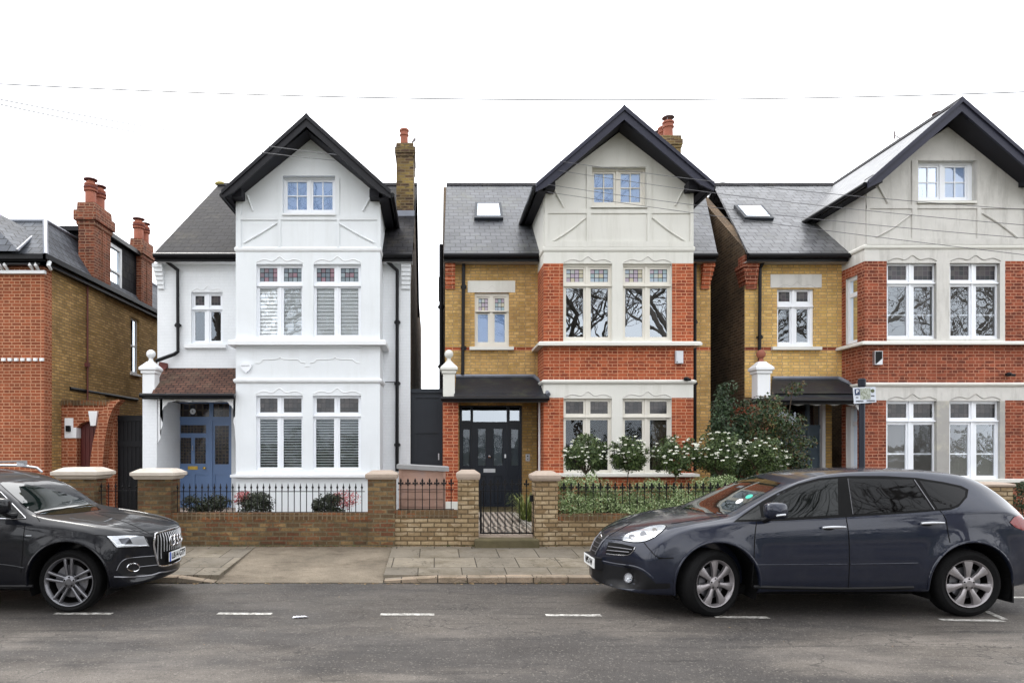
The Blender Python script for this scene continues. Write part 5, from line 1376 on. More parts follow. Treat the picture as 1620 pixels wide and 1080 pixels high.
# ---- side entrance wall with arched doorway, between the two houses
ya = 16.73
T4 = thing('garden_arch_wall', 'red brick side wall with arched doorway and white keystone, left of the white house', 'wall', (PX(140, ya), ya, .25))
mb = MB(); X0_, X1_ = XF + .004, PX(181.5, ya)
arch = [(121, 862), (121, 680)] + [(121 + 21 * (1 - cos(t)), 680 - 14 * sin(t)) for t in [k * pi / 20 for k in range(1, 20)]] + [(163, 680), (163, 862)]
# build wall as strips around the arch
zt_ = PZ(636, ya)
mb.box(X0_, PX(121, ya), ya, ya + .25, .2, zt_); mb.box(PX(163, ya), X1_, ya, ya + .25, .2, zt_)
ar = arch[1:-1]
for i in range(len(ar) - 1):
    a, b_ = P(*ar[i], ya), P(*ar[i+1], ya)
    if b_.x - a.x > 1e-4: mb.prism([a, b_, (b_.x, ya, zt_), (a.x, ya, zt_)], (0, .25, 0))
mb.build('wall', M['red0'], T4)
mb = MB(); q = R(98, 181, 634, 641, ya - .02); mb.box(X0_, X1_ + .02, ya - .03, ya + .28, q[2], q[3] + .02); mb.build('coping', M['soldier'], T4)
mb = MB(); q = R(102.5, 115.5, 661, 692.5, ya - .02); mb.box(q[0], q[1], ya - .03, ya + .2, q[2], q[3]); mb.box(q[1], PX(121, ya - .02), ya - .03, ya + .24, q[2], PZ(676, ya)); mb.build('impost', M['white_trim'], T4)
mb = MB(); mb.prism([P(139.5, 650, ya - .06), P(154, 650, ya - .06), P(151, 673, ya - .06), P(143, 673, ya - .06)], (0, .2, 0)); mb.build('keystone', M['white_trim'], T4)
mb = MB(); p = P(107.5, 677.5, ya - .07); mb.box(p.x - .05, p.x + .05, p.y - .02, p.y + .06, p.z - .07, p.z + .07); mb.build('wall_lamp', M['ink'], T4)
mb = MB(); q = R(121, 163, 664, 862, ya + .2); mb.box(q[0], q[1], ya + .2, ya + .25, .2, q[3]); mb.box(q[0] + .05, q[0] + .1, ya + .17, ya + .2, .2, q[3])
for k in range(5): mb.box(q[0] + .12 + k * .1, q[0] + .128 + k * .1, ya + .185, ya + .2, .2, q[3] - .2)
mb.build('door', M['red_paint'], T4)
yb_ = 16.45; oL = [(141, 862), (142, 745), (145, 712), (150, 685), (157, 660), (165, 645), (174, 636), (184, 632), (190, 632)]; oR = [(160, 862), (161, 760), (164, 715), (167, 690), (171, 668), (176, 652), (182, 641), (190, 633)]
mb = MB(); oL = catmull([(a, b_, 0) for a, b_ in oL], 4); n_ = len(oL); oR = catmull([(a, b_, 0) for a, b_ in oR], 5)
oR = [oR[int(k * (len(oR) - 1) / (n_ - 1))] for k in range(n_)]
for i in range(n_ - 1):
    mb.prism([P(oL[i].x, oL[i].y, yb_), P(oR[i].x, oR[i].y, yb_), P(oR[i+1].x, oR[i+1].y, yb_), P(oL[i+1].x, oL[i+1].y, yb_)], (0, .27, 0))
mb.build('curved_buttress', M['red0'], T4)
# black side gate
yg = 16.9
T5 = thing('side_gate', 'tall black boarded side gate between red arch wall and white house', 'gate', (PX(204, yg), yg, .25))
mb = MB(); a, b_ = PX(181.8, yg) + .02, PX(229, yg); q = PZ(657, yg); mb.box(a, b_, yg, yg + .05, .26, q); mb.box(a, b_, yg - .03, yg, q - .14, q); mb.box(a, b_, yg - .03, yg, 1.9, 2.04)
for k in range(7): mb.box(a + .02 + k * .1, a + .10 + k * .1, yg - .012, yg, .3, q - .15)
mb.build('panel', M['black_gate'], T5)
# grey gate between the white and the middle house
yg = 17.0
T6 = thing('side_gate', 'tall dark grey panelled gate between the white house and the middle brick house', 'gate', (PX(676, yg), yg, .25))
mb = MB(); q = R(651, 701, 617, 812, yg); h = [R(658, 694, 629, 672, yg), R(658, 692, 685, 806, yg)]
slab(mb, front(0), q[0] - .03, q[1], .26, q[3], yg, yg + .06, h); mb.build('gate_frame', M['gate_grey'], T6)
for hh in h:
    mb = MB(); mb.box(hh[0], hh[1], yg + .025, yg + .05, hh[2], hh[3])
    k = hh[0] + .07
    while k < hh[1]: mb.box(k, k + .012, yg + .018, yg + .026, hh[2], hh[3]); k += .075
    mb.build('board_panel', M['gate_grey'], T6)
mb = MB(); q = R(649.5, 702, 615, 621, yg - .04); mb.box(q[0], q[1], yg - .04, yg + .1, q[2], q[3]); mb.build('head_rail', M['gate_grey'], T6)
mb = MB(); p = P(694, 722, yg); mb.box(p.x - .015, p.x + .015, yg - .03, yg, p.z - .08, p.z + .08); mb.build('handle', M['silver'], T6)

# ------------------------------------------------------------------ front garden walls, pillars, railings
WT = .23
def gwall(label, u0, u1, vtop, mat, name='garden_wall', cop='soldier', group=None, v0=None):
    a, b2 = PX(u0, WY), PX(u1, WY); z = PZ(vtop, WY)
    T = thing(name, label, 'wall', ((a + b2) / 2, WY, .2), group)
    mb = MB(); mb.box(a, b2, WY, WY + WT, .1, z - .115); mb.build('brickwork', M[mat], T)
    mb = MB(); mb.box(a, b2, WY - .004, WY + WT + .004, z - .115, z); mb.build('coping', M[cop], T)
    return T
gwall('old brown brick garden wall under the railings in front of the white house', 271, 583, 811, 'garden')
gwall('short pale brick garden wall under the railings in front of the pink bin store', 624, 726, 807.5, 'garden_pale')
gwall('pale brick garden wall below the hedge, partly behind the nearer dark car', 882, 1562, 812, 'garden_pale')
gwall('old brown brick garden wall at the left edge behind the parked car', -120, 100, 815, 'garden')

def pillar(label, u0, u1, c0, c1, v0, v1, mat, capm, squat=False):
    a, b2 = PX(u0, WY), PX(u1, WY); D = min(b2 - a, .42)
    y0 = WY - .03; y1 = y0 + D
    zt = PZ(v1, WY - .06); z0 = PZ(v0, WY)
    T = thing('gate_pillar', label, 'pillar', ((a + b2) / 2, WY, .2))
    mb = MB(); mb.box(a, b2, y0, y1, .1, zt + .01); mb.build('shaft', M[mat], T)
    e = (PX(c1, WY - .1) - PX(c0, WY - .1) - (b2 - a)) / 2
    h = z0 - zt
    if squat: prof = [(.0, zt), (e * .35, zt), (e * .6, zt + h * .16), (e * .62, zt + h * .22), (e, zt + h * .36), (e, zt + h * .64), (e * .8, zt + h * .68), (e * .2, zt + h * .88), (-.03, zt + h), (-.10, zt + h)]
    else: prof = [(0, zt), (e * .5, zt), (e * .9, zt + h * .2), (e, zt + h * .32), (e, zt + h * .58), (e * .6, zt + h * .68), (-.02, zt + h * .84), (-.06, zt + h)]
    mb = MB(); mb.cap(a, b2, y0, y1, prof); mb.build('cap', M[capm], T)
    return T
pillar('brown brick pillar with wide pale cap, left of the black side gate', 98, 150, 83, 158, 739, 757.5, 'garden', 'stone_white', True)
pillar('brown brick pillar with wide pale cap, in front of the white porch', 219, 271, 212, 282.5, 741, 758, 'garden', 'stone_white', True)
pillar('wide old brick pillar with grey cap between the white house railings and the bin store', 582, 625, 577, 628, 744, 758, 'garden', 'stone')
pillar('slim pale brick gate pillar with stone cap, left of the front path', 725, 757, 721.5, 759, 743, 758.5, 'garden_pale', 'stone')
pillar('pale brick gate pillar with stone cap, right of the front path beside the hedge', 846, 882, 840, 885.5, 745, 760.5, 'garden_pale', 'stone')
pillar('sandy stone block pillar behind the rear of the nearer dark car', 1556, 1600, 1553, 1603, 763, 770, 'garden_pale', 'stone')

# wrought iron railing with spear or fleur heads
def head_spear(mb, x, y, z, k=1.0):
    mb.lathe([(.006, 0), (.016*k, .01), (.006, .02), (.022*k, .05), (.012*k, .065), (.002, .12)], (x, y, z), n=8)
def head_fleur(mb, x, y, z, k=1.0):
    o_ = [(0, .135), (.016, .10), (.018, .075), (.010, .05), (.022, .055), (.036, .068), (.046, .055), (.046, .035), (.034, .022), (.020, .03), (.012, .03), (.016, .015), (.009, .0)]
    for s in (1, -1):
        pts = [(x + s * a * k, y - .006, z + b2 * k) for a, b2 in o_] + [(x, y - .006, z)]
        mb.prism(pts, (0, .012, 0))
RAIL = {}
def railing(label, us, vt, vr, vb, Y, fleur, name='railing', extra=(), rb=.008, cat='railing', loc=None):
    x0, x1 = PX(us[0], Y), PX(us[-1], Y)
    zt, zr, zb = PZ(vt, Y), PZ(vr, Y), PZ(vb, Y)
    T = thing(name, label, cat, (x0, Y, zb))
    mb = MB(); hh = .125
    mb.tube([(0, 0, 0), (0, 0, zt - zb - hh)], rb, 6); mb.v = [v + Vector((0, 0, 0)) for v in mb.v]
    (head_fleur if fleur else head_spear)(mb, 0, 0, zt - zb - hh, 1.0)
    bar = mb.build('bar', M['iron'], T, local=True); bar.location = (0, 0, 0)
    for u in us[1:]:
        copy_part(bar, T, (PX(u, Y) - x0, 0, 0))
    mb = MB(); mb.box(x0 - .05, x1 + .05, Y - .012, Y + .012, zr - .006, zr + .006); mb.build('top_rail', M['iron'], T)
    mb = MB(); mb.box(x0 - .05, x1 + .05, Y - .012, Y + .012, zb + .01, zb + .022); mb.build('bottom_rail', M['iron'], T)
    return T
YRL = WY + .1
railing('black spear-topped railing on the wall in front of the white house', [271 + k * (572.5 - 271) / 31 for k in range(32)], 763.5, 777, 811.5, YRL, False)
railing('black fleur-topped railing on the short wall in front of the pink bin store', [634 + k * 11.4 for k in range(8)], 756.5, 774, 806.5, YRL, True, extra=())
railing('black railing standing in the hedge on the wall right of the front path', [892 + k * 11.6 for k in range(42)], 763, 777, 812, WY + .14, True)
g_ = railing('black iron front gate with fleur tops between the two slim pillars', [765 + k * 11.3 for k in range(7)] , 758, 776, 844.5, WY + .15, True, name='garden_gate', cat='gate')
mb = MB(); mb.box(PX(759, WY + .15), PX(762, WY + .15), WY + .13, WY + .17, PZ(845, WY), PZ(776, WY)); mb.box(PX(843, WY + .15), PX(845.5, WY + .15), WY + .13, WY + .17, PZ(845, WY), PZ(784, WY)); mb.box(PX(838, WY + .15), PX(850, WY + .15), WY + .12, WY + .16, PZ(794, WY), PZ(784, WY)); mb.box(PX(759, WY+.15), PX(845, WY+.15), WY + .135, WY + .165, PZ(845.5, WY), PZ(843.5, WY)); mb.build('gate_stile', M['iron'], g_)
g2 = railing('low black iron gate with spear tops left of the porch pillar', [138 + k * 11.2 for k in range(8)], 762, 776, 858, WY + .15, False, name='garden_gate', cat='gate')
# step and tiled path
T = thing('door_step', 'mossy worn stone step under the iron front gate', 'step', (PX(800, WY), WY, .2))
mb = MB(); mb.cap(PX(752, WY - .12), PX(852, WY - .12), WY - .13, WY + .3, [(.01, .14), (.01, PZ(853, WY - .12) - .02), (.0, PZ(853, WY - .12)), (-.02, PZ(852, WY - .1))])
mb.build('tread', M['stone_step'], T)
mb = MB(); mb.box(PX(757, WY) + .01, PX(846, WY) - .01, WY + .10, WY + .32, .15, PZ(846.5, WY + .1)); mb.build('threshold', M['stone'], T)
zp0, zp1 = PZ(845, WY + .3), .27
mb = MB(); xa, xb = PX(754, WY + .3), PX(846, WY + .3)
xa2, xb2 = xa - .1, xb + .0
mb.face([(xa2, WY + .31, zp0), (xb2, WY + .31, zp0), (xb2, 15.3, zp0 + .06), (xa2, 15.3, zp0 + .06)])
tag(mb.build('path', G['path']), kind='structure')
mb = MB()
for k, m_ in ((0, .03), (.06, .02)):
    mb.box(xb2 + k, xb2 + k + m_, WY + .3, 15.3, .2, zp0 + .064)
mb.box(xb2 + .1, xb2 + .2, WY + .3, 15.3, .2, zp0 + .03)
tag(mb.build('path_border', M['path_edge']), kind='structure')
T = thing('door_step', 'broad stone step in front of the dark front door', 'step', (PX(776, 15.6), 15.5, .25))
mb = MB(); mb.box(PX(716, 15.3), PX(852, 15.3), 15.3, 17.3, .2, .37); mb.box(PX(726, 16.8), PX(828, 16.8), 16.9, 17.4, .3, .38); mb.build('slab', M['stone_step'], T)
T = thing('door_step', 'pale stone step in front of the blue front door', 'step', (PX(320, 16), 15.9, .25))
mb = MB(); mb.box(PX(249, 16), PX(372, 16), 15.9, 17.4, .2, .36); mb.build('slab', M['stone'], T)
T = thing('door_step', 'stone step in front of the grey-teal front door behind the bushes', 'step', (PX(1260, 16), 15.9, .25))
mb = MB(); mb.box(PX(1222, 16), PX(1350, 16), 15.9, 17.4, .2, .36); mb.build('slab', M['stone'], T)
# bin store
Yb = 12.15
T = thing('bin_store', 'pink-stained wooden bin store with sloping grey felt roof behind the railing', 'shed', (PX(665, Yb), Yb, .25))
a, b2 = PX(631, Yb), PX(705, Yb)
mb = MB(); zl, zr_ = PZ(741, Yb), PZ(745.5, Yb)
n_ = 8; zb_ = .26
mb.prism([(a, Yb, zb_), (b2, Yb, zb_), (b2, Yb, zr_), (a, Yb, zl)], (0, .8, 0))
for k in range(1, 9):
    z = zb_ + k * .135
    if z < zr_ - .02: mb.prism([(a + .05, Yb - .012, z - .125), (b2 - .05, Yb - .012, z - .125), (b2 - .05, Yb - .002, z), (a + .05, Yb - .002, z)], (0, .004, 0))
mb.box(a, a + .05, Yb - .02, Yb, zb_, zl); mb.box(b2 - .05, b2, Yb - .02, Yb, zb_, zr_)
mb.build('body', M['pinewood'], T)
mb = MB(); mb.prism([(a - .04, Yb - .05, zl), (b2 + .06, Yb - .05, zr_), (b2 + .06, Yb - .05, zr_ + .075), (a - .04, Yb - .05, zl + .075)], (0, .95, 0)); mb.build('roof', M['feltroof'], T)

# ------------------------------------------------------------------ plants
def leaf(mb, p, s, nrm, rnd, asp=.5):
    a = Vector((rnd.gauss(0, 1), rnd.gauss(0, 1), rnd.gauss(0, 1)))
    n = (nrm * .8 + a * .6)
    if n.length < 1e-4: n = a
    n.normalize(); t = n.cross(Vector((rnd.gauss(0, 1), rnd.gauss(0, 1), rnd.gauss(0, 1))))
    if t.length < 1e-4: return
    t.normalize(); b = n.cross(t)
    l, w_ = s, s * asp
    i = len(mb.v)
    mb.v += [p - t * l, p + b * w_ + n * w_ * .3, p + t * l, p - b * w_ + n * w_ * .3]
    mb.f.append((i, i + 1, i + 2, i + 3)); mb.m.append(0); mb.uv.append(None)
def crown(c, rx, ry, rz, n, s, seed, clumps=40, spread=.3, hollow=.45, zmin=None, asp=.5, flat=0):
    rnd = random.Random(seed); mb = MB(); c = Vector(c); cl = []
    for k in range(clumps):
        d = Vector((rnd.gauss(0, 1), rnd.gauss(0, 1), rnd.gauss(0, 1))).normalized()
        r = hollow + (1 - hollow) * rnd.random() ** .6
        cl.append((d, r, rnd.uniform(.6, 1.25)))
    for k in range(n):
        d, r, q = cl[rnd.randrange(clumps)]
        e = Vector((rnd.gauss(0, 1), rnd.gauss(0, 1), rnd.gauss(0, 1))) * spread * q * .55
        v = d * r + e
        if v.length > 1.12: v = v.normalized() * rnd.uniform(.9, 1.12)
        p = c + Vector((v.x * rx, v.y * ry, v.z * rz))
        if zmin is not None and p.z < zmin: continue
        leaf(mb, p, s * rnd.uniform(.6, 1.3), v.normalized(), rnd, asp)
    return mb
def stems(mb, base, tops, r0, rnd):
    for t in tops:
        b = Vector(base); t = Vector(t); m1 = b.lerp(t, .35) + Vector((rnd.uniform(-.05, .05), rnd.uniform(-.05, .05), 0)); m2 = b.lerp(t, .7) + Vector((rnd.uniform(-.06, .06), rnd.uniform(-.06, .06), 0))
        mb.tube([b, m1, m2, t], [r0, r0 * .75, r0 * .5, r0 * .25], 6)
Yt = 12.55
std = [(926, 722, 37, 33, 'leftmost', 1), (995, 719, 33, 30, 'second', 2), (1069, 724, 39, 34, 'third', 3), (1139, 721, 42, 38, 'fourth', 4), (1207, 726, 40, 34, 'rightmost', 5)]
lab = {1: 'leftmost round white-flowered lollipop tree, nearest the front path pillar', 2: 'smaller white-flowered lollipop tree in front of the pale post between the bay windows', 3: 'white-flowered lollipop tree in front of the right edge of the bay', 4: 'biggest and most flowery lollipop tree, in front of the gap between the brick houses', 5: 'rightmost white-flowered lollipop tree, against the large dark bush'}
for (u, v, ru, rv, _, k) in std:
    rnd = random.Random(k); c = P(u, v - 2, Yt); rx, rz = ru * Yt / FF * .95, rv * Yt / FF * .95
    T = thing('flowering_tree', lab[k], 'tree', (c.x, Yt, .25), 'white-flowered standard trees in the hedge')
    cm = crown(c, rx, rx * .9, rz, 6000, .024, k, 90, .2, .3)
    cm.build('crown', M['leaf_vib'], T, recalc=False)
    tb = MB(); stems(tb, (c.x + .01, Yt, .25), [(c.x, Yt, c.z - rz * .6)], .024, rnd)
    stems(tb, (c.x, Yt, c.z - rz * .95), [(c.x + rnd.uniform(-.7, .7) * rx, Yt + rnd.uniform(-.5, .5) * rx, c.z + rnd.uniform(-.2, .5) * rz) for _ in range(7)], .014, rnd)
    tb.build('trunk', M['bark'], T)
    fb = MB()
    for j in range(46 if k < 4 else (66 if k == 4 else 34)):
        d = Vector((rnd.gauss(0, 1), rnd.gauss(-.5, .9), abs(rnd.gauss(.55, .7)) - .35)).normalized()
        p = c + Vector((d.x * rx * 1.0, d.y * rx * .92, d.z * rz * 1.0))
        rr = rnd.uniform(.016, .034)
        for q in range(16):
            a = rnd.random() * 6.28; e = rr * sqrt(rnd.random())
            pp = p + Vector((cos(a) * e, sin(a) * e, rnd.uniform(0, .012) - e * .25))
            leaf(fb, pp, .012, Vector((0, -.4, 1)), rnd, .9)
    fb.build('blossom', M['flower'], T, recalc=False)
Yh = 11.66
hs_ = [(902, 795, 26, 24), (938, 772, 30, 26), (948, 800, 34, 20), (985, 785, 30, 28), (1030, 780, 30, 26), (1042, 800, 40, 18), (1078, 788, 30, 26), (1115, 778, 34, 26), (1000, 804, 30, 14), (900, 762, 20, 14), (1150, 780, 30, 30), (1190, 790, 30, 30), (1225, 792, 28, 28)]
words = ['beside the right gate pillar', 'below the leftmost lollipop tree', 'low on the wall below the leftmost lollipop tree', 'below and left of the second lollipop tree', 'between the second and third lollipop trees', 'low on the wall left of the car bonnet', 'below the third lollipop tree', 'between the third and fourth lollipop trees, above the car bonnet', 'low on the wall under the second lollipop tree', 'small wispy one against the pillar cap', 'behind the car windscreen under the fourth lollipop tree', 'behind the car windscreen base, right of the fourth trunk', 'behind the car roof front, lowest on the right']
for k, (u, v, ru, rv) in enumerate(hs_):
    Y = Yh + (.0 if v > 785 else .22) ; c = P(u, v, Y); rx, rz = ru * Y / FF * 1.1, rv * Y / FF * .95; c.z -= .05
    T = thing('hedge_shrub', 'variegated grey-green shrub, ' + words[k], 'shrub', (c.x, Y, .25), 'variegated shrubs forming the hedge')
    crown(c, rx * 1.1, .30, rz * 1.1, 3600 if ru > 22 else 1200, .018, 50 + k, 50, .4, .3, .26).build('foliage', M['leaf_hedge'], T, recalc=False)
    rnd = random.Random(k); tb = MB(); stems(tb, (c.x, Y, .25), [(c.x + rnd.uniform(-.6, .6) * rx, Y, c.z + rnd.uniform(-.2, .4) * rz) for _ in range(6)], .012, rnd); tb.build('stems', M['bark'], T)
# large bushes between the two brick houses
def bush(name, label, blobs, mat, n, s, seed, Y, asp=.45):
    c0 = P(blobs[0][0], blobs[0][1], Y); T = thing(name, label, 'bush', (c0.x, Y, .25))
    mb = MB()
    for k, (u, v, ru, rv) in enumerate(blobs):
        yy = Y + ((k * 37) % 5 - 2) * .1; c = P(u, v, yy)
        x = crown(c, ru * yy / FF, .45, rv * yy / FF, int(n * ru * rv / 900), s, seed + k, 26, .42, .2, .26, asp)
        i = len(mb.v); mb.v += x.v; mb.f += [tuple(i + q for q in f) for f in x.f]; mb.m += x.m; mb.uv += x.uv
    mb.build('foliage', M[mat], T, recalc=False)
    rnd = random.Random(seed); tb = MB(); stems(tb, (c0.x, Y, .25), [P(u, v - rv * .3, Y) for u, v, ru, rv in blobs], .03, rnd); tb.build('stems', M['bark'], T)
bush('evergreen_bush', 'tall dark evergreen bush in the gap between the two brick houses', [(1150, 690, 30, 45), (1146, 640, 16, 34), (1175, 700, 34, 42), (1165, 745, 44, 36), (1128, 700, 14, 40), (1185, 660, 22, 26), (1150, 615, 7, 14)], 'leaf_dark', 1500, .034, 70, 14.4)
bush('evergreen_bush', 'bronze-tinged glossy bush in front of the grey-teal door', [(1222, 668, 26, 32), (1240, 700, 28, 38), (1215, 640, 22, 20), (1256, 730, 24, 34), (1230, 745, 30, 26), (1256, 672, 12, 18), (1255, 615, 7, 14), (1272, 700, 10, 12), (1200, 690, 20, 30)], 'leaf_bronze', 1250, .035, 90, 13.9)
# shrubs behind the spear railing
for k, (u, v, ru, rv, lb) in enumerate(((326, 797, 36, 17, 'low dark green shrub in front of the blue door'), (405, 797, 28, 18, 'rounded dark green shrub below the left bay window of the white house'), (522, 798, 26, 18, 'rounded dark green shrub below the right bay window of the white house'))):
    Y = 12.1; c = P(u, v, Y); T = thing('low_shrub', lb, 'shrub', (c.x, Y, .25))
    crown(c, ru * Y / FF, .35, rv * Y / FF, 3000, .022, 130 + k, 40, .4, .3, .26).build('foliage', M['leaf_box'], T, recalc=False)
    rnd = random.Random(k); tb = MB(); stems(tb, (c.x, Y, .25), [(c.x + rnd.uniform(-.3, .3), Y, c.z) for _ in range(5)], .012, rnd); tb.build('stems', M['bark'], T)
for k, (u, v, ru, rv, lb) in enumerate(((386, 790, 15, 13, 'red-leaved shrub behind the railing, left of the rounded dark shrub'), (546, 790, 26, 14, 'wide red-leaved shrub behind the railing near the right pillar'))):
    Y = 12.35; c = P(u, v, Y); T = thing('red_shrub', lb, 'shrub', (c.x, Y, .25))
    crown(c, ru * Y / FF, .2, rv * Y / FF, 700, .02, 150 + k, 26, .4, .3, .26).build('foliage', M['leaf_red'], T, recalc=False)
    rnd = random.Random(k); tb = MB(); stems(tb, (c.x, Y, .25), [(c.x + rnd.uniform(-.2, .2), Y, c.z + .1) for _ in range(6)], .007, rnd); tb.build('stems', M['bark'], T)
# strap-leaved plant beside the path
Y = 13.6; c = P(832, 800, Y); T = thing('strap_plant', 'yellow-green strap-leaved plant beside the front path', 'plant', (c.x, Y, .25))
rnd = random.Random(8); mb = MB()
for k in range(190):
    a = rnd.uniform(0, 2 * pi); l = rnd.uniform(.4, .9); up = rnd.uniform(.3, 1.0); w_ = rnd.uniform(.009, .016)
    d = Vector((cos(a), sin(a), 0)); q = Vector((-sin(a), cos(a), 0)) * w_; prev = None
    base = Vector((c.x, Y, .26))
    for t in range(7):
        s_ = t / 6; p = base + d * (l * s_ * .55) + Vector((0, 0, up * (1.9 * s_ - 1.25 * s_ * s_)))
        ww = q * (1 - s_ * .9)
        if prev: mb.face([prev[0], prev[1], p + ww, p - ww])
        prev = (p - ww, p + ww)
mb.build('leaves', M['leaf_strap'], T, recalc=False)
# clipped ball bush at the far right
Y = 13.0; c = P(1618, 785, Y); T = thing('ball_bush', 'small dark clipped ball bush at the right edge beside the red brick', 'bush', (c.x, Y, .25))
crown(c, .26, .26, .26, 2200, .018, 171, 50, .25, .6).build('crown', M['leaf_dark'], T, recalc=False)
mb = MB(); stems(mb, (c.x, Y, .25), [(c.x, Y, c.z)], .02, rnd); mb.build('trunk', M['bark'], T)

# ------------------------------------------------------------------ street post with parking sign
Y = 11.0; px_ = PX(1363.5, Y)
T = thing('sign_post', 'black steel post with a small weathered parking sign behind the nearer dark car', 'sign post', (px_, Y, .18))
mb = MB(); mb.lathe([(.045, 0), (.045, PZ(600, Y) - .18), (.04, PZ(598.5, Y) - .18), (.001, PZ(598, Y) - .18)], (px_, Y, .18), n=16); mb.lathe([(.058, PZ(611, Y) - .18), (.058, PZ(598, Y) - .20), (.046, PZ(598, Y) - .19)], (px_, Y, .18), n=16); mb.build('post', plain('navy_black_post', (28, 32, 42), .4), T, smooth=30)
def signmat():
    m, nt, b = newmat('weathered_sign_face'); g = N(nt, 'ShaderNodeNewGeometry')
    nz = N(nt, 'ShaderNodeTexNoise'); nz.inputs['Scale'].default_value = 28; nz.inputs['Detail'].default_value = 4; L(nt, g.outputs['Position'], nz.inputs['Vector'])
    r = N(nt, 'ShaderNodeMapRange'); r.inputs[1].default_value = .42; r.inputs[2].default_value = .62; r.inputs[3].default_value = 0; r.inputs[4].default_value = .8; L(nt, nz.outputs['Fac'], r.inputs[0])
    mm = N(nt, 'ShaderNodeMix', data_type='RGBA'); L(nt, r.outputs[0], mm.inputs[0]); mm.inputs[6].default_value = lin((176, 182, 172)); mm.inputs[7].default_value = lin((106, 112, 88)); L(nt, mm.outputs[2], b.inputs['Base Color']); b.inputs['Roughness'].default_value = .5
    return m
ys = Y - .07
mb = MB(); mb.prism([P(1349.5, 613, ys), P(1385, 611.5, ys), P(1386.5, 636, ys), P(1351.5, 638.5, ys)], (0, .01, 0)); sg = mb.build('sign_plate', plain('sign_white', (206, 212, 222), .4), T)
mb = MB(); mb.prism([P(1360.5, 613.8, ys - .003), P(1377, 613, ys - .003), P(1377.5, 631, ys - .003), P(1361.5, 632, ys - .003)], (0, .002, 0)); mb.build('algae_patch', signmat(), sg)
mb = MB(); mb.prism([P(1352, 615, ys - .004), P(1360, 614.6, ys - .004), P(1360.5, 624.5, ys - .004), P(1352.8, 625, ys - .004)], (0, .002, 0)); bl = mb.build('blue_square', plain('parking_blue', (44, 58, 92), .4), sg)
text_part('P', .075, M['white_gloss'], sg, P(1356.4, 619.5, ys - .006), 'parking_letter', bold=.002)
mb = MB(); p = P(1380.5, 618, ys - .004); mb.lathe([(.001, 0), (.03, 0), (.03, .002)], p, 'Y', 16); mb.build('round_mark', plain('sign_olive', (84, 90, 62), .5), sg)
for (u0, u1, v) in ((1354, 1358, 628.5), (1378, 1384, 626), (1354, 1366, 634.5), (1371, 1384, 633.6)):
    mb = MB(); x = u0
    while x < u1 - .8:
        mb.box(PX(x, ys), PX(x + .9, ys), ys - .004, ys - .002, PZ(v + .9, ys), PZ(v - .9, ys)); x += 1.35
    mb.build('small_print', M['ink'], sg)

# ------------------------------------------------------------------ overhead cables
def cable(label, p0, p1, sag, r=.006, mat='wire'):
    pts = []
    for k in range(33):
        t = k / 32; p = Vector(p0).lerp(Vector(p1), t); p.z -= sag * 4 * t * (1 - t); pts.append(p)
    mb = MB(); mb.tube(pts, r, 5); tag(mb.build('overhead_cable', M[mat]), label, 'cable', 'overhead telephone cables')
cable('highest overhead cable spanning the whole white sky', P(-250, 118, 11), P(1900, 133, 11), .33, .009, 'wire')
cable('upper of two thin cables running down from the left to the white gable', P(-200, 116, 9.5), P(532, 245, 15.38), .1, .008)
cable('lower of two thin cables running down from the left to the white gable', P(-200, 118, 9.5), P(530, 254, 15.38), .16, .008)
for k, (a, b2, s_) in enumerate((((884, 255), (1750, 340), .12), ((884, 270), (1750, 366), .12), ((866, 292), (1750, 386), .12), ((866, 304), (1750, 418), .05))):
    cable(['top', 'second', 'third', 'lowest'][k] + ' of the four thin cables crossing the gables of the two brick houses', P(*a, 15.36), P(*b2, 12.0), s_, .006, 'wire_dark')

# ------------------------------------------------------------------ bare park trees on the far side of the road (seen in the window and car reflections)
def bare_tree(seed, h=15):
    rnd = random.Random(seed); mb = MB()
    def grow(p, d, l, r, lev):
        n = 4 if lev < 4 else 2; path = [p]; q = p.copy(); dd = d.copy()
        for k in range(n):
            dd = (dd + Vector((rnd.uniform(-1, 1), rnd.uniform(-1, 1), rnd.uniform(-.5, .8))) * (.16 + .05 * lev)).normalized()
            q = q + dd * l / n; path.append(q.copy())
        mb.tube(path, [r * (1 - .45 * k / n) for k in range(n + 1)], 7 if lev < 2 else (5 if lev < 4 else 3), caps=False)
        if lev >= 6: return
        kids = 3 if lev < 5 else 2
        if lev == 0: kids = 5
        for k in range(kids):
            a = rnd.uniform(0, 2 * pi); sp = rnd.uniform(.45, .95)
            side_ = Vector((cos(a), sin(a), rnd.uniform(-.15, .35)))
            nd = (dd * (1 - sp * .5) + side_ * sp).normalized()
            st = path[-1] if k == 0 or lev == 0 else path[rnd.randrange(max(1, n - 2), n + 1)]
            grow(st, nd, l * rnd.uniform(.62, .86), r * .55, lev + 1)
    grow(Vector((0, 0, -.1)), Vector((0, 0, 1)), h * .34, h * .018, 0)
    return mb
protos = []
for k in range(2):
    mb = bare_tree(11 + k * 7); T = thing('bare_tree', 'x', 'tree', (0, 0, 0), 'bare park trees across the road from the houses')
    mb.build('branches', M['bark_pale'], T, recalc=False, smooth=False); protos.append(T)
spots = [(-19, -2.6, 0), (-11, -2.4, 1), (-3.6, -2.8, 0), (5.2, -2.6, 1), (13, -2.5, 0), (21, -2.6, 1), (29, -2.4, 0), (-15, -11, 1), (-1, -12, 1), (9, -10, 0), (19, -12, 0), (31, -11, 1)]
for i, (x, y, k) in enumerate(spots):
    if i in (0, 1): o = protos[k]; o.location = (x, y, 0)
    else: o = copy_tree(protos[k], (x, y, 0))
    o.rotation_euler = (0, 0, i * 1.3); s_ = 1.12 + .12 * sin(i * 2.1); o.scale = (s_, s_, s_)
    o['label'] = 'tall bare winter tree across the road behind the camera, seen only in reflections'
sk = 0
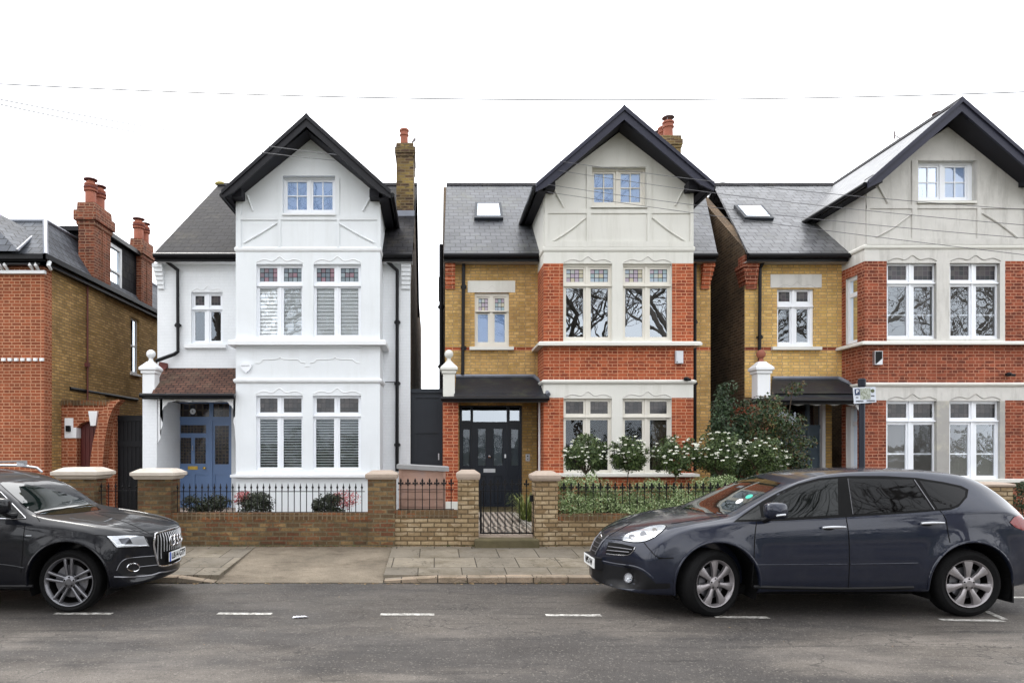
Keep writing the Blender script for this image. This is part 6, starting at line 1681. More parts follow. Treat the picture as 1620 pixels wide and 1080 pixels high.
rnd = random.Random(5); mb = MB()
for k in range(36000):
    x = rnd.uniform(-45, 60); y = rnd.uniform(-7.2, -6); z = rnd.random() ** .8 * (2.3 + .6 * sin(x * .7) + .4 * sin(x * 2.3))
    leaf(mb, Vector((x, y, z)), .09, Vector((0, 1, .3)), rnd, .6)
tag(mb.build('park_hedge', M['leaf_dark'], recalc=False), 'long dark park hedge across the road, behind the camera', 'hedge')

# ------------------------------------------------------------------ cars
def carpaint(name, col, rough=.28, metal=.35, dirt=.25):
    m, nt, b = newmat(name)
    b.inputs['Metallic'].default_value = metal; b.inputs['Roughness'].default_value = rough
    b.inputs['Specular IOR Level'].default_value = .12; b.inputs['Coat Weight'].default_value = .75; b.inputs['Coat Roughness'].default_value = .03; b.inputs['Coat IOR'].default_value = 1.55
    g = N(nt, 'ShaderNodeNewGeometry')
    nz = N(nt, 'ShaderNodeTexNoise'); nz.inputs['Scale'].default_value = 3.2; nz.inputs['Detail'].default_value = 9; nz.inputs['Roughness'].default_value = .72; L(nt, g.outputs['Position'], nz.inputs['Vector'])
    r = N(nt, 'ShaderNodeMapRange'); r.inputs[1].default_value = .48; r.inputs[2].default_value = .75; r.inputs[3].default_value = 0; r.inputs[4].default_value = dirt; L(nt, nz.outputs['Fac'], r.inputs[0])
    mm = N(nt, 'ShaderNodeMix', data_type='RGBA'); L(nt, r.outputs[0], mm.inputs[0]); mm.inputs[6].default_value = lin(col); mm.inputs[7].default_value = lin((110, 108, 108)); L(nt, mm.outputs[2], b.inputs['Base Color'])
    r2 = N(nt, 'ShaderNodeMapRange'); r2.inputs[1].default_value = .45; r2.inputs[2].default_value = .75; r2.inputs[3].default_value = .02; r2.inputs[4].default_value = .22; L(nt, nz.outputs['Fac'], r2.inputs[0]); L(nt, r2.outputs[0], b.inputs['Coat Roughness'])
    return m
M['paintA'] = carpaint('dark_blue_grey_metallic', (28, 33, 48), rough=.36, metal=.35, dirt=.06)
M['paintB'] = carpaint('navy_black_metallic', (7, 9, 17), rough=.4, metal=.0, dirt=.02)
M['paintB'].node_tree.nodes['Principled BSDF'].inputs['Coat Weight'].default_value = .55
M['carglass'] = plain('tinted_car_glass', (6, 10, 10), .02, ior=1.45, spec=.4)
M['carglass2'] = plain('privacy_glass', (4, 4, 5), .02, ior=1.4, spec=.3)
M['windscreen'] = plain('windscreen_glass', (16, 24, 22), .02, ior=1.85)
M['plastic'] = plain('black_plastic', (22, 22, 24), .45)
M['tyre'] = plain('tyre_rubber', (11, 11, 12), .8, bump=.2, bscale=60)
M['alloy'] = plain('dusty_alloy', (158, 154, 156), .35, metal=.75, var=.15, vscale=9)
M['alloy_dark'] = plain('grey_alloy', (120, 120, 124), .3, metal=.8)
M['brake'] = plain('dark_brake', (26, 24, 24), .6, metal=.4)
M['lampglass'] = plain('headlamp_lens', (196, 200, 206), .08, metal=.35, coat=1)
M['lampdark'] = plain('headlamp_inner', (84, 86, 92), .15, metal=.6)
M['lampred'] = plain('red_tail_lens', (120, 5, 7), .2, coat=.3)
M['seam'] = plain('panel_gap', (6, 6, 7), .8)
M['greengl'] = plain('green_tax_sticker', (40, 170, 150), .5)

def lerp(a, b, t): return a + (b - a) * t
def ringpts(zb, w, zs, wr, zr, zc):
    gx, gz = .955 * w, zs
    return [(0, zb), (.6 * w, zb), (.88 * w, zb + .015), (.955 * w, zb + .07), (.99 * w, lerp(zb, zs, .32)), (w, lerp(zb, zs, .55)), (.995 * w, lerp(zb, zs, .80)), (.975 * w, lerp(zb, zs, .94)), (gx, gz), (lerp(gx, wr, .5) + .012, lerp(gz, zr, .5)), (lerp(gx, wr, .82) + .012, lerp(gz, zr, .84)), (wr, zr), (wr * .9, zr + (zc - zr) * .38), (wr * .6, zr + (zc - zr) * .78), (wr * .3, zr + (zc - zr) * .95), (0, zc)]
def car_surface(st, nose_bow, tail_bow, length, arches, flare=.022, sub=7):
    """returns MB in local coords: x back from the nose, y half width, z up"""
    rows = []
    K = len(st)
    def cm(p0, p1, p2, p3, t, x0, x1, x2, x3):
        # non-uniform finite-difference hermite
        m1 = ((p2 - p1) / (x2 - x1) if x2 > x1 else 0); a = ((p1 - p0) / (x1 - x0) if x1 > x0 else m1); c = ((p3 - p2) / (x3 - x2) if x3 > x2 else m1)
        ta, tb = (a + m1) / 2, (m1 + c) / 2
        if a * m1 <= 0: ta = 0
        if c * m1 <= 0: tb = 0
        h = x2 - x1
        return (2*t**3 - 3*t*t + 1) * p1 + (t**3 - 2*t*t + t) * h * ta + (-2*t**3 + 3*t*t) * p2 + (t**3 - t*t) * h * tb
    xs = []
    for i in range(K - 1):
        n = max(3, int((st[i+1][0] - st[i][0]) / .045)) if i > 0 else 5
        for k in range(n): xs.append((i, k / n))
    xs.append((K - 2, 1.0))
    for i, t in xs:
        s0, s1, s2, s3 = st[max(0, i-1)], st[i], st[i+1], st[min(K-1, i+2)]
        v = [cm(s0[q], s1[q], s2[q], s3[q], t, s0[0], s1[0], s2[0], s3[0]) for q in range(1, 7)]
        x = lerp(s1[0], s2[0], t)
        base = ringpts(*v)
        # refine ring with catmull
        pts = catmull([(a, b, 0) for a, b in base], 4)
        w_ = v[1]; row = []
        for p in pts:
            y, z = max(0, p.x), p.y
            k = (y / max(w_, .01)) ** 2
            bow = nose_bow * max(0, 1 - x / .95) ** 1.3 * k - tail_bow * max(0, 1 - (length - x) / .7) ** 1.5 * k
            xx = x + bow
            for (ax, az, ar) in arches:
                d = sqrt((xx - ax) ** 2 + (z - az) ** 2)
                if y > .7 * w_ and z < v[2]: y += flare * math.exp(-((d - ar) / .085) ** 2)
            row.append(Vector((xx, y, z)))
        rows.append(row)
    full = []
    for r in rows:
        full.append([Vector((p.x, -p.y, p.z)) for p in r[::-1]] + [p.copy() for p in r[1:]])
    return full
def make_body(T, name, rows, tr, mat, arches, ws, length):
    mb = MB()
    def shrink(r):
        zs_ = [p.z for p in r]; zm = (min(zs_) + max(zs_)) / 2; xc = r[0].x; xc = min(r, key=lambda p: abs(p.y)).x
        out = []
        for t in (.85, .7, .5, .3, .12, .001): out.append([Vector((xc + (p.x - xc) * t * t, p.y * t, zm + (p.z - zm) * t)) for p in r])
        return out
    rows = shrink(rows[0])[::-1] + rows + shrink(rows[-1])
    R_ = [[tr(p) for p in r] for r in rows]
    mb.grid(R_)
    for k in range(len(R_) - 1): mb.face([R_[k][0], R_[k+1][0], R_[k+1][-1], R_[k][-1]])
    o = mb.build(name, mat, T, smooth=True)
    bm = bmesh.new(); bm.from_mesh(o.data); bmesh.ops.remove_doubles(bm, verts=bm.verts, dist=2e-4); bmesh.ops.recalc_face_normals(bm, faces=bm.faces); bm.to_mesh(o.data)
    bm2 = bm.copy(); bm2.transform(Matrix.Translation(LOC[o.name])); bvh = BVHTree.FromBMesh(bm2); bm.free(); bm2.free()
    # wheel arches cut out
    cutters = []
    for (ax, az, ar) in arches:
        for s_ in (-1, 1):
            cb = MB(); y0, y1 = sorted((s_ * .52, s_ * 1.3)); n = 40; ra, rb = [], []
            for j in range(n):
                a = 2 * pi * j / n; px, pz = ax + ar * cos(a), az + ar * sin(a)
                ra.append(tr(Vector((px, y0, pz)))); rb.append(tr(Vector((px, y1, pz))))
            cb.grid([ra, rb], close=True); cb.face(ra[::-1]); cb.face(rb)
            co = cb.build('cut', M['plastic']); cutters.append(co)
    for co in cutters:
        md = o.modifiers.new('b', 'BOOLEAN'); md.operation = 'DIFFERENCE'; md.object = co; md.solver = 'EXACT'
        # object-space difference: cutter is at the world origin, body origin is offset by its parent
    bpy.context.view_layer.update()
    me = bpy.data.meshes.new_from_object(o.evaluated_get(bpy.context.evaluated_depsgraph_get()))
    o.modifiers.clear(); o.data = me
    for p in me.polygons: p.use_smooth = True
    try: me.set_sharp_from_angle(angle=radians(38))
    except Exception: pass
    for co in cutters: bpy.data.objects.remove(co)
    if len(me.materials) == 0: me.materials.append(mat)
    return o, bvh

CAMO = Vector((0, 0, CH))
def hit(bvh, u, v):
    d = Vector(((u - FU) / FF, 1, -(v - FV) / FF)).normalized()
    r = bvh.ray_cast(CAMO, d)
    return (r[0], r[1]) if r[0] is not None else (None, None)
def decal(name, bvh, poly, mat, parent, off=.004, step=3.0, curve=0, mirror=None, smooth=True):
    if curve: poly = [(p.x, p.y) for p in catmull([(a, b, 0) for a, b in poly], curve, True)]
    pts = [Vector(p) for p in poly]; n = len(pts)
    dense = []
    for i in range(n):
        a, b = pts[i], pts[(i+1) % n]; k = max(1, int((b - a).length / step))
        for j in range(k): dense.append(a.lerp(b, j / k))
    n = len(dense); edges = [(i, (i+1) % n) for i in range(n)]
    def inside(q):
        c = False
        for i in range(n):
            a, b = dense[i], dense[(i+1) % n]
            if (a.y > q.y) != (b.y > q.y) and q.x < (b.x - a.x) * (q.y - a.y) / (b.y - a.y) + a.x: c = not c
        return c
    x0, x1 = min(p.x for p in dense), max(p.x for p in dense); y0, y1 = min(p.y for p in dense), max(p.y for p in dense)
    inn = []; x = x0 + step / 2
    while x < x1:
        y = y0 + step / 2
        while y < y1:
            q = Vector((x, y))
            if inside(q) and min((q - d).length for d in dense) > step * .45: inn.append(q)
            y += step
        x += step
    vs, es, fs, *_ = delaunay_2d_cdt(dense + inn, edges, [list(range(n))], 1, 1e-4)
    P3 = []
    for q in vs:
        h, nn = hit(bvh, q.x, q.y)
        if h is None: P3.append(None); continue
        if nn.dot(h - CAMO) > 0: nn = -nn
        P3.append(h + nn * off)
    mb = MB(); idx = {}
    for i, p in enumerate(P3):
        if p is not None: idx[i] = len(mb.v); mb.v.append(p)
    for f in fs:
        if all(i in idx for i in f): mb.f.append(tuple(idx[i] for i in f)); mb.m.append(0); mb.uv.append(None)
    if not mb.f: print('EMPTY', name); return None
    o = mb.build(name, mat, parent, recalc=False, smooth=bool(smooth))
    if mirror is not None:
        m2 = MB(); m2.v = [Vector((p.x, 2 * mirror - p.y, p.z)) for p in mb.v]; m2.f = [f[::-1] for f in mb.f]; m2.m = mb.m[:]; m2.uv = mb.uv[:]
        m2.build(name, mat, parent, recalc=False, smooth=bool(smooth))
    return o
def hitline(bvh, pts, off=.0, curve=4, step=None):
    if curve: pts = [(p.x, p.y) for p in catmull([(a, b, 0) for a, b in pts], curve)]
    out = []
    for i in range(len(pts) - 1):
        a, b = Vector(pts[i]), Vector(pts[i+1]); k = max(1, int((b - a).length / 4))
        for j in range(k): out.append(a.lerp(b, j / k))
    out.append(Vector(pts[-1]))
    res = []
    for q in out:
        h, nn = hit(bvh, q.x, q.y)
        if h is None: continue
        if nn.dot(h - CAMO) > 0: nn = -nn
        res.append(h + nn * off)
    return res
def lineobj(name, bvh, pts, r, mat, parent, off=0, curve=4, mirror=None, n=6):
    q = hitline(bvh, pts, off, curve)
    if len(q) < 2: print('EMPTYLINE', name); return None
    mb = MB(); mb.tube(q, r, n); o = mb.build(name, mat, parent, smooth=True)
    if mirror is not None:
        mb = MB(); mb.tube([Vector((p.x, 2 * mirror - p.y, p.z)) for p in q], r, n); mb.build(name, mat, parent, smooth=True)
    return o

def wheel(T, c, rt, rr, width, style, steer, outward, mat):
    """outward -1: outer face towards -Y (the camera). Local frame: outer face at y=0 looking to -y"""
    def place(mb, name, mt, parent, root=False, sm=30):
        o = mb.build(name, mt, parent, smooth=sm, local=True)
        if root:
            o.location = Vector(c) - LOC[T.name]; o.rotation_euler = (0, 0, steer + (0 if outward < 0 else pi))
        return o
    mb = MB(); mb.lathe([(rr * .96, .02), (rr * .93, .05), (rr * .88, .12), (rr * .9, width * .9), (.06, width * .9)], (0, 0, 0), 'Y', 40)
    W = place(mb, 'wheel', M['brake'], T, True)
    LOC[W.name] = Vector((0, 0, 0))
    mb = MB(); mb.lathe([(rr * 1.0, .012), (rr * 1.05, .006), (rr + (rt - rr) * .5, -.008), (rt - .03, .004), (rt - .008, .025), (rt, .05), (rt, width - .05), (rt - .03, width - .004), (rr, width)], (0, 0, 0), 'Y', 56)
    place(mb, 'tyre', M['tyre'], W)
    mb = MB(); mb.lathe([(rr * .90, .04), (rr * .955, .012), (rr * .985, .002), (rr * 1.015, .0), (rr * 1.02, .012), (rr * 1.0, .03)], (0, 0, 0), 'Y', 56)
    mb.lathe([(.001, .0), (.035, .0), (.045, .006), (.07, .012), (.078, .05)], (0, 0, 0), 'Y', 24)
    ns = 7 if style == 'seven' else 5
    for k in range(ns):
        a0 = 2 * pi * k / ns + (pi / 2 if style == 'seven' else pi / 2 + .05)
        if style == 'seven':
            prof = [(.055, .022, .014), (.10, .026, .010), (rr * .6, .032, .004), (rr * .97, .058, .008)]
            st_ = [(0, prof)]
        else:
            st_ = [(-1, [(.06, .020, .012), (.12, .022, .008), (rr * .6, .024, .002), (rr * .96, .028, .006)]), (1, [(.06, .020, .012), (.12, .022, .008), (rr * .6, .024, .002), (rr * .96, .028, .006)])]
        for sgn_, pf in st_:
            rows = []
            for (r_, hw, d) in pf:
                off_ = sgn_ * (.018 + .022 * r_ / rr) if sgn_ else 0
                def Q(t, yy): return Vector((r_ * cos(a0) - (t + off_) * sin(a0), yy, r_ * sin(a0) + (t + off_) * cos(a0)))
                h_ = hw if style == 'seven' else hw * .62
                rows.append([Q(-h_, d + .035), Q(-h_ * .9, d + .006), Q(-h_ * .3, d), Q(h_ * .3, d), Q(h_ * .9, d + .006), Q(h_, d + .035)])
            mb.grid(rows)
    place(mb, 'rim', mat, W)
    mb = MB()
    for k in range(5):
        a = 2 * pi * k / 5 + .3; mb.lathe([(.001, .004), (.009, .004), (.009, .02)], (.052 * cos(a), .0, .052 * sin(a)), 'Y', 8)
    place(mb, 'wheel_nuts', M['brake'], W)
    mb = MB(); mb.lathe([(.08, .07), (rr * .68, .07), (rr * .68, .085), (.08, .085)], (0, 0, 0), 'Y', 32); place(mb, 'brake_disc', M['alloy_dark'], W)
    return W

# ============================ nearer dark car on the right
XS, YS = 1.90, 8.29
TA = thing('parked_car', 'dark blue-grey estate-style SUV parked on the right, nose pointing left', 'car', (4.3, YS, 0))
trA = lambda p: Vector((XS + p.x, YS + p.y, p.z))
stA = [(0.0, .29, .56, .45, .48, .49, .52), (.03, .25, .70, .50, .58, .55, .60), (.09, .23, .80, .58, .64, .665, .72), (.18, .22, .86, .67, .70, .755, .81), (.35, .21, .905, .78, .74, .845, .895), (.6, .21, .925, .88, .76, .935, .965), (.9, .22, .93, .955, .77, 1.0, 1.03), (1.15, .23, .93, .995, .77, 1.04, 1.07), (1.38, .24, .93, 1.03, .765, 1.085, 1.105), (1.6, .24, .93, 1.05, .735, 1.185, 1.22), (1.9, .25, .93, 1.065, .69, 1.33, 1.37), (2.2, .25, .93, 1.08, .65, 1.45, 1.49), (2.5, .25, .93, 1.095, .625, 1.525, 1.56), (2.9, .25, .93, 1.115, .61, 1.56, 1.595), (3.4, .25, .93, 1.14, .60, 1.565, 1.60), (3.8, .26, .93, 1.16, .59, 1.545, 1.585), (4.1, .27, .925, 1.17, .585, 1.50, 1.545), (4.35, .29, .91, 1.15, .60, 1.39, 1.45), (4.55, .31, .885, 1.08, .64, 1.23, 1.28), (4.7, .33, .85, 1.0, .66, 1.08, 1.11), (4.8, .36, .79, .88, .62, .93, .95), (4.83, .42, .66, .72, .5, .76, .78)]
arA = [(1.155, .365, .452), (3.90, .365, .452)]
rowsA = car_surface(stA, .34, .12, 4.83, arA)
bodyA, bvA = make_body(TA, 'body', rowsA, trA, M['paintA'], arA, None, 4.83)
mir = YS
B = bvA
decal('windscreen', B, [(1081, 803.5), (1110, 788), (1145, 768), (1176, 753.5), (1190, 752.5), (1236, 764), (1200, 786), (1175, 799), (1149, 813.5), (1118, 811)], M['windscreen'], TA, .004, 3.5)
decal('front_side_window', B, [(1211, 821), (1213, 800), (1232, 783.5), (1262, 769.5), (1296, 760), (1325, 757), (1326, 814)], M['carglass'], TA, .004, 4, mirror=mir)
decal('quarter_light', B, [(1168, 822), (1184, 811), (1201, 799), (1205, 821.5)], M['carglass'], TA, .004, 3, mirror=mir)
decal('window_surround', B, [(1160, 825.5), (1176, 813), (1207, 792), (1232, 778), (1262, 765), (1296, 756), (1341, 752.5), (1400, 752.5), (1450, 755.5), (1492, 762), (1520, 768), (1532, 774), (1530, 786), (1517, 801), (1504, 806), (1440, 811), (1340, 817.5), (1240, 823)], M['seam'], TA, .0025, 5, mirror=mir)
decal('rear_side_window', B, [(1341, 756.5), (1443, 758.5), (1474, 806), (1349, 813.5)], M['carglass2'], TA, .0045, 5, mirror=mir)
decal('rear_quarter_window', B, [(1454, 760), (1490, 765.5), (1516, 771), (1527, 776), (1526, 785), (1516, 797.5), (1503, 803), (1483, 805)], M['carglass2'], TA, .0045, 4, mirror=mir)
lineobj('window_trim', B, [(1446, 758.5), (1478, 806)], .004, M['alloy_dark'], TA, .004, 0, mir)
lineobj('window_trim', B, [(1341, 757), (1349, 813)], .003, M['alloy_dark'], TA, .004, 0, mir)
# panel gaps
for pts in ([(1197, 824), (1194, 850), (1193, 880), (1191, 905), (1189, 928)], [(1338, 817), (1342, 840), (1344, 880), (1342, 932)], [(1486, 806), (1496, 820), (1499, 838), (1503, 858)], [(1041, 883), (1066, 882)], [(1019, 858), (1028, 869), (1042, 881.5), (1066, 882)], [(956, 851), (985, 853.5)], [(962, 848), (1000, 826)], [(1062, 828), (1110, 821), (1150, 815.5)]):
    lineobj('panel_gap', B, pts, .005, M['seam'], TA, .0, 3, mir)
lineobj('side_moulding', B, [(1196, 893), (1340, 892)], .006, M['paintA'], TA, .002, 0, mir)
lineobj('side_moulding', B, [(1346, 892), (1452, 890)], .006, M['paintA'], TA, .002, 0, mir)
lineobj('sill_trim', B, [(1192, 928), (1330, 931), (1445, 929)], .022, M['plastic'], TA, -.006, 2, mir)
# headlamps
hl = decal('headlight', B, [(985, 855), (987, 848.5), (998, 841.5), (1016, 836.5), (1027, 832.5), (1043, 830), (1054, 831.5), (1048, 840), (1034, 850), (1021, 856), (1003, 857.5)], M['lampglass'], TA, .005, 2.5, curve=2, mirror=mir)
for (u, v, r_) in ((1000, 849, 5), (1018, 845, 5.5), (1036, 838.5, 4)):
    decal('lamp_reflector', B, [(u + r_ * cos(a), v + r_ * .8 * sin(a)) for a in [k * pi / 6 for k in range(12)]], M['lampdark'] if u < 1030 else M['chrome'], hl, .008, 2)
# nose: centre shield with emblem and the two wing grilles
decal('wing_grille', B, [(963, 857), (985, 860), (1005, 865), (1001, 872), (993, 877), (975, 876.5), (958, 875)], M['seam'], TA, .005, 2.5, mirror=mir)
lineobj('lamp_frame', B, [(985, 855), (987, 848.5), (998, 841.5), (1016, 836.5), (1027, 832.5), (1043, 830), (1054, 831.5), (1048, 840), (1034, 850), (1021, 856), (1003, 857.5), (985, 855)], .005, M['seam'], TA, .002, 2, mir)
for (a, b2) in (((963, 864), (1001, 869)), ((961, 870), (996, 873))):
    lineobj('grille_bar', B, [a, b2], .006, M['alloy_dark'], TA, .008, 0, mir)
lineobj('grille_trim', B, [(1005, 865), (1001.5, 872), (993, 877.5), (975, 877), (960, 875.5)], .005, M['chrome'], TA, .006, 3, mir)
def frontquad(name, T, xn, yc, y0, y1, z0, z1, bvh, mat, sx, off=.006, nn=10, taper=0):
    mb = MB(); rows = []
    for i in range(nn + 1):
        z = lerp(z0, z1, i / nn); row = []; tp = taper * (1 - i / nn)
        for j in range(nn + 1):
            y = lerp(y0 * (1 - tp), y1 * (1 - tp), j / nn); r = bvh.ray_cast(Vector((xn - sx * 1.0, yc + y, z)), Vector((sx, 0, 0)))
            if r[0] is None: r = (Vector((xn, yc + y, z)), None)
            row.append(r[0] - Vector((sx * off, 0, 0)))
        rows.append(row)
    mb.grid(rows); return mb.build(name, mat, T, smooth=True)
frontquad('centre_grille', TA, XS, YS, -.17, .17, .56, .80, B, M['plastic'], 1, .006, 10, .25)
mb = MB(); r = B.ray_cast(Vector((XS - 1, YS, .765)), Vector((1, 0, 0)))[0]; mb.ball(r + Vector((-.004, 0, 0)), .05, 16, sc=(.2, 1.1, .6)); mb.build('emblem', M['chrome'], TA, smooth=True)
for s_ in (-1, 1):
    pts = [B.ray_cast(Vector((XS - 1, YS + s_ * y, z)), Vector((1, 0, 0)))[0] for y, z in ((.175, .80), (.165, .72), (.15, .64), (.13, .57))]
    mb = MB(); mb.tube([p + Vector((-.008, 0, 0)) for p in pts], .009, 8); mb.build('grille_trim', M['alloy_dark'], TA, smooth=True)
for k in range(4):
    z = .60 + k * .05; mb = MB(); pts = [B.ray_cast(Vector((XS - 1, YS + y, z)), Vector((1, 0, 0)))[0] for y in (-.13, -.06, 0, .06, .13)]; mb.tube([p + Vector((-.009, 0, 0)) for p in pts], .005, 6); mb.build('grille_bar', M['alloy_dark'], TA)
# lower bumper
decal('lower_bumper', B, [(934, 884), (950, 890), (975, 895), (1000, 898), (1018, 904), (1030, 915), (1038, 922), (1060, 922), (1060, 930), (1010, 932), (975, 929), (950, 921), (938, 912)], M['plastic'], TA, .004, 4, mirror=mir)
lineobj('bumper_lip', B, [(933, 880), (950, 886), (975, 891), (1003, 895), (1020, 902), (1034, 914)], .010, M['paintA'], TA, .002, 3, mir)
fl = decal('fog_light', B, [(995 + 6 * cos(a), 914 + 7 * sin(a)) for a in [k * pi / 8 for k in range(16)]], M['lampglass'], TA, .012, 2, mirror=mir)
lineobj('fog_light_ring', B, [(995 + 7 * cos(a), 914 + 8 * sin(a)) for a in [k * pi / 8 for k in range(17)]], .006, M['alloy_dark'], TA, .010, 0, mir)
mb = MB(); xp = XS - .025; z0, z1 = .42, .535; mb.box(xp, xp + .012, YS - .26, YS + .26, z0, z1); pl = mb.build('number_plate', M['plate'], TA)
text_part('NP5 6W', .105, M['ink'], pl, (xp - .002, YS - .01, (z0 + z1) / 2), 'plate_lettering', 90, -90, .001, .36, .003)
mb = MB(); mb.box(XS - .012, XS + .1, YS - .27, YS + .27, .41, .545); mb.build('plate_holder', M['plastic'], TA)
# wheel-arch lips, liners, wheels
for (ax, az, ar) in arA:
    for s_ in (-1, 1):
        mb = MB(); pts = []
        for k in range(-2, 27):
            a = pi * k / 24
            x, z = ax + (ar + .012) * cos(a), az + (ar + .012) * sin(a)
            r = B.ray_cast(trA(Vector((x, s_ * 2, z))), Vector((0, -s_, 0)))
            if r[0] is not None: pts.append(r[0])
        mb.tube(pts, .014, 8); mb.build('wheel_arch', M['paintA'], TA, smooth=True)
        mb = MB(); rows = []
        for yy in (.50, .90):
            rows.append([trA(Vector((ax + (ar - .002) * cos(pi * k / 24), s_ * yy, az + (ar - .002) * sin(pi * k / 24)))) for k in range(-3, 28)])
        mb.grid(rows); mb.face(rows[0]); mb.build('arch_liner', M['seam'], TA, recalc=False)
wheel(TA, (XS + 1.155, YS - .885, .365), .367, .252, .24, 'seven', radians(20), -1, M['alloy'])
wheel(TA, (XS + 3.90, YS - .895, .365), .367, .252, .24, 'seven', 0, -1, M['alloy'])
wheel(TA, (XS + 1.155, YS + .885, .365), .367, .252, .24, 'seven', radians(20), 1, M['alloy'])
wheel(TA, (XS + 3.90, YS + .895, .365), .367, .252, .24, 'seven', 0, 1, M['alloy'])
for s_ in (-1, 1):
    mb = MB(); mb.box(XS + 4.36, XS + 4.375, YS + s_ * .68, YS + s_ * .90, .16, .42); mb.build('mud_flap', M['plastic'], TA)
mb = MB(); mb.box(XS + .7, XS + 4.4, YS - .62, YS + .62, .2, .3); mb.build('underbody', M['seam'], TA)
def handle(T, bvh, u, v, wpx):
    q = hitline(bvh, [(u - wpx / 2, v + 1), (u, v), (u + wpx / 2, v)], .03, 0); mb = MB(); n_ = len(q)
    mb.tube(q, [.009 + .007 * sin(pi * min(1, k / (n_ - 1) * .8 + .15)) for k in range(n_)], 10); mb.build('door_handle', M['silver'], T, smooth=True)
    decal('handle_recess', bvh, [(u - 6 + 9 * cos(a), v + 1.5 + 3.6 * sin(a)) for a in [k * pi / 8 for k in range(16)]], M['seam'], T, .003, 2.5)
handle(TA, B, 1317, 833.5, 37); handle(TA, B, 1472.5, 826.8, 37)
# mirrors
def mirror_part(T, u, v, Y, wpx, hpx, mat, yc, flip=1):
    c = P(u, v, Y); w_, h_ = wpx * Y / FF / 2, hpx * Y / FF / 2
    for s_ in (0,):
        cc = c.copy()
        if s_: cc.y = 2 * yc - cc.y
        mb = MB(); rows = []
        for k in range(9):
            t = k / 8; yy = -.10 + .2 * t; sc_ = (1 - abs(2 * t - 1) ** 3) ** .5 if 0 < t < 1 else .02
            rows.append([cc + Vector((w_ * sc_ * (abs(cos(a)) ** .55) * (1 if cos(a) > 0 else -1), yy, h_ * sc_ * (abs(sin(a)) ** .6) * (1 if sin(a) > 0 else -1))) for a in [2 * pi * j / 24 for j in range(24)]])
        mb.grid(rows, close=True); mo = mb.build('wing_mirror', mat, T, smooth=True)
        mb = MB(); s2 = 1 if s_ == 0 else -1
        mb.tube([cc + Vector((flip * w_ * .2, s2 * .06, -h_ * .6)), cc + Vector((flip * w_ * -.3, s2 * .17, -h_ * 1.3)), cc + Vector((flip * w_ * -.5, s2 * .26, -h_ * 1.35))], .03, 8); mb.build('mirror_arm', M['plastic'], mo)
mirror_part(TA, 1227, 807.5, 7.22, 34, 27, M['paintA'], YS, 1)
mb = MB(); c = P(1238, 814.5, 7.10); mb.tube([c + Vector((-.06, 0, -.003)), c + Vector((.04, .02, .004))], .011, 8); mb.build('mirror_indicator', M['lampglass'], TA)
# tail lamp, tail gate details, wipers, sticker
tl = []
decal('tail_light', B, [(1597, 826), (1604, 817), (1616, 813.5), (1632, 815), (1646, 822), (1645, 834), (1632, 840), (1617, 838), (1606, 834)], M['lampred'], TA, .006, 3, mirror=mir)
mb = MB(); mb.tube([P(1080, 805.5, 8.75), P(1100, 807, 8.3), P(1117, 812.5, 7.95)], .008, 6); mb.tube([P(1063, 808, 8.8), P(1084, 803, 8.7), P(1094, 810, 8.3)], .009, 6); mb.build('wiper', M['plastic'], TA)
decal('sticker', B, [(1185.5 + 6 * cos(a), 785.5 + 3 * sin(a) - .28 * 6 * cos(a)) for a in [k * pi / 8 for k in range(16)]], M['greengl'], TA, .006, 2)
decal('sticker', B, [(1170 + 6 * cos(a), 793 + 3 * sin(a) - .4 * 6 * cos(a)) for a in [k * pi / 8 for k in range(16)]], M['white_trim'], TA, .006, 2)

# ============================ dark car at the left edge
XQ, YQ = -3.20, 8.46
TB = thing('parked_car', 'navy-black SUV with upright chrome-framed grille parked at the left edge, nose pointing right', 'car', (-5.4, YQ, 0))
trB = lambda p: Vector((XQ - p.x, YQ + p.y, p.z))
stB = [(0.0, .34, .62, .62, .55, .70, .72), (.03, .30, .74, .70, .64, .79, .81), (.08, .27, .81, .755, .69, .84, .862), (.18, .25, .86, .80, .72, .875, .90), (.35, .24, .895, .855, .75, .92, .945), (.6, .23, .915, .91, .77, .965, .99), (.9, .23, .92, .955, .78, 1.01, 1.03), (1.2, .24, .92, .985, .78, 1.055, 1.07), (1.36, .24, .92, 1.0, .765, 1.10, 1.12), (1.55, .24, .92, 1.01, .735, 1.235, 1.265), (1.8, .25, .92, 1.02, .695, 1.39, 1.425), (2.05, .25, .92, 1.03, .665, 1.485, 1.52), (2.4, .25, .92, 1.04, .65, 1.545, 1.58), (2.9, .25, .92, 1.05, .64, 1.555, 1.595), (3.4, .25, .92, 1.06, .63, 1.545, 1.585), (3.9, .26, .915, 1.07, .62, 1.50, 1.54), (4.2, .28, .90, 1.05, .63, 1.38, 1.43), (4.4, .31, .875, 1.0, .66, 1.2, 1.24), (4.55, .34, .84, .92, .66, 1.0, 1.03), (4.62, .4, .74, .8, .6, .84, .86)]
arB = [(.86, .36, .44), (3.67, .36, .44)]
rowsB = car_surface(stB, .27, .12, 4.62, arB, .018)
bodyB, bvB = make_body(TB, 'body', rowsB, trB, M['paintB'], arB, None, 4.62)
B = bvB; mir = YQ
decal('windscreen', B, [(0, 765), (4, 762.5), (32, 764.5), (60, 769), (92, 777), (125, 788), (150, 800), (160, 806), (120, 811), (82, 814), (58, 812.5), (45, 805), (22, 785)], M['windscreen'], TB, .004, 4)
decal('side_window', B, [(-130, 812), (-130, 776), (-60, 770), (-12, 772), (2, 780), (20, 799), (38, 818), (-20, 820)], M['carglass'], TB, .004, 6, mirror=mir)
lineobj('window_trim', B, [(-60, 770), (-12, 771), (2, 779), (20, 797), (41, 819)], .007, M['chrome'], TB, .004, 0, mir)
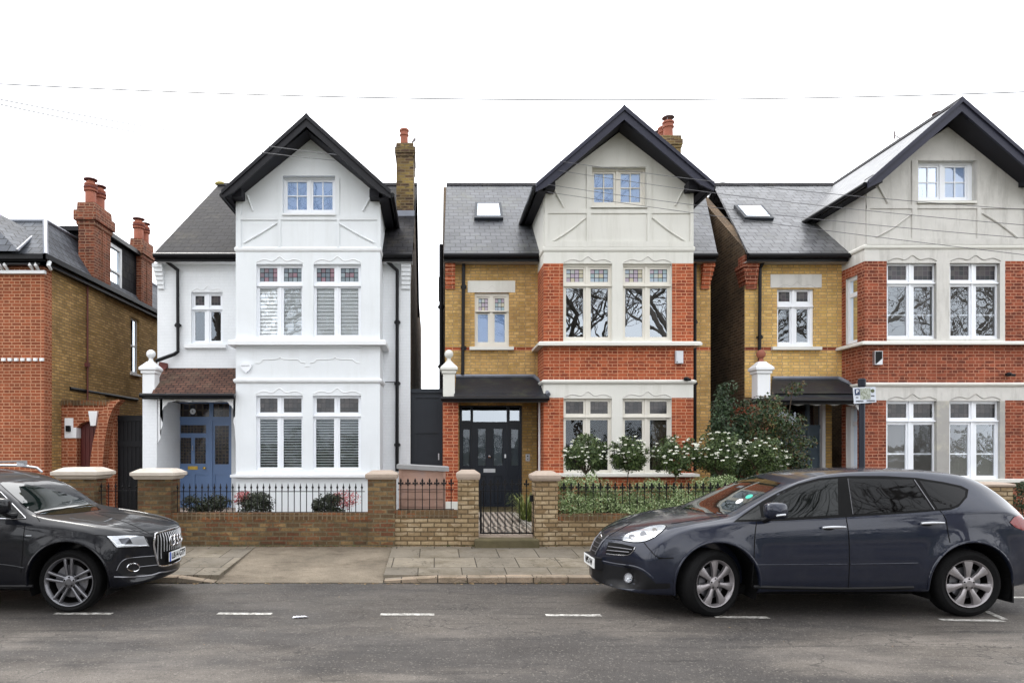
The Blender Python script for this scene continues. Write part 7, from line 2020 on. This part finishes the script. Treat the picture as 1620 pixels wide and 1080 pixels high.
lineobj('window_trim', B, [(41, 819.5), (20, 820.5), (-60, 818)], .007, M['chrome'], TB, .004, 0, mir)
for pts in ([(40, 826), (37, 850), (35, 880), (33, 905)], [(57, 815), (63, 824)], [(150, 811), (200, 826), (236, 843)], [(246, 848), (240, 856), (244, 872)], [(168, 847), (150, 846)]):
    lineobj('panel_gap', B, pts, .0045, M['seam'], TB, .0, 3, mir)
lineobj('sill_trim', B, [(-60, 925), (-10, 927), (52, 927)], .02, M['plastic'], TB, -.004, 2, mir)
lineobj('side_crease', B, [(-60, 893), (0, 892), (38, 898)], .008, M['paintB'], TB, .0, 2, mir)
lineobj('badge', B, [(41, 847), (50, 847)], .008, M['silver'], TB, .003, 0, None)
hl = decal('headlight', B, [(168, 847.5), (172, 847), (200, 846), (227, 846.5), (232, 853), (236.5, 863.5), (205, 865), (184, 865.5), (176, 856)], M['lampglass'], TB, .005, 2.5, mirror=mir)
decal('lamp_reflector', B, [(187, 852), (204, 850), (209, 859), (192, 860)], M['lampdark'], hl, .009, 2)
lineobj('lamp_frame', B, [(168, 847.5), (200, 846), (227, 846.5), (236.5, 863.5), (205, 865), (184, 865.5), (168, 847.5)], .005, M['seam'], TB, .003, 0, mir)
lineobj('daytime_light', B, [(172, 850), (186, 862.5), (232, 862)], .006, M['white_gloss'], hl, .009, 0, None)
lineobj('hood_bulge', B, [(234, 845), (205, 836), (168, 827), (110, 819)], .008, M['paintB'], TB, -.003, 2, mir)
# grille
gp = [(-.40, .80), (-.33, .83), (0, .84), (.33, .83), (.40, .80), (.40, .66), (.36, .50), (.31, .43), (0, .42), (-.31, .43), (-.36, .50), (-.40, .66)]
def fcast(y, z, off=.0):
    r = bvB.ray_cast(Vector((XQ + 1, YQ + y, z)), Vector((-1, 0, 0)))
    p = r[0] if r[0] is not None else Vector((XQ, YQ + y, z)); return p + Vector((off, 0, 0))
gpc = catmull([(a, b, 0) for a, b in gp], 4, True)
mb = MB(); ctr = fcast(0, .63, .003)
ring1 = [fcast(p.x, p.y, .003) for p in gpc]; rows = [[c_.lerp(fcast(0, .63, .003), 1 - t) if t == 0 else fcast(lerp(0, p.x, t), lerp(.63, p.y, t), .004) for c_, p in zip(ring1, gpc)] for t in (.02, .3, .6, .85, 1)]
mb.grid(rows, close=True); gr = mb.build('grille', M['seam'], TB, recalc=False)
mb = MB(); mb.tube([fcast(p.x, p.y, .008) for p in gpc], .013, 8, closed=True); mb.build('grille_frame', M['chrome'], gr, smooth=True)
for k in range(17):
    y = -.36 + .72 * k / 16
    zt_ = .825 - max(0, abs(y) - .30) * .3; zb_ = .60 if abs(y) < .28 else .52
    mb = MB(); mb.tube([fcast(y, lerp(zt_, zb_, t), .012) for t in (0, .25, .5, .75, 1)], .0065, 6); mb.build('grille_bar', M['silver'], gr)
for k in range(4):
    y0 = -.135 + k * .09; mb = MB(); mb.tube([fcast(y0 + .058 * cos(a), .71 + .058 * sin(a), .022) for a in [2 * pi * j / 20 for j in range(20)]], .009, 8, closed=True); mb.build('emblem_ring', M['chrome'], gr, smooth=True)
xp = max(fcast(0, .53).x, fcast(.2, .53).x) + .012
mb = MB(); mb.box(xp, xp + .01, YQ - .26, YQ + .26, .475, .585); pl = mb.build('number_plate', M['plate'], TB)
mb = MB(); mb.box(xp + .01, xp + .012, YQ - .26, YQ - .215, .475, .585); mb.build('plate_band', M['plate_blue'], pl)
text_part('LB14 GTF', .10, M['ink'], pl, (xp + .012, YQ + .02, .53), 'plate_lettering', 90, 90, .001, .43, .003)
decal('lower_intake', B, [(184, 903), (190, 890), (199, 884), (215, 881.5), (245, 879), (252, 880), (254, 896), (248, 904), (225, 908), (195, 911)], M['plastic'], TB, .004, 3, mirror=mir)
lineobj('intake_trim', B, [(184, 902), (190, 890), (199, 883.5), (215, 881), (247, 878.5)], .005, M['alloy_dark'], TB, .005, 3, mir)
lineobj('intake_trim', B, [(220, 896), (248, 893)], .005, M['alloy_dark'], TB, .006, 0, mir)
lineobj('fog_light_ring', B, [(210 + 10 * cos(a), 897 - 6.3 * sin(a) + 0) for a in [k * pi / 10 for k in range(21)]], .007, M['chrome'], TB, .008, 0, mir)
lineobj('bumper_lip', B, [(180, 912), (210, 912.5), (240, 909), (252, 905), (262, 904), (280, 899), (297, 890)], .010, M['alloy_dark'], TB, .003, 2, None)
for (ax, az, ar) in arB:
    for s_ in (-1, 1):
        mb = MB(); pts = []
        for k in range(-2, 27):
            a = pi * k / 24; x, z = ax + (ar + .012) * cos(a), az + (ar + .012) * sin(a)
            r = B.ray_cast(trB(Vector((x, s_ * 2, z))), Vector((0, -s_, 0)))
            if r[0] is not None: pts.append(r[0])
        mb.tube(pts, .013, 8); mb.build('wheel_arch', M['paintB'], TB, smooth=True)
        mb = MB(); rows = []
        for yy in (.50, .89): rows.append([trB(Vector((ax + (ar - .002) * cos(pi * k / 24), s_ * yy, az + (ar - .002) * sin(pi * k / 24)))) for k in range(-3, 28)])
        mb.grid(rows); mb.face(rows[0]); mb.build('arch_liner', M['seam'], TB, recalc=False)
for xx in (.86, 3.67):
    for s_ in (-1, 1):
        wheel(TB, (XQ - xx, YQ + s_ * .88, .35), .35, .268, .235, 'five', 0, s_, M['alloy_dark'])
mb = MB(); mb.box(XQ - 4.2, XQ - .6, YQ - .6, YQ + .6, .2, .3); mb.build('underbody', M['seam'], TB)
mirror_part(TB, -6, 800, 7.40, 44, 26, M['paintB'], YQ, -1)
for s_ in (-1, 1):
    mb = MB(); yy = YQ + s_ * .56
    mb.tube([(XQ - 1.98, yy, 1.52), (XQ - 2.05, yy, 1.58), (XQ - 2.3, yy, 1.61), (XQ - 3.4, yy, 1.62), (XQ - 3.9, yy, 1.58), (XQ - 3.95, yy, 1.53)], .016, 8); mb.build('roof_rail', M['silver'], TB, smooth=True)
for x_ in (2.25, 3.3):
    mb = MB(); mb.box(XQ - x_ - .035, XQ - x_ + .035, YQ - .62, YQ + .62, 1.655, 1.675)
    mb.box(XQ - x_ - .05, XQ - x_ + .05, YQ + .53, YQ + .60, 1.6, 1.655); mb.box(XQ - x_ - .05, XQ - x_ + .05, YQ - .60, YQ - .53, 1.6, 1.655); mb.build('roof_bar', [M['silver']], TB)
